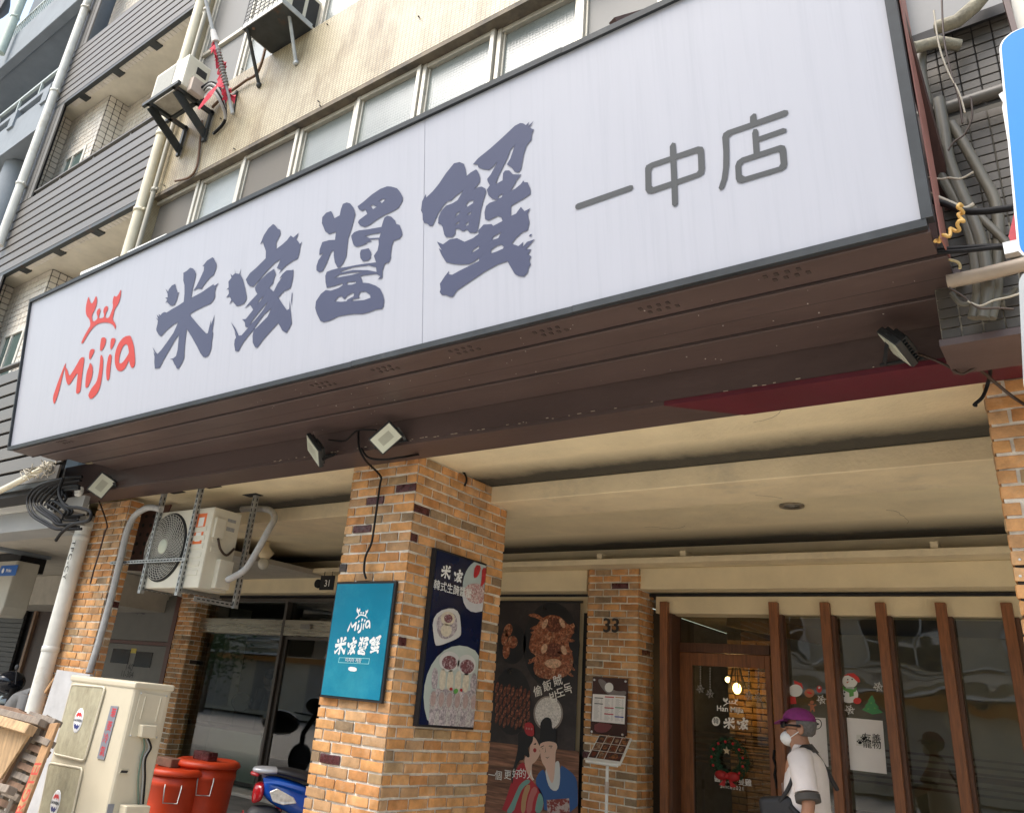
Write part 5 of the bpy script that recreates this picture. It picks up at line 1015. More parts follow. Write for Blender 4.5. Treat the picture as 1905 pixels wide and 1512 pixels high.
glyph('emblem', ['arch'], tw, tp, [(664, 1129), (685, 1129.5), (684, 1151), (661, 1151)], PT, .0); glyph('lettering', ['word'], tw, tp, [(650, 1150), (692, 1149), (687, 1177), (645, 1178)], PT, .0)
gy = dict(rice=((622, 643.5), 1184), home=((645, 663), 1184), sauce=((666, 684), 1184), crab=((686, 707), 1181))
for k_, ((a, b), t_) in gy.items(): glyph('lettering', [k_], tw, tp, [(a+3, t_), (b+3, t_-.5), (b-2, t_+34), (a-2, t_+34)], PT, .0)
PTf = lambda pts, o=0.: [PP(a, b, PT[0]+PT[1]*o, PT[1]) for a, b in pts]
m = MB(); m.flat([PTf([(631, 1222), (688, 1224), (686, 1235), (629, 1232)]), PTf([(632, 1223), (687, 1225), (685, 1234), (630, 1231)])]); m.build('outline_box', M('pale_teal', (.25, .62, .65), .3, 0, rv=0), tp, recalc=False)
ptext('미지아 게장', 657, 1228, 4.4545, .035, tw, tp, 'lettering'); m = MB(); m.flat([PTf(smooth_px([(648.5, 1239), (664, 1241), (663, 1249), (647.5, 1247)], 1))]); m.build('white_label', tw, tp, recalc=False)
# ------------------------------------------------------------------ navy menu poster on the side of the pillar
XN = -4.035; PN = (Vector((XN, 0, 0)), Vector((1, 0, 0)))
q = [P(*c, x=XN) for c in ((813, 1020), (908, 1048), (881, 1358), (777, 1350))]
y0, y1, z0, z1 = (q[0].y+q[3].y)/2, (q[1].y+q[2].y)/2, (q[2].z+q[3].z)/2, (q[0].z+q[1].z)/2
np_ = thing('navy_poster', 'tall navy poster with seafood platters on the side of the middle brick pillar', 'poster', (XN, (y0+y1)/2, z0))
mk('frame', blackmat, np_, 'box', XN-.05, XN-.008, y0, y1, z0, z1); mk('print', M('navy_print', (.006, .012, .045), .12, .15, 2, spec=.5, rv=.02), np_, 'box', XN-.007, XN-.002, y0+.016, y1-.016, z0+.016, z1-.016)
nlim = (y0+.018, y1-.018, z0+.018, z1-.018)
def nflat(name, polys, mat, par=None, lay=1):
    m = MB()
    for s_ in polys:
        pts = [PP(a, b, PN[0]+PN[1]*(.0012*lay), PN[1]) for a, b in s_]; o = []
        for p in pts: o.append(Vector((p.x, min(max(p.y, nlim[0]), nlim[1]), min(max(p.z, nlim[2]), nlim[3]))))
        u = [o[0]]
        for p in o[1:]:
            if (p-u[-1]).length > 1e-4: u.append(p)
        if len(u) > 2: m.flat([u])
    return m.build(name, mat, par or np_, recalc=False)
platew = M('plate_grey_green', (.46, .52, .48), .4, .06, 4); cream_f = M('cream_roll', (.62, .56, .44), .5, .2, 30); mar = M('roe_maroon', (.16, .05, .06), .5, .5, 60, col2=(.45, .36, .38), mask=(.5, .6), mscale=45); shell = M('shell_grey', (.5, .48, .46), .5, .25, 40, col2=(.25, .2, .21), mask=(.5, .62), mscale=60); shr = M('shrimp_mauve', (.33, .29, .31), .5, .35, 50, col2=(.5, .44, .45), mask=(.45, .55), mscale=50); abal = M('abalone_pink', (.42, .31, .29), .4, .2, 50)
glyph('lettering', ['rice'], tw, np_, [(822, 1048), (840, 1053), (837, 1079), (819, 1073)], PN, .003); glyph('lettering', ['home'], tw, np_, [(846, 1055), (863, 1061), (859, 1086), (842, 1080)], PN, .003)
c = P(843, 1097, x=XN+.006); u_ = Vector((0, 1, 0)); text('lettering', '韓式生醃醬蟹', tw, np_, c, u_, (0, 0, 1), .082, .004)
nflat('bowl_photo', [ell(888, 1086, 27, 44, 8)], M('pale_bowl', (.42, .5, .5), .35, .1, 3), None, 1); nflat('bowl_rim', [smooth_px([(858, 1098), (880, 1090), (905, 1098), (903, 1135), (880, 1140), (864, 1128)], 1)], M('bowl_white', (.56, .57, .6), .35, .1, 6), None, 2); nflat('crab_meat', [smooth_px([(862, 1096), (872, 1086), (890, 1084), (903, 1092), (904, 1118), (888, 1124), (868, 1116)], 1)], M('raw_crab', (.4, .2, .2), .4, .5, 60, col2=(.58, .5, .48), mask=(.45, .55), mscale=55), None, 3); nflat('red_claws', [smooth_px([(884, 1050), (896, 1052), (890, 1072), (880, 1076)], 1), smooth_px([(897, 1056), (906, 1056), (904, 1080), (894, 1094), (896, 1074)], 1)], M('claw_red', (.42, .02, .03), .4, .4, 50), None, 4)
nflat('dish_photo', [smooth_px([(803, 1140), (853, 1126), (859, 1175), (855, 1186), (815, 1202), (808, 1198)], 2)], M('dish_white', (.62, .62, .60), .35, .05, 3), None, 1); nflat('dish_food', [smooth_px([(808, 1146), (848, 1134), (853, 1178), (818, 1194)], 2)], shr, None, 2); nflat('dish_centre', [ell(833, 1150, 13, 13), ell(830, 1172, 10, 12)], cream_f, None, 3); nflat('dish_roe', [ell(834, 1150, 8, 8)], mar, None, 4)
nflat('platter', [ell(855, 1296, 67, 96)], platew, None, 1); nflat('platter_shrimp', [[(800, 1305), (812, 1280), (885, 1285), (884, 1360), (796, 1360)]], shr, None, 2)
nflat('shell', [ell(836, 1230, 19, 19), ell(868, 1236, 17, 19)], M('dish_white', (.62, .62, .6)), None, 3); nflat('shell_roe', [ell(836, 1232, 14, 13), ell(869, 1239, 13, 13)], mar, None, 4)
rows = [[(819+14.5*k, 1243+2*k), (830+14.5*k, 1244+2*k), (828+14.3*k, 1284+1.5*k), (816+14.3*k, 1282+1.5*k)] for k in range(-1, 5)]
for k, r_ in enumerate(rows): nflat('roll', [smooth_px(r_, 2)], cream_f if 0 < k < 5 else shr, None, 3)
for k in range(6): nflat('abalone', [ell(806+15*k, 1301+1.2*k, 7.2, 18, 6)], shell, None, 4); nflat('abalone_flesh', [ell(806+15*k, 1299+1.2*k, 5, 14, 6)], abal, None, 5)
for k in range(9): nflat('prawn', [smooth_px([(800+10*k, 1322), (808+10*k, 1322), (806+9.5*k, 1357), (797+9.5*k, 1356)], 2)], shell if k % 2 else shr, None, 3)
nflat('garnish', [ell(839, 1281, 3, 3), ell(858, 1283, 2.5, 3)], M('claw_red', (.42, .02, .03)), None, 5); nflat('garnish_leaf', [ell(848, 1285, 4, 5, 30)], sg, None, 5)
# ------------------------------------------------------------------ dark hanging banner with the couple
YB = 8.40
ba = thing('food_banner', 'dark hanging fabric banner with roasted crab and a cartoon couple in Korean dress beside pillar', 'banner', (-5.3, YB, 0))
q0, q1 = P(1080, 1121, y=YB), P(1075, 1512, y=YB); bx0, bx1, bz = -6.1, q0.x, q0.z
nz_ = 24; mv = MB()
for j in range(nz_+1):
    for i in range(13): x = bx0+(bx1-bx0)*i/12; z = .15+(bz-.15)*j/nz_; mv.v.append(Vector((x, YB+.0008*math.sin(i*1.3+j*.3), z)))
mv.f = [[j*13+i, j*13+i+1, (j+1)*13+i+1, (j+1)*13+i] for j in range(nz_) for i in range(12)]; mv.sm = [True]*len(mv.f)
mv.build('cloth', M('banner_dark', (.022, .016, .016), .38, .35, 2.2, col2=(.06, .045, .042), mask=(.48, .66), mscale=1.6), ba, recalc=False)
m = MB(); m.tube([(bx0, YB, bz+.01), (bx1+.03, YB, bz+.01)], .014, 8); m.build('top_rod', blackmat, ba)
ZB_ = lambda pts: ZM(890, 1050, .30568, pts)
def bflat(name, polys, mat, lay, sm=1):
    m = MB()
    for s_ in polys: m.flat([[P(*q_, y=YB-.0025-.0012*lay) for q_ in (smooth_px(ZB_(s_), sm) if sm else ZB_(s_))]])
    return m.build(name, mat, ba, recalc=False)
def EB(cx, cy, rx, ry, rot=0): return ell(cx, cy, rx, ry, rot, 24)
roast = M('roast_red_brown', (.26, .075, .03), .35, .7, 30, col2=(.52, .27, .15), mask=(.5, .62), mscale=26); roast2 = M('roast_dark', (.13, .035, .018), .35, .7, 40, col2=(.34, .12, .06), mask=(.5, .6), mscale=30); plate_d = M('black_plate', (.012, .012, .014), .3, .2); rice_m = M('rice_white', (.75, .72, .68), .6, .35, 60); plank = M('banner_plank_print', (.17, .075, .04), .45, .6, 4, col2=(.32, .15, .085), mask=(.45, .6), aniso=(.6, 1, 9))
bflat('plank_print', [[(60, 1075), (612, 1135), (606, 1512), (40, 1512)]], plank, 0, 0)
bflat('plate_print', [EB(445, 490, 172, 262), EB(205, 480, 85, 125)], plate_d, 0, 0); bflat('lower_plate_print', [EB(205, 830, 118, 205)], plate_d, 0, 0)
bflat('roast_crab', [[(335, 400), (380, 330), (440, 300), (510, 320), (545, 370), (590, 350), (575, 430), (540, 470), (580, 560), (570, 640), (520, 690), (440, 700), (350, 680), (330, 620), (360, 560), (305, 520), (315, 450)]], roast, 1); bflat('crab_shell', [EB(455, 365, 58, 45), EB(460, 520, 55, 45)], roast2, 2, 0); bflat('crab_flesh', [EB(400, 510, 18, 30, 20), EB(520, 520, 16, 30, -20), EB(455, 600, 50, 28), EB(405, 360, 14, 32, 25), EB(510, 355, 14, 32, -25)], M('crab_flesh', (.66, .42, .27), .4, .5, 40), 3, 0)
legs_ = []
for k in range(12):
    sd_ = 1 if k % 2 else -1; a0 = 330+28*k; x0_ = 445+sd_*R_.uniform(20, 50); x1_ = 445+sd_*R_.uniform(125, 148); y1_ = a0+R_.uniform(-40, 60); legs_.append([(x0_, a0), ((x0_+x1_)/2, (a0+y1_)/2-22), (x1_, y1_), (x1_-8*sd_, y1_+12), ((x0_+x1_)/2, (a0+y1_)/2+6), (x0_, a0+24)])
bflat('crab_legs', legs_, M('roast_leg', (.40, .15, .07), .35, .7, 45, col2=(.12, .03, .015), mask=(.5, .6), mscale=40), 2, 1)
bflat('drumsticks', [EB(180, 400, 26, 42, 15), EB(208, 470, 30, 38, 0), EB(170, 520, 22, 52, 5), EB(160, 445, 20, 45, 10)], roast, 1, 0)
sh_ = []
for j in range(4):
    for k in range(9): sh_.append(EB(112+24*k, 745+62*j+10*(k % 3)+8*k*.5, 9, 34, 12))
bflat('prawn_row', sh_, roast2, 1, 0)
bflat('rice_bowl', [EB(425, 905, 90, 108)], M('bowl_rim', (.3, .26, .23), .4), 1, 0); bflat('rice', [EB(425, 903, 80, 97)], rice_m, 2, 0)
bflat('woman_dress', [[(280, 1195), (300, 1270), (340, 1330), (380, 1370), (400, 1430), (390, 1512), (135, 1512), (170, 1420), (200, 1320), (240, 1220)]], M('dress_red', (.46, .03, .04), .6, .05), 3)
bflat('sleeve_teal', [[(300, 1300), (322, 1320), (270, 1355), (240, 1425), (212, 1510), (165, 1510), (200, 1450), (230, 1380), (255, 1330)], [(372, 1375), (400, 1430), (385, 1508), (342, 1508), (352, 1440)]], M('sleeve_teal', (.2, .38, .32), .6, .05), 4); bflat('sleeve_tan', [[(290, 1335), (322, 1340), (292, 1420), (285, 1510), (258, 1510), (262, 1420)]], M('sleeve_tan', (.52, .3, .14), .6, .05), 4); bflat('sleeve_pink', [[(330, 1345), (366, 1362), (332, 1430), (325, 1510), (288, 1510), (302, 1420)]], M('sleeve_pink', (.52, .16, .14), .6, .05), 4)
hairm = M('print_black', (.01, .01, .012), .5, .1); skinp = M('print_skin', (.78, .52, .4), .6, .03)
bflat('woman_face', [[(330, 1040), (352, 1060), (366, 1090), (379, 1115), (370, 1130), (378, 1145), (360, 1180), (340, 1205), (325, 1212), (325, 1260), (338, 1325), (300, 1280), (278, 1200), (285, 1160), (308, 1170), (312, 1110), (322, 1080)]], skinp, 4); bflat('woman_hair', [[(240, 1010), (300, 1025), (335, 1040), (330, 1078), (310, 1105), (300, 1120), (315, 1165), (300, 1175), (280, 1150), (278, 1185), (245, 1190), (215, 1270), (205, 1350), (198, 1280), (228, 1180), (243, 1100)]], hairm, 5); bflat('woman_hat', [[(285, 955), (336, 965), (341, 1028), (330, 1045), (292, 1036), (278, 1000)]], M('dress_red', (.3, .02, .025)), 6); bflat('hat_beads', [EB(293, 995, 5, 7), EB(308, 997, 5, 7), EB(324, 999, 5, 7)], M('bead_pink', (.5, .2, .17), .5), 7, 0); bflat('cheek', [EB(343, 1128, 10, 13)], M('cheek_red', (.42, .03, .03), .5), 6, 0)
bflat('man_robe', [[(345, 1310), (370, 1260), (402, 1240), (420, 1330), (445, 1372), (480, 1378), (498, 1320), (495, 1215), (540, 1240), (585, 1280), (605, 1330), (604, 1510), (400, 1510), (395, 1420), (360, 1360)]], M('robe_blue', (.035, .11, .30), .6, .05), 3); bflat('man_collar', [[(403, 1235), (440, 1242), (465, 1205), (485, 1188), (496, 1215), (498, 1320), (482, 1376), (446, 1372), (420, 1330)]], M('collar_pale', (.68, .7, .68), .6, .03), 4); bflat('man_face', [[(370, 1092), (400, 1072), (450, 1075), (475, 1085), (482, 1112), (470, 1132), (468, 1190), (462, 1290), (450, 1335), (430, 1300), (410, 1235), (385, 1200), (375, 1140)]], skinp, 5)
bflat('man_hat', [[(375, 965), (395, 935), (420, 925), (445, 940), (450, 1005), (472, 985), (478, 1085), (440, 1073), (400, 1076), (368, 1092), (378, 1020)]], hairm, 6); bflat('face_lines', [[(378, 1108), (398, 1098), (399, 1102), (380, 1112)], [(428, 1100), (450, 1100), (450, 1105), (428, 1104)], [(405, 1100), (411, 1138), (400, 1142), (408, 1137)], [(404, 1166), (420, 1178), (434, 1164), (420, 1173)], [(336, 1090), (352, 1082), (350, 1094), (338, 1094)], [(382, 1120), (396, 1115), (394, 1120)], [(432, 1113), (446, 1110), (446, 1115)]], hairm, 6, 0)
bflat('belt_panel', [[(415, 1430), (552, 1420), (556, 1510), (420, 1510)]], M('belt_camouflage', (.5, .4, .36), .5, .1, 5, col2=(.25, .04, .03), mask=(.48, .52), mscale=14), 4, 0)
bt = M('banner_text', (.88, .86, .8), .5, 0, rv=0)
for ch, a_, b_ in (('偷', 362, 772), ('飯', 420, 740), ('賊', 483, 708)): c_ = ZB_([(a_, b_)])[0]; ptext(ch, c_[0], c_[1], YB-.012, .125, bt, ba, 'banner_character', .012, dirpx=(10, -3.2))
for ch, a_, b_ in (('밥', 458, 808), ('도', 500, 782), ('독', 545, 757)): c_ = ZB_([(a_, b_)])[0]; ptext(ch, c_[0], c_[1], YB-.012, .125, bt, ba, 'banner_character', .012, dirpx=(10, -3.2))
for ch, a_, b_ in (('一', 80, 1283), ('個', 122, 1285), ('更', 178, 1280), ('好', 228, 1276), ('的', 268, 1273), ('人', 318, 1282)): c_ = ZB_([(a_, b_)])[0]; ptext(ch, c_[0], c_[1], YB-.012, .105, bt, ba, 'banner_character', .004)
mk('dark_gap', blackmat, apt, 'box', bx1+.012, -4.64, 8.47, 8.488, .05, P(1085, 1140, y=8.48).z)
# ------------------------------------------------------------------ glass shop front number 31
s31 = thing('glass_storefront', 'steel-framed glass shop front left of the middle brick pillar', 'shopfront', (-10.5, 8.5, 0))
Y3 = 8.5; gx0, gx1 = P(347, 1200, y=Y3).x+.06, -6.92
zh0, zh1 = P(480, 1180, y=Y3).z, P(480, 1152, y=Y3).z; ztop3 = 2.78; mxa = P(541, 1114, y=Y3).x
stl = M('brushed_header', (.42, .38, .30), .28, .15, 4, metal=.85, aniso=(.4, 1, 8)); frm = M('bronze_frame', (.09, .08, .07), .4, .15, 5, metal=.6)
mk('header_bar', stl, s31, 'box', gx0, gx1, Y3-.06, Y3+.1, zh0, zh1, bevel=.004); mk('top_frame', frm, s31, 'box', gx0, gx1, Y3-.03, Y3+.1, ztop3-.06, ztop3)
for x in (gx0, mxa-.03, mxa+1.75): mk('mullion', frm, s31, 'box', x, x+.06, Y3-.065, Y3+.08, .06, ztop3-.062, bevel=.003)
mk('transom_pane', pane_glass, s31, 'box', gx0+.06, gx1, Y3+.03, Y3+.036, zh1+.002, ztop3-.062); mk('pane', pane_glass, s31, 'box', gx0+.06, mxa-.03, Y3+.03, Y3+.036, .06, zh0-.002)
mk('sliding_door', pane_glass, s31, 'box', mxa+.1, mxa+1.7, Y3-.0, Y3+.006, .06, zh0-.05); ds = MB(); ds.box(mxa+.035, mxa+.1, Y3-.02, Y3+.03, .06, zh0-.002); ds.box(mxa+.1, mxa+1.7, Y3-.02, Y3+.03, zh0-.05, zh0-.003); ds.build('door_stile', frm, s31)
sx = P(570, 1166, y=Y3-.06); rbox('door_sensor', M('sensor_grey', (.2, .19, .17), .4), s31, sx.x-.1, sx.x+.12, Y3-.1, Y3-.062, sx.z-.03, sx.z+.04, .008)
mk('step', M('pale_step_stone', (.45, .41, .34), .7, .15, 6), s31, 'box', gx0-.1, gx1, 8.05, 8.44, 0.004, .055, bevel=.008)
mk('jamb', M('black_jamb', (.015, .015, .015), .4), s31, 'box', gx0-.14, gx0-.004, 8.42, 8.62, 0, ztop3)
in3 = thing('shop_interior', 'dark room behind the steel-framed glass with a pale glass counter', 'room', (-10, 10, 0))
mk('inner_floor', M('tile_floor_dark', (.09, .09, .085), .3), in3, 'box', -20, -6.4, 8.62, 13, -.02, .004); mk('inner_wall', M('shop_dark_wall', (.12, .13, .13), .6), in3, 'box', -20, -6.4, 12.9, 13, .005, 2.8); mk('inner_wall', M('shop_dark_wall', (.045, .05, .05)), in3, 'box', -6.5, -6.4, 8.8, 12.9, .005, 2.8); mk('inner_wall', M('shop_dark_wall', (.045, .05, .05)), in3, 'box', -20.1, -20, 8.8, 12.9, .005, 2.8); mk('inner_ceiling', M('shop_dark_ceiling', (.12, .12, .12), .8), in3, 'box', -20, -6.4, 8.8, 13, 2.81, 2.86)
pc = P(395, 1250, y=9.7); mk('inner_column', M('shop_column_grey', (.55, .55, .52), .6), in3, 'box', pc.x-.28, pc.x+.2, 9.7, 10.2, .005, 2.8)
c0, c1 = P(330, 1341, y=8.95), P(489, 1356, y=8.95); ct = thing('glass_counter', 'pale green glass counter inside the left shop', 'counter', ((c0.x+c1.x)/2, 9.2, 0))
zc = (c0.z+c1.z)/2; fg = M('frosted_counter', (.30, .38, .35), .25, .08, 2)
mk('front_panel', fg, ct, 'box', c0.x, (c0.x+c1.x)/2-.2, 8.95, 8.99, .05, zc-.05); mk('front_panel', fg, ct, 'box', (c0.x+c1.x)/2-.19, c1.x, 8.95, 8.99, .05, zc-.05); mk('counter_top', M('counter_top_dark', (.03, .03, .03), .2), ct, 'box', c0.x, c1.x+.03, 8.93, 9.5, zc-.048, zc)
# meter cabinet, perforated panel, number plate, bulb, downlight
YC = 8.3; a = P(208, 1188, y=YC); b = P(307, 1201, y=YC); cx0, cx1 = P(204, 1188, y=YC).x, P(312, 1201, y=YC).x; zd = (a.z+b.z)/2
mcab = thing('meter_cabinet', 'dark grey electric meter cabinet with two small windows and scribbles behind the pillar', 'cabinet', ((cx0+cx1)/2, YC, 0))
cabm = M('cabinet_grey', (.13, .125, .11), .5, .15, 3, bump=.1)
mk('carcass', cabm, mcab, 'box', cx0-.1, cx1, YC+.03, YC+.3, 0, 2.78); mk('door', cabm, mcab, 'box', cx0, cx1-.02, YC, YC+.028, zd+.03, 2.72, bevel=.004); ld = mk('door', cabm, mcab, 'box', cx0, cx1-.02, YC, YC+.028, .1, zd-.04, bevel=.004)
mk('cabinet_rail', M('oxide_red', (.10, .035, .025), .5), mcab, 'box', cx0, cx1+.02, YC-.01, YC+.02, zd-.035, zd+.025); mk('cabinet_frame', M('oxide_red', (.1, .035, .025)), mcab, 'box', cx1+.0, cx1+.12, YC-.02, YC+.28, 0, 2.78)
for u, v, u2, v2 in ((211, 1212, 238, 1229), (254, 1218, 279, 1236)):
    p, q = P(u, v, y=YC), P(u2, v2, y=YC); w_ = mk('meter_window', M('window_black', (.012, .012, .014), .1, .1), ld, 'box', p.x-.02, q.x+.02, YC-.008, YC-.001, q.z-.05, p.z+.06); f_ = MB(); f_.box(p.x-.03, q.x+.03, YC-.012, YC-.0085, p.z-.02, p.z+.02)
p = P(248, 1211, y=YC); mk('yellow_tag', M('tag_yellow', (.55, .42, .03), .5), mcab, 'box', p.x-.07, p.x+.1, YC-.006, YC-.001, p.z-.03, p.z+.05)
scr = M('marker_black', (.012, .012, .012), .6); ptext('140', 240, 1241, YC-.003, .17, scr, ld, 'scribble'); ptext('11-304', 236, 1254, YC-.003, .15, scr, ld, 'scribble'); ptext('水電', 262, 1136, YC-.003, .16, scr, mcab, 'scribble')
pf = thing('perforated_panel', 'rusty brown perforated steel panel between the left pillar and the hanging unit', 'panel', (-8.2, 4.9, 2)); 
pp_ = [P(*q, y=4.86) for q in ((262, 945), (318, 938), (262, 1062), (232, 1060))]; m = MB(); m.prism(pp_, (0, .02, 0)); m.build('sheet', M('rust_sheet', (.09, .04, .03), .6, .3, 6), pf)
m = MB()
for k in range(6):
    for j in range(2): c = P(272-6*k+14*j, 960+17*k, y=4.855); m.lathe(c, [(.022, -.002), (.022, .003)], 10, 'y')
m.build('holes', cavity, pf, kind='stuff')
cab('thin wire sagging from the arcade ceiling near the downlight', [(1540, 1022, 7.6), (1548, 1002, 7.6), (1556, 996, 7.6), (1566, 1004, 7.6), (1582, 1016, 7.6)], .006) if 0 else None
p = P(608, 1082, y=7.9); n31 = thing('number_plate', 'small black plate with the number 31 hanging beside the middle pillar', 'house number', tuple(p)); mk('plate', blackmat, n31, 'box', p.x-.14, p.x+.14, 7.9, 7.92, p.z-.11, p.z+.09); ptext('31', 609, 1085, 7.896, .13, prn, n31, 'digits', .01); m = MB(); m.tube([(p.x-.08, 7.91, p.z+.09), (p.x-.08, 7.91, 3.07)], .006, 5); m.tube([(p.x+.08, 7.91, p.z+.09), (p.x+.08, 7.91, 3.07)], .006, 5); m.lathe((p.x-.2, 7.9, p.z-.02), [(.06, 0), (.065, .03), (.03, .06)], 12, 'y'); m.build('hanger', black, n31)
p = P(490, 1048, y=6.9); lb = thing('bare_bulb', 'bare white bulb hanging from the arcade ceiling left of the middle pillar', 'lamp', tuple(p)); m = MB(); m.ball(p, .075, .075, .085); m.build('bulb', M('bulb_glass', (.6, .58, .5), .2, 0, rv=0), lb); m = MB(); m.lathe((p.x, p.y, p.z+.07), [(.06, 0), (.12, .08), (.04, .16), (.02, 3.3-p.z-.07)], 14); m.build('socket', cream, lb)
p = P(1473, 940, z=3.3); dl = thing('downlight', 'round recessed downlight in the arcade ceiling between the two beams', 'lamp', tuple(p)); m = MB(); m.lathe((p.x, p.y, 3.285), [(.06, .014), (.075, 0), (.1, .002), (.1, .017)], 24); m.build('rim', M('tarnished_rim', (.25, .22, .17), .3, metal=.6), dl); m = MB(); m.lathe((p.x, p.y, 3.29), [(.01, 0), (.06, .002), (.06, .01)], 20); m.build('lens', M('lens_grey', (.2, .19, .17), .2), dl)
# ------------------------------------------------------------------ flood lights
lens = M('floodlight_lens', (.62, .66, .55), .25, .04, 4, rv=0); house = M('floodlight_body', (.022, .026, .028), .4, .2, 6)
def flood(label, p, n, u, w, h, wall, rim=.012):
    n = Vector(n).normalized(); u = Vector(u); u = (u-n*u.dot(n)).normalized(); v = n.cross(u)
    t = thing('floodlight', label, 'lamp', tuple(p), 'floodlights under the sign')
    m = MB(); m.obox(p-n*.018, u*w/2, v*h/2, n*.018); m.build('housing', house, t, bevel=.005)
    m = MB(); m.obox(p+n*.0015, u*(w/2-rim), v*(h/2-rim), n*.0015); l_ = m.build('glass', lens, t); m = MB(); m.obox(p+n*.0035, u*w*.25, v*h*.2, n*.0005); m.build('led_panel', M('led_panel', (.42, .44, .36), .4), l_)
    m = MB(); m.obox(p-n*.055, u*w*.3, v*h*.3, n*.02); m.build('driver_box', house, t, bevel=.004)
    for k in range(8): m = MB(); m.obox(p-n*.043+u*(w*.8*(k/7-.5)), u*.003, v*h*.42, n*.012); m.build('fin', house, t)
    br_ = MB(); e1, e2 = p+u*(w/2+.008)-n*.02, p-u*(w/2+.008)-n*.02; bk = Vector((p.x, wall, p.z+.01)); br_.bar(e1, bk+Vector((.08, 0, 0))*(1 if u.x > 0 else -1), .022, .005, n); br_.bar(e2, bk-Vector((.08, 0, 0))*(1 if u.x > 0 else -1), .022, .005, n); br_.bar(bk-Vector((.1, 0, 0)), bk+Vector((.1, 0, 0)), .025, .008); br_.build('bracket', house, t)
    return t
def pxdir(p, n, d, y=None):
    q0 = Vector(p); c = cam.matrix_world.inverted()@q0; px, py = PPX+FPX*c.x/-c.z, PPY-FPX*c.y/-c.z; q1 = PP(px+d[0], py+d[1], q0, n); return q1-q0
def facing(px, py, y, tilt): p = P(px, py, y=y); n = ((CAMP-p).normalized()+Vector(tilt)).normalized(); return p, n
p, n = facing(718, 815, 4.03, (0, 0, -.25)); flood('floodlight with its pale face towards the street above the middle brick pillar', p, n, pxdir(p, n, (35, -31)), .215, .165, 4.165)
p, n = facing(189, 903, 4.05, (0, 0, -.2)); flood('floodlight with a pale face beside the black cable loops at the left end', p, n, pxdir(p, n, (21, -24)), .235, .185, 4.165)
p = P(582, 838, y=4.0); n = Vector((-.45, -.75, -.45)); flood('floodlight seen edge-on left of the middle brick pillar', p, n, pxdir(p, n, (30, 44)), .27, .17, 4.165)
p = P(1664, 650, y=3.98); n = Vector((-.8, 0, -.6)); flood('floodlight at the right end of the beam pointing down to the left', p, n, pxdir(p, n, (46, 58)), .20, .15, 4.165)
# ------------------------------------------------------------------ wires and cables
def cab(label, pts, r, mat=black, group=None, name='cable', n=7, res=6): return hose(name, label, 'cable', [P(a, b, y=c) for a, b, c in pts], r, mat, group, n, res)
cab('black cable clipped down the front of the middle brick pillar to the teal poster', [(667, 800, 4.14), (668, 832, 4.14), (680, 856, 4.2), (700, 876, 4.44), (709, 888, 4.44), (707, 900, 4.44), (700, 950, 4.44), (693, 1000, 4.44), (689, 1015, 4.44), (680, 1035, 4.44), (677, 1060, 4.44), (681, 1076, 4.45)], .009)
cab('black cable bent over the top corner of the middle brick pillar', [(672, 834, 4.14), (684, 850, 4.15), (710, 855, 4.16), (750, 850, 4.2), (783, 845, 4.45), (808, 850, 4.7), (840, 862, 4.9), (862, 878, 5.05), (868, 892, 5.05), (864, 904, 5.05)], .009)
cab('thin wire from the middle floodlights along the fascia', [(612, 818, 4.12), (640, 820, 4.12), (655, 808, 4.12), (668, 800, 4.12), (700, 800, 4.1)], .007)
cab('brown cable hanging down the front of the left brick pillar', [(180, 912, 4.12), (183, 928, 4.44), (199, 974, 4.44), (195, 990, 4.44), (184, 1030, 4.44), (174, 1062, 4.44), (168, 1086, 4.44)], .009, M('dark_red_cable', (.04, .015, .012), .5))
lob = random.Random(12)
lab9 = ['outermost', 'second', 'third', 'fourth', 'fifth', 'sixth', 'seventh', 'eighth', 'innermost']
for k in range(9):
    yk = 3.66+.012*k; lx = 49+6.5*k; ty = 886+2.5*k+lob.uniform(-3, 3); by = 978-3*k+lob.uniform(-6, 6)
    cab('%s black cable loop from the left in the tangle under the sign' % lab9[k], [(150+lob.uniform(-8, 8), ty, 3.74), (118, ty+4, yk), (lx+22, ty+18, yk), (lx+2, ty+42, yk), (lx+8, by-24, yk), (lx+34, by-6, yk), (108+2*k, by+5, yk+.02), (150+lob.uniform(-10, 10), by+lob.uniform(-2, 10), 3.8)], .0125+lob.uniform(-.003, .004), black, 'black cable loops at the left end', res=7)
cab('thick black cable curling over the white drain pipe beside the loops', [(118, 888, 3.62), (110, 915, 3.62), (122, 940, 3.62), (150, 945, 3.63), (168, 952, 3.64), (165, 968, 3.66), (135, 975, 3.68), (115, 990, 3.7), (104, 1005, 3.72)], .017)
t = thing('cable_clamp', 'white clamp and grey fittings in the middle of the cable loops', 'fitting', tuple(P(147, 914, y=4.08))); m = MB(); c = P(147, 914, y=4.08); m.lathe(c, [(.05, -.03), (.06, -.02), (.06, .02), (.05, .03)], 6, 'y'); m.build('clamp', white, t); m = MB(); m.tube([P(115, 865, y=4.1), P(96, 960, y=4.1)], .05, 10); m.build('grey_sleeve', lag, t); m = MB(); m.box(P(118, 935, y=4.12).x, P(160, 930, y=4.12).x, 4.10, 4.16, P(140, 945, y=4.12).z, P(140, 925, y=4.12).z); m.build('bracket_plate', M('grey_beam_face', (.3, .3, .29)), t)
cab('pale pipe with rope wound round its end sticking out at the left edge', [(-20, 922, 3.7), (20, 903, 3.72), (60, 882, 3.74), (95, 862, 3.76)], .035, creampipe, None, 'conduit', 10)
m = MB(); rr_ = random.Random(3)
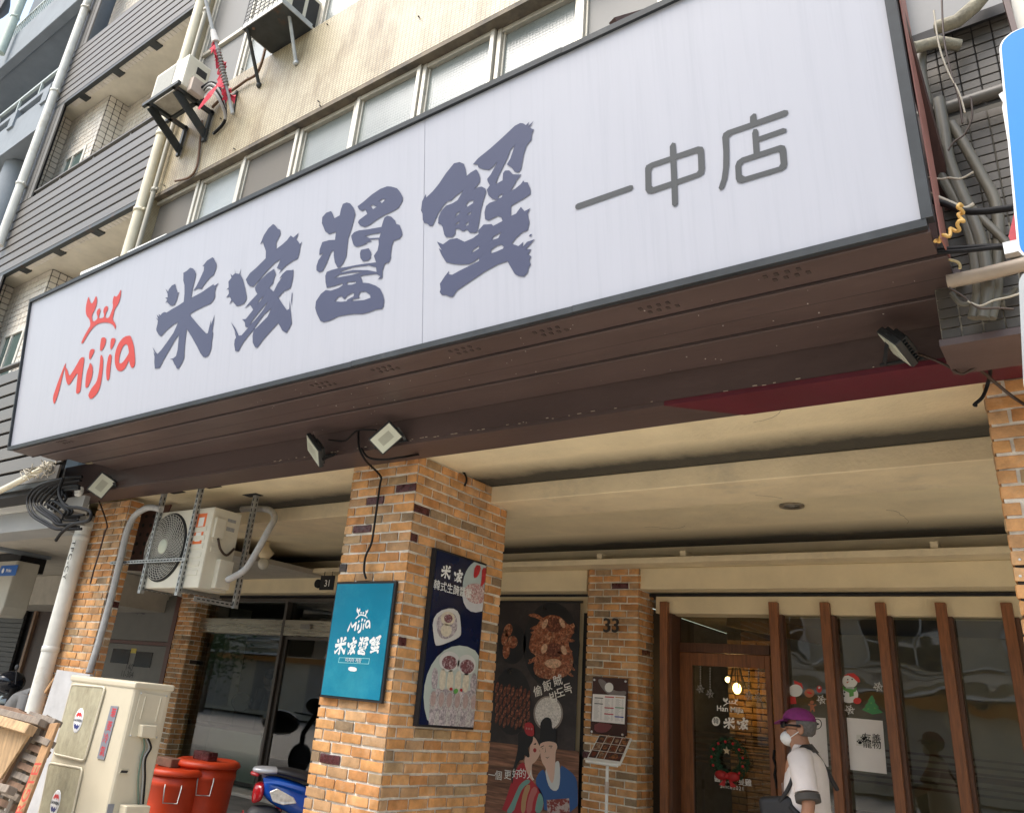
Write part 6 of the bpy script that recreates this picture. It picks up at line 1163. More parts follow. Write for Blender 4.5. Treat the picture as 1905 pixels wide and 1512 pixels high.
for k in range(14):
    a_, b_ = rr_.uniform(40, 100), 0; b_ = 910-.47*a_+rr_.uniform(-10, 10); pts = [P(a_+rr_.uniform(-12, 12), b_+rr_.uniform(-12, 12), y=3.7+rr_.uniform(-.04, .04)) for q in range(4)]; m.tube(curve(pts, 5), .006, 5)
tag(m.build('rope_ends', M('dirty_rope', (.33, .3, .24), .8), None), 'frayed rope ends knotted round the pale pipe at the left', 'rope')
# right-hand wall with conduits
wt = M('dark_wall_tile', (.075, .065, .052), .5, .2, 6, perobj=.15); rw0, rw1 = -.36, 1.2
zr0, zr1 = P(1860, 618, y=3.8).z, 5.35
sw_ = thing('tiled_side_wall', 'dark dirty tiled wall with grey conduits to the right of the white sign', 'wall', (.4, YF, zr0))
zgap = P(1810, 205, y=3.8).z
mk('grout_bed', M('dark_grout', (.03, .027, .023), .9), sw_, 'box', rw0, rw1, YF, YF+.2, zgap, zr1); mk('grout_bed', M('pale_grout', (.36, .33, .27), .9, .2, 8), sw_, 'box', rw0, rw1, YF, YF+.2, zr0, P(1810, 430, y=3.8).z); mk('grout_bed', M('mid_grout', (.12, .11, .09), .9), sw_, 'box', rw0, rw1, YF, YF+.2, P(1810, 430, y=3.8).z+.001, zgap-.001)
mk('sill_plate', brown, sw_, 'box', rw0-.01, rw1, YF-.03, YF+.2, zr0-.035, zr0-.002); mk('bottom_board', brown, sw_, 'box', rw0-.01, rw1, YF+.21, 4.165, zr0-.02, zr0-.002)  # brown boards closing the underside of the tiled wall
cnt = 0; stw = MB(); rt = random.Random(17); me0 = None
m = MB(); m.box(-.5, .5, -.5, .5, -.5, .5); o_ = m.build('tile', wt, None, bevel=.05); me0 = o_.data; bpy.data.objects.remove(o_)
z = zr0+.03
while z < zr1:
    x = rw0+.04
    while x < .75:
        if not (zgap-.05 < z < zgap+.03): 
            if cnt < 300 and x < .34: cnt += 1; inst('tile', me0, sw_, (x, YF-.004+rt.uniform(-.002, .002), z), (.075, .014, .044))
            else: stw.obox((x, YF-.004, z), (.0375, 0, 0), (0, .007, 0), (0, 0, .022))
        x += .0815
    z += .0505
stw.build('more_tiles', wt, sw_, kind='stuff')
mk('cross_pipe', M('brown_pipe', (.10, .09, .075), .5), sw_, 'tube', [(-.36, 3.7, zgap-.02), (1.2, 3.7, zgap+.0)], .03, 10)
mk('upper_panel', M('grey_panel', (.2, .2, .2), .6, .1), sw_, 'box', -.3, .18, YF-.05, YF-.02, P(1780, 42, y=3.75).z, 5.6); mk('panel_edge', blackmat, sw_, 'box', -.3, .2, YF-.07, YF-.051, P(1780, 55, y=3.75).z-.02, P(1780, 42, y=3.75).z)
mk('foam_pipe', M('beige_foam', (.26, .24, .18), .8, .3, 15, bump=.6), sw_, 'tube', [P(1742, 52, y=3.68), P(1780, 40, y=3.66), P(1815, 10, y=3.66), P(1835, -15, y=3.66)], .035, 9); mk('foam_pipe', M('beige_foam', (.26, .24, .18)), sw_, 'tube', [P(1700, 90, y=3.6), P(1745, 78, y=3.66), P(1785, 85, y=3.72)], .03, 9)
cond = M('grey_brown_conduit', (.115, .105, .08), .45, .15, 4)
for k, (lab, pts, r_) in enumerate((('leftmost grey conduit bending down the tiled wall beside the sign', [(1713, 95), (1714, 140), (1724, 195), (1733, 260), (1750, 320), (1786, 385), (1808, 440), (1818, 500), (1822, 545), (1812, 592)], .026), ('second grey conduit from the left on the tiled wall', [(1746, 185), (1756, 240), (1766, 300), (1790, 360), (1808, 400), (1826, 450), (1836, 500), (1838, 545), (1828, 592)], .026), ('third grey conduit crossing the tiled wall', [(1770, 230), (1800, 280), (1828, 330), (1850, 372), (1858, 420), (1856, 500), (1852, 550), (1842, 592)], .024), ('rightmost thin grey conduit on the tiled wall', [(1800, 380), (1830, 410), (1868, 448), (1890, 480)], .018))): hose('conduit', lab, 'conduit', [P(a, b, y=3.68-.02*(k % 2)) for a, b in pts], r_, cond, 'conduits on the tiled wall')
for lab, pts, r_, mt in (('pale fat pipe running level below the black cables to the blue sign', [(1762, 524, 3.6), (1830, 510, 3.6), (1910, 490, 3.6)], .032, M('pinkish_pipe', (.36, .29, .22), .5, .15, 4)), ('upper black twin cable running to the blue sign', [(1728, 372, 3.5), (1760, 380, 3.5), (1790, 392, 3.5), (1830, 393, 3.5), (1885, 386, 3.5)], .016, black), ('lower black twin cable running to the blue sign', [(1742, 466, 3.5), (1790, 462, 3.5), (1840, 459, 3.5), (1885, 460, 3.5)], .014, black), ('second strand of the lower black cable to the blue sign', [(1742, 470, 3.48), (1800, 466, 3.48), (1885, 456, 3.48)], .01, black), ('pale bare cable end sticking out above the coil', [(1728, 360, 3.5), (1770, 378, 3.5), (1795, 388, 3.5), (1812, 380, 3.5)], .010, M('pale_cable', (.4, .36, .28), .5)), ('thin pale wire curling over the dark tiles', [(1742, 482, 3.55), (1770, 484, 3.55), (1784, 490, 3.55), (1786, 500, 3.55)], .006, M('yellow_wire', (.5, .4, .2), .5)), ('grey wire looping from the sign corner to the junction below', [(1770, 545, 3.7), (1790, 566, 3.7), (1820, 560, 3.7), (1850, 550, 3.7), (1875, 550, 3.75), (1890, 535, 3.75)], .012, cond), ('thin wire above it from the pipe to the junction', [(1800, 522, 3.7), (1830, 535, 3.7), (1860, 552, 3.75), (1867, 575, 3.8), (1866, 620, 4.1), (1850, 655, 4.12)], .010, cond), ('brown wire hanging down the fascia to the near brick pillar', [(1792, 575, 4.12), (1796, 620, 4.12), (1806, 670, 4.12), (1838, 700, 4.3), (1880, 735, 4.42), (1910, 755, 4.42)], .008, M('brown_cable', (.05, .03, .02))), ('black wire curling over the edge of the near brick pillar', [(1836, 668, 4.12), (1842, 690, 4.3), (1838, 712, 4.42), (1828, 738, 4.42), (1813, 752, 4.42), (1818, 754, 4.42)], .009, black), ('wire from the right floodlight to the connector', [(1708, 658, 4.1), (1735, 668, 4.1), (1765, 682, 4.1), (1785, 695, 4.1), (1800, 692, 4.12), (1838, 670, 4.12)], .007, M('brown_cable', (.05, .03, .02))), ('two pale wires behind the connector on the fascia', [(1798, 604, 4.13), (1820, 612, 4.13), (1855, 622, 4.13), (1880, 620, 4.13)], .007, M('pale_cable', (.4, .36, .28)))): cab(lab, pts, r_, mt, 'loose wires right of the sign')
rq = random.Random(77)
for k, (lab, a, b) in enumerate((('thin rusty wire dangling in front of the dark tiles', (1733, 20), (1800, 210)), ('thin wire hanging beside the brown strut', (1752, 0), (1795, 230)), ('slack thin wire across the middle conduits', (1728, 330), (1812, 320)), ('thin pale wire from the tiles to the fat pale pipe', (1812, 180), (1770, 280)), ('thin dark wire over the lower tiles', (1800, 560), (1895, 545)), ('thin dark wire sagging below the fat pale pipe', (1762, 535), (1880, 575)))): cab(lab, [(a[0]+(b[0]-a[0])*t_+rq.uniform(-7, 7), a[1]+(b[1]-a[1])*t_+22*math.sin(math.pi*t_)*rq.uniform(.2, 1), 3.55) for t_ in (0, .25, .5, .75, 1)], .0045, (MATS['brown_cable'] if k % 2 else MATS['pale_cable']), 'loose wires right of the sign')
pts = [(1740, 449), (1742, 447), (1748, 450), (1750, 440), (1756, 437), (1766, 440), (1768, 431), (1768, 425), (1778, 430), (1785, 428), (1781, 418), (1785, 411), (1793, 412), (1786, 405), (1783, 398), (1792, 397), (1788, 390), (1782, 386), (1785, 380), (1790, 384)]
cab('yellow coiled wire end curling out beside the sign corner', [(a, b, 3.35+.02*math.sin(k)) for k, (a, b) in enumerate(pts)], .0075, M('coil_yellow', (.62, .38, .11), .45), None, 'coiled_wire', 8, 4)
t = thing('junction_box', 'small white plastic junction box on the fascia at the right', 'junction box', tuple(P(1887, 622, y=4.14))); c = P(1887, 622, y=4.14); rbox('box_body', M('box_plastic', (.42, .38, .36), .4), t, c.x-.025, c.x+.025, 4.10, 4.165, c.z-.035, c.z+.025, .006); rbox('box_lid', M('box_plastic', (.42, .38, .36)), t, c.x-.03, c.x+.03, 4.095, 4.165, c.z+.026, c.z+.04, .004); mk('wall_hole', cavity, t, 'box', c.x-.02, c.x+.025, 4.162, 4.168, c.z+.05, c.z+.08)
t = thing('wire_connector', 'black and yellow wire connector hanging below the fascia', 'connector', tuple(P(1837, 662, y=4.1))); c = P(1837, 662, y=4.1); m = MB(); m.ball(c, .022, nu=8, nv=6); m.build('tape_knot', black, t); m = MB(); m.prism([c+Vector((-.05, -.01, .03)), c+Vector((-.02, -.01, .05)), c+Vector((-.01, -.01, .0))], (0, -.006, 0)); m.build('yellow_tab', M('tab_yellow', (.6, .55, .12), .4), t)
sa, sb = P(1868, -10, y=3.2), P(1905, 120, y=3.2); t = thing('steel_stay', 'dark red steel stay beside a pale post above the blue sign', 'stay', tuple(sb)); mk('flat_bar', strutm, t, 'bar', sa, sb, .05, .02); mk('pale_post', M('pale_post', (.5, .48, .42), .5), t, 'bar', P(1892, -10, y=3.25), P(1912, 90, y=3.25), .09, .05)
# blue road sign and the plate under it
YBS = 2.5; c = [P(*q, y=YBS) for q in ((1858, 80), (1895, 487))]; bw = .62
tl_, bl_ = c; dv = (tl_-bl_).normalized(); du = Vector((1, 0, .08)).normalized()
tl_ = P(1857, 70, y=YBS)
bs = thing('blue_road_sign', 'bright blue road sign cut off by the right edge of the picture', 'sign', tuple(bl_))
def rrect(o, u, v, w, h, r, n=5):
    out = []
    for (cx_, cz_, a0) in ((r, r, 180), (w-r, r, 270), (w-r, h-r, 0), (r, h-r, 90)):
        for k in range(n+1): a_ = math.radians(a0+90*k/n); out.append(o+u*(cx_+r*math.cos(a_))+v*(cz_+r*math.sin(a_)))
    return out
hgt = (tl_-bl_).length
m = MB(); m.prism(rrect(bl_, du, dv, bw, hgt, .05), (0, .006, 0)); m.build('rim', M('sign_rim_white', (.7, .7, .68), .4), bs); m = MB(); m.prism(rrect(bl_+du*.006+dv*.006+Vector((0, -.004, 0)), du, dv, bw-.012, hgt-.012, .046), (0, .003, 0)); m.build('face', M('road_sign_blue', (.0, .17, .80), .6, .02, 2, rv=0), bs)
m = MB(); m.tube([(bl_.x+.33, YBS+.05, -.12), (bl_.x+.33, YBS+.05, tl_.z+.1)], .04, 12); m.build('sign_post', steel, bs)
m = MB(); m.box(bl_.x-.03, bl_.x+.3, YBS+.02, YBS+.05, P(1885, 452, y=YBS).z-.02, P(1885, 452, y=YBS).z+.02); m.build('clamp', steel, bs)
m = MB(); m.add([P(1893, 370, y=YBS+.06), P(1876, 440, y=YBS+.06), P(1880, 450, y=YBS+.06), P(1905, 452, y=YBS+.06), P(1912, 400, y=YBS+.06)], [(0, 1, 2, 3, 4)]); tag(m.build('red_plastic_rag', M('rag_red', (.35, .015, .03), .4, .3, 8), None, recalc=False), 'red plastic rag hanging behind the blue road sign', 'rag')
m = MB(); m.prism([P(1863, 172, y=YBS+.05), P(1858, 176, y=YBS+.05), P(1866, 190, y=YBS+.05), P(1864, 200, y=YBS+.05), P(1874, 260, y=YBS+.05), P(1885, 260, y=YBS+.05), P(1880, 165, y=YBS+.05)], (0, .01, 0)); tag(m.build('white_bracket', white, None), 'crumpled white sheet piece behind the top of the blue road sign', 'bracket')
p0, p1 = P(1894, 505, y=YBS), P(1903, 700, y=YBS); m = MB(); dv2 = (p0-p1).normalized(); o0 = P(1905, 740, y=YBS); h2 = (p0-o0).length; m.prism(rrect(o0, du, dv2, .5, h2, .04), (0, .006, 0)); ps = m.build('plate_sign', M('plate_grey', (.28, .29, .29), .4, metal=.3), None); tag(ps, 'white plate with a grey edge below the blue road sign', 'sign'); m = MB(); m.prism(rrect(o0+du*.03+dv2*.03+Vector((0, -.004, 0)), du, dv2, .44, h2-.06, .03), (0, .003, 0)); m.build('plate_face', white, ps)
# ------------------------------------------------------------------ people
def skin_mesh(nodes, edges, radii, sub=2, root=0, soft=0):
    me = bpy.data.meshes.new('skin_base'); me.from_pydata([Vector(v) for v in nodes], edges, []); o = bpy.data.objects.new('skin_base', me); COL.objects.link(o)
    o.modifiers.new('s', 'SKIN'); sv = me.skin_vertices[0].data
    for i, r in enumerate(radii): sv[i].radius = (r, r) if not isinstance(r, (tuple, list)) else r
    sv[root].use_root = True
    sd = o.modifiers.new('d', 'SUBSURF'); sd.levels = sub; sd.render_levels = sub
    if soft: sm_ = o.modifiers.new('soft', 'SMOOTH'); sm_.factor = .5; sm_.iterations = soft
    dg = bpy.context.evaluated_depsgraph_get(); dg.update(); ev = bpy.data.meshes.new_from_object(o.evaluated_get(dg)); bpy.data.objects.remove(o)
    vs = [v.co.copy() for v in ev.vertices]; fs = [tuple(p.vertices) for p in ev.polygons]; bpy.data.meshes.remove(ev); return vs, fs
class Body:
    """joints given as a dict name -> (point, radius); bones as chains of names"""
    def __init__(s, J): s.J = J
    def mesh(s, chains, grow=0., rad=None, root=None, sub=2, soft=0):
        names = []; edges = []
        for ch in chains:
            for n_ in ch:
                if n_ not in names: names.append(n_)
            for a, b in zip(ch, ch[1:]):
                e = (names.index(a), names.index(b))
                if e not in edges: edges.append(e)
        rr = []
        for n_ in names:
            r = (rad or {}).get(n_, s.J[n_][1]); rr.append(tuple(q+grow for q in r) if isinstance(r, (tuple, list)) else r+grow)
        return skin_mesh([s.J[n_][0] for n_ in names], edges, rr, sub, names.index(root) if root else 0, soft)
def add_hand(mb, wrist, direc, palm_n, size, curl=.9):
    d = Vector(direc).normalized(); n = Vector(palm_n); n = (n-d*n.dot(d)).normalized(); s = d.cross(n)
    mb.tube([wrist, wrist+d*.03*size, wrist+d*.085*size], [.024*size, .036*size, .034*size], 8)
    for k in range(4):
        base = wrist+d*.085*size+s*(.028-.019*k)*size; L = (.065, .075, .07, .055)[k]*size; a = 0; pts = [base-d*.02*size, base]; p = base
        for seg in (.45, .32, .23): a += curl; p = p+(d*math.cos(a*.8)+n*math.sin(a*.8))*L*seg*1.15; pts.append(p)
        mb.tube(pts, [.0095*size, .0095*size, .009*size, .008*size, .006*size], 7)
    t0 = wrist+d*.03*size+s*.03*size; mb.tube([t0, t0+(d*.6+s*.7)*.035*size, t0+(d*.9+s*.35+n*.4)*.065*size, t0+(d*.8+n*.8)*.085*size], [.013*size, .012*size, .010*size, .007*size], 7)
skinm = M('sunburnt_skin', (.34, .17, .10), .55, .1, 12)
B0 = P(1501, 1400, y=6.0); bx_, by_ = B0.x, 6.0
H = 1.0
def W(f, s, z): return Vector((bx_-f, by_-s, z))       # forward is -X, near side is -Y
J = dict(pelvis=(W(.0, 0, .90), (.14, .12)), belly=(W(.015, 0, 1.03), (.145, .125)), chest=(W(.02, 0, 1.22), (.155, .13)), upper=(W(.0, 0, 1.36), (.12, .09)), neck=(W(.03, 0, 1.43), .055), jaw=(W(.06, 0, 1.505), (.062, .07)), head=(W(.05, 0, 1.575), (.088, .074)), crown=(W(.04, 0, 1.625), (.07, .06)), nose=(W(.155, 0, 1.545), .012), nose0=(W(.11, 0, 1.55), .022), chin=(W(.12, 0, 1.478), .026),
    shl=(W(-.0, .16, 1.365), .062), ell=(W(-.06, .23, 1.10), .042), wrl=(W(.03, .24, .87), .029), shr=(W(.02, -.16, 1.365), .062), elr=(W(.10, -.22, 1.12), .042), wrr=(W(.30, -.2, .985), .029),
    hl=(W(0, .085, .86), .095), kl=(W(-.08, .09, .48), .06), al=(W(-.30, .09, .13), .042), tl=(W(-.2, .09, .04), .035), hr=(W(0, -.085, .86), .095), kr=(W(.14, -.09, .49), .06), ar=(W(.2, -.09, .10), .042), tr=(W(.33, -.09, .035), .035))
man = thing('person', 'man in a purple cap, white mask and white polo shirt walking past the restaurant', 'person', (bx_, by_, 0))
bd_ = Body(J); vs, fs = bd_.mesh([['pelvis', 'belly', 'chest', 'upper', 'neck', 'jaw', 'head', 'crown'], ['head', 'nose0', 'nose'], ['jaw', 'chin'], ['upper', 'shl', 'ell', 'wrl'], ['upper', 'shr', 'elr', 'wrr'], ['pelvis', 'hl', 'kl', 'al', 'tl'], ['pelvis', 'hr', 'kr', 'ar', 'tr']], root='pelvis')
mb_ = MB(); mb_.add(vs, fs, True); add_hand(mb_, J['wrr'][0], (-.85, 0, -.45), (0, -.3, -.9), .95, .95); add_hand(mb_, J['wrl'][0], (-.2, 0, -1), (-1, .2, 0), .95, .5)
for s_ in (1, -1):
    e = W(.01, .077*s_, 1.545); mb_.ball(e, .022, .010, .034, 8, 6); mb_.ball(W(.137, .03*s_, 1.562), .012, nu=8, nv=6)
mb_.build('body', skinm, man, recalc=False)
shirtm = M('white_polo', (.72, .67, .65), .8, .08, 5, bump=.9, bscale=9); collarm = M('grey_collar', (.07, .065, .06), .8)
J2 = dict(J); J2['hem'] = (W(.0, 0, .84), (.165, .14)); J2['cufl'] = (J['shl'][0].lerp(J['ell'][0], .72), .066); J2['cufr'] = (J['shr'][0].lerp(J['elr'][0], .72), .066); J2['cl2'] = (J['shl'][0].lerp(J['ell'][0], .82), .068); J2['cr2'] = (J['shr'][0].lerp(J['elr'][0], .82), .068); J2['col'] = (W(.018, 0, 1.41), .07)
rv_ = []; n_ = 28
for z, f0, a_, b_ in ((.80, -.005, .135, .178), (.86, -.005, .14, .18), (.95, .01, .142, .175), (1.04, .02, .14, .172), (1.13, .02, .135, .18), (1.22, .015, .13, .192), (1.30, .005, .12, .2), (1.36, 0, .1, .185), (1.405, .01, .078, .125), (1.43, .02, .068, .08), (1.45, .026, .06, .066)):
    for k in range(n_):
        t_ = 2*math.pi*k/n_; c_, s_ = math.cos(t_), math.sin(t_); wr_ = 1+(.035*math.sin(3*t_+z*19)+.02*math.sin(5*t_-z*31))*(1.3-z)*1.6 if z < 1.25 else 1
        rv_.append(W(f0+a_*wr_*math.copysign(abs(c_)**.85, c_), b_*wr_*math.copysign(abs(s_)**.85, s_), z))
m = MB(); nr_ = len(rv_)//n_; m.add(rv_, [(i*n_+k, i*n_+(k+1) % n_, (i+1)*n_+(k+1) % n_, (i+1)*n_+k) for i in range(nr_-1) for k in range(n_)], True); o = m.build('polo_shirt', shirtm, man); q_ = o.modifiers.new('round', 'SUBSURF'); q_.levels = q_.render_levels = 1
for a_ in 'lr':
    p0, p1 = J['sh'+a_][0], J2['cuf'+a_][0]; inn = p0.lerp(W(.0, 0, 1.33), .45); m = MB(); m.tube([inn, p0.lerp(inn, .4)+Vector((0, 0, .004)), p0, p0.lerp(p1, .3), p0.lerp(p1, .55), p0.lerp(p1, .8), p1], [.07, .078, .079, .076, .078, .073, .074], 18); m.build('sleeve', shirtm, man)
m = MB(); m.flat([[W(.148, .07, 1.21), W(.135, .13, 1.21), W(.135, .128, 1.12), W(.15, .068, 1.115)]]); m.build('shirt_pocket', shirtm, man)
for a_ in 'lr': c0, c1 = J2['cuf'+a_][0], J2['cl2' if a_ == 'l' else 'cr2'][0]; d_ = (c1-c0).normalized(); m = MB(); m.tube([c0+d_*.012, c0+d_*.05], [.0775, .077], 18); m.build('cuff', collarm, man)
m = MB(); m.tube([W(.018, 0, 1.40), W(.03, 0, 1.445)], [.088, .068], 16, cap=False); m.tube([W(.03, 0, 1.445), W(.02, 0, 1.395)], [.07, .098], 16, cap=False); m.build('collar', collarm, man)
trm = M('dark_trousers', (.02, .02, .025), .85); vs, fs = bd_.mesh([['belly', 'pelvis', 'hl', 'kl', 'al'], ['pelvis', 'hr', 'kr', 'ar']], grow=.014, root='pelvis', sub=3, soft=6); m = MB(); m.add(vs, fs, True); m.build('trousers', trm, man, recalc=False)
for a_ in 'lr': p_ = J['a'+a_][0]; q_ = J['t'+a_][0]; m = MB(); m.ball((p_+q_)/2+Vector((0, 0, -.012)), .15, .05, .05, 12, 8); m.build('shoe', blackmat, man)
capm = M('purple_cap', (.16, .014, .115), .8, .2, 30, bump=.3, bscale=120); hc_ = W(.035, 0, 1.60)
m = MB(); prof = [(.106*math.cos(t_), .082*math.sin(t_)) for t_ in [math.pi/2*k/7 for k in range(8)]]; m.lathe(hc_, [(r_*.99+.0005, h_) for r_, h_ in prof], 24, 'z', 1.02, .86); m.build('cap', capm, man, smooth=True)
br_ = []; n_ = 14
for k in range(n_+1): t_ = math.pi*(k/n_-.5); br_.append(W(.035+.088*math.cos(t_)*1.0+.015, .085*math.sin(t_), 1.602)); 
bo = [W(.035+.08+.085*math.cos(math.pi*(k/n_-.5)), .095*math.sin(math.pi*(k/n_-.5)), 1.602-.035*math.cos(math.pi*(k/n_-.5))) for k in range(n_+1)]
m = MB(); vs = br_+bo+[v-Vector((0, 0, .005)) for v in br_]+[v-Vector((0, 0, .005)) for v in bo]; k0 = n_+1; fs = []
for k in range(n_): fs += [(k, k+1, k0+k+1, k0+k), (2*k0+k, 3*k0+k, 3*k0+k+1, 2*k0+k+1), (k0+k, k0+k+1, 3*k0+k+1, 3*k0+k)]
m.add(vs, fs, True); m.build('cap_peak', capm, man)
m = MB(); m.lathe(W(.02, 0, 1.555), [(.06, -.05), (.082, -.032), (.091, 0), (.096, .02), (.099, .045)], 22, 'z', .98, .84); hr_ = m.build('hair', M('grey_black_hair', (.10, .095, .09), .8, .4, 60), man)
bmx = bmesh.new(); bmx.from_mesh(hr_.data); bmesh.ops.delete(bmx, geom=[v for v in bmx.verts if v.co.x < -.02 and v.co.z < .03], context='VERTS'); bmx.to_mesh(hr_.data); bmx.free()
m = MB(); sg_ = [W(.135*math.cos(t_)+.025, .098*math.sin(t_), 1.565) for t_ in [math.radians(a_) for a_ in range(-100, 101, 10)]]
for i in range(len(sg_)-1): w_ = .02 if 4 < i < 15 else .007; m.add([sg_[i]+Vector((0, 0, w_)), sg_[i+1]+Vector((0, 0, w_)), sg_[i+1]-Vector((0, 0, w_)), sg_[i]-Vector((0, 0, w_))], [(0, 1, 2, 3)])
m.build('sunglasses', M('lens_black', (.01, .01, .012), .15), man)
m = MB(); m.ball(W(.105, 0, 1.482), .062, .066, .05, 14, 9); m.tube([W(.08, .066, 1.49), W(.02, .082, 1.53)], .003, 5); m.build('face_mask', M('mask_white', (.68, .68, .66), .85, .05), man)
m = MB(); bc_ = W(.15, .12, .97); m.obox(bc_, (.115, 0, .02), (0, .06, 0), (-.02, 0, .16)); m.build('shoulder_bag', M('black_nylon', (.012, .012, .014), .6, .3, 20, bump=.6, bscale=14), man, bevel=.04, seg=3, smooth=True)
m = MB(); m.tube(curve([W(.14, .17, 1.1), W(.06, .18, 1.22), W(.0, .12, 1.43), W(-.06, -.0, 1.40), W(-.15, -.1, 1.2)], 6), .014, 6); m.tube(curve([W(-.02, .17, 1.02), W(.03, .19, 1.05), W(.07, .17, 1.08)], 5), .02, 6); m.build('bag_strap', MATS['black_nylon'], man); m = MB(); m.tube([W(-.01, .2, 1.06), W(.05, .2, 1.01), W(.09, .19, .99)], .008, 6); m.build('buckle', white, man)
# dark figure added inside the left shop, standing in for a reflection
def simple_person(label, at, fdir, pose, mats, hair=True, cap=None):
    f = Vector((*fdir, 0)).normalized(); s = Vector((-f.y, f.x, 0))
    L = lambda a, b, z: Vector(at)+f*a+s*b+Vector((0, 0, z)); K = {k_: (L(*v[0]), v[1]) for k_, v in pose.items()}
    t = thing('person', label, 'person', tuple(Vector(at)))
    b_ = Body(K); ch = [['pelvis', 'belly', 'chest', 'upper', 'neck', 'jaw', 'head', 'crown'], ['head', 'nose0'], ['upper', 'shl', 'ell', 'wrl'], ['upper', 'shr', 'elr', 'wrr'], ['pelvis', 'hl', 'kl', 'al', 'tl'], ['pelvis', 'hr', 'kr', 'ar', 'tr']]
    vs, fs = b_.mesh(ch, root='pelvis'); m = MB(); m.add(vs, fs, True)
    for a_ in 'lr': d_ = (K['wr'+a_][0]-K['el'+a_][0]).normalized(); add_hand(m, K['wr'+a_][0], d_, (f*.6+Vector((0, 0, -.6))), .95, .6)
    m.build('body', mats[0], t, recalc=False)
    vs, fs = b_.mesh([['pelvis', 'belly', 'chest', 'upper'], ['upper', 'shl', 'ell', 'wrl'], ['upper', 'shr', 'elr', 'wrr']], grow=.034, root='chest', sub=3, soft=3); m = MB(); m.add(vs, fs, True); m.build('shirt', mats[1], t, recalc=False)
    vs, fs = b_.mesh([['belly', 'pelvis', 'hl', 'kl', 'al'], ['pelvis', 'hr', 'kr', 'ar']], grow=.018, root='pelvis', sub=3, soft=5); m = MB(); m.add(vs, fs, True); m.build('trousers', mats[2], t, recalc=False)
    m = MB(); m.ball(K['crown'][0]-f*.02+Vector((0, 0, .0)), .105, .1, .085, 14, 9); m.build('hair', mats[3], t)
    for a_ in 'lr': m = MB(); m.ball((K['a'+a_][0]+K['t'+a_][0])/2, .12, .07, .05); m.build('shoe', blackmat, t)
    return t
stand = dict(pelvis=((0, 0, .92), (.13, .12)), belly=((0, 0, 1.04), (.13, .12)), chest=((.0, 0, 1.24), (.15, .12)), upper=((.0, 0, 1.39), (.11, .09)), neck=((.03, 0, 1.47), .05), jaw=((.07, 0, 1.535), (.058, .062)), head=((.06, 0, 1.61), (.085, .075)), crown=((.04, 0, 1.665), (.07, .065)), nose0=((.14, 0, 1.585), .018), shl=((0, .17, 1.39), .06), ell=((.02, .22, 1.12), .042), wrl=((.25, .14, 1.14), .028), shr=((0, -.17, 1.39), .06), elr=((.02, -.22, 1.12), .042), wrr=((.25, -.12, 1.16), .028), hl=((0, .085, .88), .09), kl=((.01, .09, .48), .06), al=((0, .09, .09), .04), tl=((.12, .09, .03), .035), hr=((0, -.085, .88), .09), kr=((.01, -.09, .48), .06), ar=((0, -.09, .09), .04), tr=((.12, -.09, .03), .035))
pi_ = P(498, 1290, y=10.0); blk = M('black_shirt', (.012, .012, .014), .8)
simple_person('dark figure with a phone added behind the left shop glass for a mirrored passer-by', (pi_.x, 10.0, 0), (-1, -.15), stand, (M('dim_skin', (.2, .12, .08), .6), blk, trm, M('black_hair', (.01, .01, .01), .6)))
bend = dict(pelvis=((-.25, 0, .72), (.14, .13)), belly=((-.12, 0, .88), (.14, .13)), chest=((.10, 0, 1.0), (.16, .13)), upper=((.28, 0, 1.0), (.12, .1)), neck=((.38, 0, .98), .055), jaw=((.47, 0, .93), (.06, .065)), head=((.48, 0, .97), (.085, .078)), crown=((.5, 0, 1.01), (.07, .065)), nose0=((.55, 0, .9), .018), shl=((.28, .18, .96), .065), ell=((.36, .24, .7), .045), wrl=((.5, .15, .5), .03), shr=((.28, -.18, .96), .065), elr=((.36, -.24, .7), .045), wrr=((.5, -.15, .5), .03), hl=((-.25, .1, .68), .1), kl=((.12, .16, .5), .065), al=((-.1, .14, .1), .045), tl=((.03, .14, .035), .035), hr=((-.25, -.1, .68), .1), kr=((.12, -.16, .5), .065), ar=((-.1, -.14, .1), .045), tr=((.03, -.14, .035), .035))
bend = {k_: ((v[0][0], v[0][1], v[0][2]*1.09), v[1]) for k_, v in bend.items()}
pb2 = P(66, 1300, y=5.2)
simple_person('person bending down in a grey shirt behind the white drain pipe', (pb2.x-.22, 5.2, 0), (1, .1), bend, (skinm, M('grey_sweatshirt', (.16, .16, .16), .85, .1, 5, bump=.5, bscale=9), trm, MATS['black_hair']))
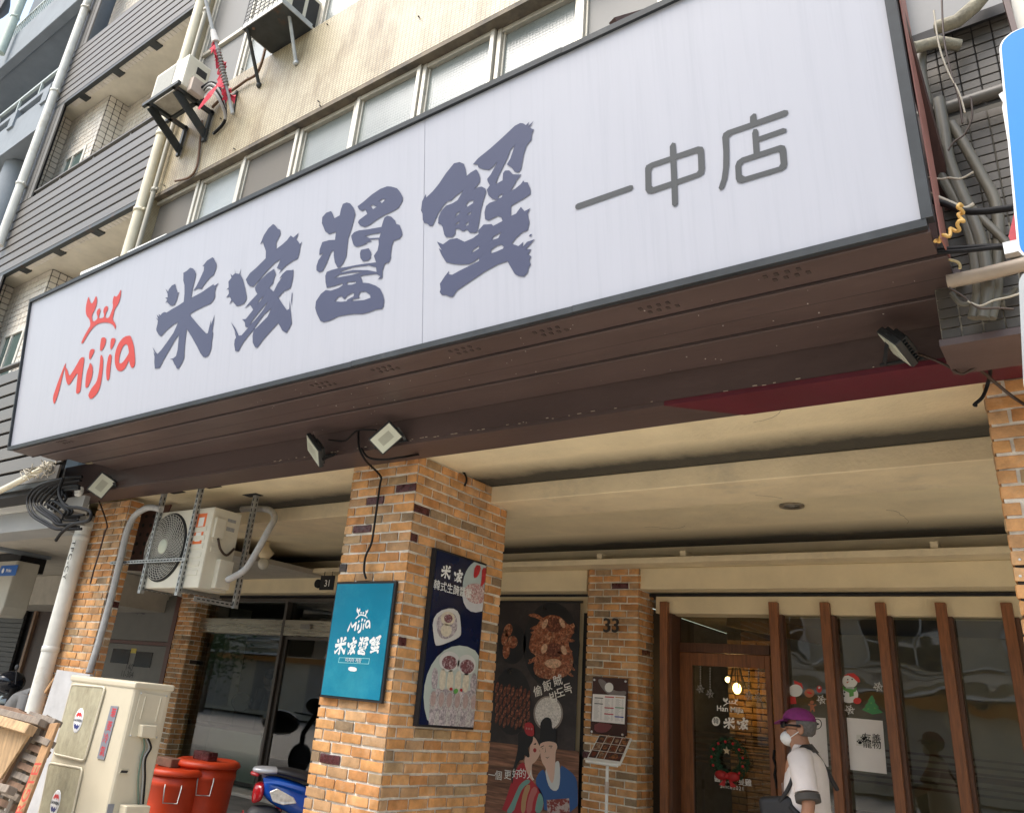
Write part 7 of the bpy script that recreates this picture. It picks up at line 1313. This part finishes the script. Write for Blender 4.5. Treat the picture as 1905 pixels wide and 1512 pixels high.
# ------------------------------------------------------------------ orange bins with bricks on their lids
orange = M('orange_plastic', (.50, .045, .010), .42, .14, 4, spec=.4, col2=(.40, .05, .02), mask=(.55, .75), mscale=7)
def bin_(label, cx, cy, r, zt, handle=True):
    t = thing('lidded_bin', label, 'bin', (cx, cy, 0), 'orange bins beside the glass shop front'); m = MB()
    m.lathe((cx, cy, 0), [(r*.74, 0), (r*.76, .02), (r*.86, zt*.55), (r*.90, zt*.8), (r*.93, zt*.81), (r*.93, zt*.86), (r*.91, zt*.87), (r*.93, zt*.93)], 32); m.build('body', orange, t)
    m = MB(); m.lathe((cx, cy, zt*.93), [(r, 0), (r*1.02, .02), (r*.98, .045), (r*.86, .06), (r*.8, .045), (r*.3, .05), (.001, .05)], 32); m.build('lid', orange, t)
    for a_ in (-35, 200): a = math.radians(a_); c = Vector((cx+r*.93*math.cos(a), cy+r*.93*math.sin(a), zt*.84)); tx = Vector((-math.sin(a), math.cos(a), 0)); o_ = Vector((math.cos(a), math.sin(a), 0)); m = MB(); m.tube([c+tx*.07, c+tx*.07+o_*.03-Vector((0, 0, .03)), c+tx*.06+o_*.03-Vector((0, 0, .14)), c-tx*.06+o_*.03-Vector((0, 0, .14)), c-tx*.07+o_*.03-Vector((0, 0, .03)), c-tx*.07], .006, 6); m.build('wire_handle', steel, t)
    return t
p = P(346, 1412, y=4.9); b1z = p.z; bin_('larger orange lidded bin with a dark brick on its lid', p.x, 5.15, .30, b1z-.0); q = P(303, 1428, y=4.7); bin_('smaller orange lidded bin half hidden by the tall ivory unit', q.x, 4.85, .26, q.z)
for nm_, lab, pt, z in (('loose_brick', 'dark red rough brick lying on the larger orange bin', (p.x-.02, 5.12), b1z*.93+.05), ('loose_brick', 'brown brick lying on the smaller orange bin', (q.x-.12, 4.83), q.z*.93+.05)):
    m = MB(); m.box(pt[0]-.12, pt[0]+.12, pt[1]-.055, pt[1]+.055, z, z+.075); tag(m.build(nm_, redbrick if 'red' in lab else M('plain_brown_brick', (.16, .08, .05), .85, .3, 20), None, bevel=.006), lab, 'brick', 'bricks on the bin lids')
# ------------------------------------------------------------------ scooter, seen from behind
sc0 = P(478, 1425, y=5.0); fd = Vector((.6, .8, 0)); sd = Vector((-.8, .6, 0)); so_ = Vector((sc0.x, 5.0, 0))
zt0 = sc0.z
def S(f, s, z): return so_+fd*f+sd*s+Vector((0, 0, z))
scm = thing('parked_scooter', 'blue and silver motor scooter with a red tail light parked behind the middle pillar', 'scooter', tuple(so_))
blue = M('scooter_blue', (.006, .075, .42), .18, .05, 4, spec=.7, rv=.02); silver = M('scooter_silver', (.42, .43, .44), .3, .06, 4, metal=.3); dplast = M('scooter_grey_plastic', (.035, .035, .037), .55, .15, 20); seatm = M('seat_vinyl', (.018, .018, .02), .45, .1, 20, bump=.2); tailr = M('tail_red', (.38, .01, .015), .12, .25, 14, spec=.8); clearl = M('lamp_clear', (.55, .53, .48), .08, .35, 25, spec=.9)
def loft(name, rings, mat, parent=scm, n=None):     # rings of equal point count
    m = MB(); k = len(rings[0]); vs = [p_ for r_ in rings for p_ in r_]; fs = []
    for i in range(len(rings)-1):
        for j in range(k): fs.append((i*k+j, i*k+(j+1) % k, (i+1)*k+(j+1) % k, (i+1)*k+j))
    fs += [tuple(range(k))[::-1], tuple((len(rings)-1)*k+j for j in range(k))]; m.add(vs, fs, True); o = m.build(name, mat, parent); s2 = o.modifiers.new('round', 'SUBSURF'); s2.levels = s2.render_levels = 2; return o
def ring(f, hw, z0, z1, shear=0): return [S(f+shear, -hw, z0), S(f, -hw*1.02, (z0+z1)/2), S(f-shear, -hw*.8, z1), S(f-shear, hw*.8, z1), S(f, hw*1.02, (z0+z1)/2), S(f+shear, hw, z0)]
z_ = zt0
loft('side_fairing', [ring(.06, .07, z_-.20, z_-.06), ring(.16, .13, z_-.28, z_-.05), ring(.36, .16, z_-.36, z_-.08), ring(.60, .16, z_-.42, z_-.16), ring(.78, .12, z_-.42, z_-.24)], blue); loft('tail_cover', [ring(-.04, .05, z_-.05, z_+.0), ring(.04, .09, z_-.06, z_+.012), ring(.14, .10, z_-.05, z_+.012), ring(.22, .09, z_-.04, z_+.01)], silver)
loft('seat', [ring(.12, .09, z_-.045, z_+.015), ring(.28, .13, z_-.06, z_+.02), ring(.5, .14, z_-.1, z_-.015), ring(.72, .12, z_-.16, z_-.07), ring(.86, .08, z_-.2, z_-.13)], seatm)
loft('tail_light', [ring(-.05, .045, z_-.07, z_-.03), ring(-.01, .08, z_-.075, z_-.035), ring(.04, .09, z_-.08, z_-.04)], tailr); loft('brake_light', [ring(-.005, .055, z_-.30, z_-.13), ring(.045, .105, z_-.28, z_-.105), ring(.10, .125, z_-.26, z_-.1)], tailr)
for s_ in (-1, 1):
    m = MB(); a_ = [S(.13, s_*.150, z_-.17), S(.19, s_*.165, z_-.14), S(.34, s_*.178, z_-.2), S(.37, s_*.176, z_-.24), S(.26, s_*.172, z_-.26), S(.17, s_*.158, z_-.24)]; m.prism(smooth_px2(a_) if False else a_, sd*s_*.012); m.build('turn_signal', clearl, scm, bevel=.006)
    m = MB(); m.prism([S(.06, s_*.12, z_-.07), S(.2, s_*.135, z_-.085), S(.42, s_*.165, z_-.12), S(.42, s_*.165, z_-.15), S(.2, s_*.145, z_-.11), S(.07, s_*.125, z_-.1)], sd*s_*.01); m.build('accent_strip', silver if s_ > 0 else blue, scm)
loft('rear_fender', [ring(-.06, .06, z_-.62, z_-.5), ring(-.02, .09, z_-.5, z_-.3), ring(.08, .12, z_-.45, z_-.28), ring(.3, .12, z_-.5, z_-.3)], dplast); mk('reflector', tailr, scm, 'prism', [S(-.05, -.05, z_-.40), S(-.05, .05, z_-.40), S(-.045, .05, z_-.345), S(-.045, -.05, z_-.345)], fd*-.012)
m = MB(); pl_ = [S(-.09, -.13, z_-.66), S(-.09, .13, z_-.66), S(-.03, .13, z_-.51), S(-.03, -.13, z_-.51)]; m.prism(pl_, fd*-.006); m.build('licence_plate', white, scm)
for k, s_ in ((0, -.08), (0, .08)): m = MB(); m.ball(S(-.045, s_, z_-.535), .009, nu=6, nv=4); m.build('bolt', steel, scm)
def wheel(f, r=.24):
    c = S(f, 0, r); o = []
    m = MB(); pr = [(r-.06, -.05), (r-.02, -.055), (r, -.03), (r, .03), (r-.02, .055), (r-.06, .05)]
    vs = []; n = 28
    for rr, h in pr:
        for k in range(n): a_ = 2*math.pi*k/n; vs.append(c+fd*rr*math.cos(a_)+Vector((0, 0, rr*math.sin(a_)))+sd*h)
    fs = []
    for i in range(len(pr)):
        i2 = (i+1) % len(pr)
        for k in range(n): fs.append((i*n+k, i*n+(k+1) % n, i2*n+(k+1) % n, i2*n+k))
    m.add(vs, fs, True); w = m.build('wheel', black, scm); m = MB(); m.tube([c-sd*.04, c+sd*.04], r-.065, 20); m.build('rim', silver, w)
wheel(.22); wheel(1.38)
loft('floorboard', [ring(.7, .13, .26, .42), ring(.95, .15, .22, .3), ring(1.15, .15, .22, .32)], dplast); loft('front_shield', [ring(1.1, .16, .28, .4), ring(1.2, .2, .4, .9), ring(1.25, .15, .7, 1.0)], blue)
m = MB(); m.tube([S(1.22, 0, .9), S(1.12, 0, 1.08)], .04, 8); m.tube([S(1.1, -.32, 1.05), S(1.15, -.1, 1.08), S(1.15, .1, 1.08), S(1.1, .32, 1.05)], .016, 8); m.tube([S(1.38, 0, .24), S(1.24, 0, .75)], .04, 8); m.build('handlebar', dplast, scm)
for s_ in (-1, 1): m = MB(); m.tube([S(1.14, s_*.24, 1.06), S(1.18, s_*.3, 1.22)], .008, 6); m.ball(S(1.18, s_*.32, 1.27), .045, .045, .06, 10, 7); m.build('mirror', dplast, scm)
m = MB(); m.tube([S(.22, -.15, .28), S(-.06, -.17, .36)], [.035, .055], 12); m.build('exhaust', silver, scm)
coil = [S(.25+.03*math.cos(k*.8), .13+.03*math.sin(k*.8), .3+.006*k) for k in range(40)]; m = MB(); m.tube(coil, .007, 5); m.build('shock_spring', tailr, scm)
# ------------------------------------------------------------------ second scooter at the far left, helmet added as a mirrored shape
hp = P(20, 1268, y=5.6); t = thing('parked_motorbike', 'dark motorbike front with a glossy black headlamp cowl at the left edge', 'motorbike', (hp.x, hp.y, 0)); m = MB(); m.ball(hp+Vector((0, 0, 0)), .17, .2, .15); m.build('headlamp_cowl', M('gloss_black', (.008, .01, .016), .08), t); m = MB(); m.tube([hp+Vector((.14, 0, -.05)), hp+Vector((-.1, .1, -.5)), hp+Vector((-.1, .1, -.95))], .05, 8); m.tube([hp+Vector((-.5, .05, -.16)), hp+Vector((.32, .0, -.2))], .016, 8); m.build('fork', black, t)
m = MB(); m.tube([hp+Vector((.2, -.02, -.02)), hp+Vector((.12, -.02, .16))], .008, 6); m.ball(hp+Vector((.1, -.02, .2)), .05, .02, .04, 10, 6); m.build('mirror', dplast, t); m = MB(); m.lathe((hp.x-.1, hp.y+.1, .26), [(.2, -.05), (.26, -.03), (.26, .03), (.2, .05)], 24, 'x'); m.build('wheel', black, t); m = MB(); m.ball(hp+Vector((-.5, .4, -.35)), .55, .22, .22); m.build('tank', MATS['gloss_black'], t)
p = P(449, 1302, y=9.2); m = MB(); m.ball(p+Vector((0, 0, -.02)), .15, .17, .15); tag(m.build('reflection_helmet', MATS['gloss_black'], None), 'round black helmet added on the glass counter for mirrored scooters', 'helmet')  # helmet added in place of dark scooter shapes mirrored in the glass
# left split unit cut by the picture edge
p = P(15, 1045, y=5.3); q = P(32, 1042, y=5.3); b_ = P(8, 1145, y=5.3); w0 = q.x
t = thing('split_unit', 'grey-white air conditioner with a blue badge cut off by the left edge of the picture', 'air conditioner', (w0-.4, 5.5, b_.z))
m = MB(); m.prism([(w0-1.0, 5.3, q.z), (w0, 5.3, q.z), (w0, 5.3, b_.z+.13), (w0-.05, 5.3, b_.z), (w0-1.0, 5.3, b_.z)], (0, .35, 0)); m.build('casing', M('warm_grey_enamel', (.42, .40, .34), .4, .05), t, bevel=.02, seg=2)
a_, c_ = P(2, 1052, y=5.29), P(28, 1070, y=5.29); m = MB(); m.prism(rrect(Vector((a_.x, 5.295, c_.z)), Vector((1, 0, 0)), Vector((0, 0, 1)), c_.x-a_.x, a_.z-c_.z, .012), (0, -.003, 0)); bg_ = m.build('badge', M('badge_blue', (.01, .11, .42), .35, 0, rv=0), t); text('badge_lettering', 'Midea', prn, bg_, ((a_.x+c_.x)/2+.02, 5.291, (a_.z+c_.z)/2), (1, 0, 0), (0, 0, 1), .075, .005)
m = MB(); m.lathe(((a_.x*.8+c_.x*.2), 5.291, (a_.z+c_.z)/2), [(.032, -.001), (.038, 0), (.032, .001)], 16, 'y'); m.build('badge_ring', prn, bg_)
# ------------------------------------------------------------------ timber stack and the white sheet
oldw = [M('old_timber_'+n_, c_, .8, .35, 5, bump=.3, bscale=40, aniso=(6, 6, .8)) for n_, c_ in (('tan', (.36, .21, .10)), ('grey', (.20, .165, .13)), ('brown', (.17, .10, .06)), ('pale', (.42, .28, .15)))]
tp_ = thing('timber_stack', 'untidy stack of old boards and pallets leaning at the bottom left corner', 'timber stack', tuple(P(40, 1500, y=3.1)))
def board(a, b, wpx, y0_, y1_, mat, th=.025, name='plank'):
    p0, p1 = P(*a, y=y0_), P(*b, y=y1_); d_ = (p1-p0).normalized(); s = d_.cross(Vector((0, -1, .35))).normalized(); w_ = wpx*(p0-CAMP).length/FPX
    m = MB(); m.obox((p0+p1)/2, d_*(p1-p0).length/2, s*w_/2, d_.cross(s)*th/2); return m.build(name, mat, tp_, bevel=.003)
lettered = board((103, 1345), (20, 1560), 21, 3.1, 2.95, oldw[0])
for k, (a, b, w_, c_) in enumerate((((88, 1352), (5, 1540), 12, 1), ((76, 1345), (-15, 1530), 12, 1), ((64, 1352), (-30, 1520), 13, 2), ((92, 1335), (12, 1400), 10, 1))): board(a, b, w_, 3.16+.04*k, 3.05+.04*k, oldw[c_], .05)
for k in range(9): c = (82-9.5*k, 1378+17*k); board((c[0]-14, c[1]-6), (c[0]+14, c[1]+6), 9, 3.08, 3.08, oldw[1+k % 2], .06)
sheetp = [P(*q_, y=3.0) for q_ in ((-10, 1352), (56, 1362), (0, 1448), (-40, 1470))]; m = MB(); m.prism(sheetp, (0, .02, 0)); m.build('plywood_sheet', oldw[3], tp_)
for a, b, w_, c_, y_ in (((-10, 1338), (58, 1358), 13, 3, 2.98), ((-10, 1322), (80, 1345), 9, 1, 3.05), ((30, 1325), (84, 1350), 10, 2, 3.1), ((-10, 1316), (40, 1326), 8, 2, 3.12), ((60, 1330), (108, 1345), 8, 1, 3.2), ((-20, 1460), (22, 1470), 10, 1, 2.95)): board(a, b, w_, y_, y_, oldw[c_], .07)
c0 = P(84, 1432, y=3.03); c1 = P(40, 1545, y=2.96); dd = (c1-c0).normalized(); ss = dd.cross(Vector((0, -1, .35))).normalized(); nn_ = ss.cross(dd)
nrm = dd.cross(ss); nrm = nrm if nrm.y < 0 else -nrm; cm = P(58, 1475, y=3.0); text('red_stencil', 'SRGTEI', M('stencil_red', (.42, .05, .03), .7, .2, 20), lettered, cm+nrm*.03, -dd, nrm.cross(-dd), .12, .01)
wsq = [P(*q_, y=4.25) for q_ in ((106, 1245), (168, 1254), (120, 1345), (64, 1338))]; zlo = -.1; m = MB(); m.prism([wsq[0], wsq[1], Vector((wsq[2].x, 4.25, zlo)), Vector((wsq[3].x, 4.25, zlo))], (0, .03, 0)); tag(m.build('white_sheet', M('dusty_white_sheet', (.43, .43, .43), .7, .14, 4, bump=.4, bscale=14), None), 'dusty white sheet of board before the left brick pillar', 'board')
p = P(90, 1275, y=4.33); m = MB(); m.bar(P(101, 1262, y=4.3), P(84, 1288, y=4.3), .035, .02, (0, -1, 0)); tag(m.build('pipe_tag', oldw[0], None, bevel=.003), 'small tan tag strapped to the fat white drain pipe', 'tag')
for k in range(0): pass
for nm_, a_, b_ in (('light_tube', (153, 513), (222, 484)), ('light_tube', (240, 475), (312, 442))):
    p0 = PP(*a_, SP-SN*.08, SN); p1 = PP(*b_, SP-SN*.08, SN); m = MB(); m.bar(p0+ST*.01, p1+ST*.01, .05, .045); o = m.build(nm_, white, None, bevel=.006); tag(o, 'white lamp batten on the sign top, ' + ('near its left corner' if a_[0] < 200 else 'beside the cream drain pipe'), 'lamp', 'lamp battens on the sign top')
# nails and bolts left in the tiled facade
m = MB()
for a_, b_ in ((452, 130), (463, 146), (412, 222), (610, 47), (594, 190), (597, 198), (437, 278), (307, 346), (780, 33)):
    p = P(a_, b_, y=YF-.003); m.bar(p, p+Vector((.006, -.025, -.006)), .009, .009)
m.build('old_bolts', darksteel, apt, kind='stuff')
# ------------------------------------------------------------------ the other side of the street (seen only in reflections)
ob = thing('street_building', 'pale apartment row across the street, seen mirrored in the shop glass', 'building', (-8, -12, 0))
mk('facade', M('opposite_cream', (.6, .54, .42), .8, .1, 1), ob, 'box', -90, 40, -16, -12, 0, 6.6)
wn_ = MB(); fr2 = MB(); aw = MB()
for i in range(31):
    for j in range(1):
        x = -88+i*3.9; z = 3.9+j*2.6
        wn_.box(x, x+2.2, -12, -11.96, z, z+1.4)
        for q in range(4): fr2.box(x-.05+q*.73, x+.03+q*.73, -11.95, -11.9, z, z+1.4)
        fr2.box(x-.05, x+2.25, -11.95, -11.9, z+.7, z+.78); aw.box(x-.2, x+2.5, -12, -11.3, z-.35, z-.1)
rt_ = random.Random(44); tr_ = thing('street_tree', 'small green street tree across the road, mirrored in the left shop glass', 'tree', (-37, -9.5, 0)); m = MB(); m.tube([(-37, -9.5, -.12), (-36.9, -9.5, 1.6), (-36.8, -9.6, 3.2)], [.14, .11, .06], 8); m.build('trunk', M('bark', (.1, .07, .05), .9), tr_); m = MB()
for k in range(900):
    c = Vector((-37+rt_.gauss(0, .9), -9.5+rt_.gauss(0, .8), 2.9+rt_.gauss(0, .75))); d_ = Vector((rt_.gauss(0, 1), rt_.gauss(0, 1), rt_.gauss(0, 1))).normalized(); e_ = d_.orthogonal().normalized(); m.add([c-d_*.14, c+e_*.07, c+d_*.14, c-e_*.07], [(0, 1, 2, 3)])
m.build('crown', M('street_leaf', (.05, .12, .03), .6, .4, 4), tr_, kind='stuff', recalc=False)
wn_.build('window_panes', M('opposite_glass', (.03, .035, .04), .1), ob, kind='stuff'); fr2.build('window_frames', white, ob, kind='stuff'); aw.build('balcony_ledges', M('opposite_ledge', (.5, .48, .42), .8), ob, kind='stuff')
st2 = MB()
for z_, h_, d_ in ((2.92, .10, .5), (3.28, .26, .25), (3.68, .05, .7), (5.4, .22, .2), (5.78, .06, .45), (6.1, .1, .3)): st2.box(-89, 39, -12-.001, -12+d_, z_, z_+h_)
st2.build('mirrored_strips', M('mirrored_strip_white', (.8, .8, .78), .5), ob, kind='stuff')  # white strips added so the panes mirror pale bands
or2 = MB(); or2.box(-60, 30, -11.99, -11.7, 2.62, 2.86); or2.build('orange_sign_band', M('orange_band', (.45, .2, .04), .5), ob)
sh2 = MB()
for i in range(30): sh2.box(-88+i*4.3, -85.6+i*4.3, -12, -11.97, .2, 2.6)
sh2.build('shop_openings', M('opposite_dark', (.33, .31, .28), .5), ob, kind='stuff')
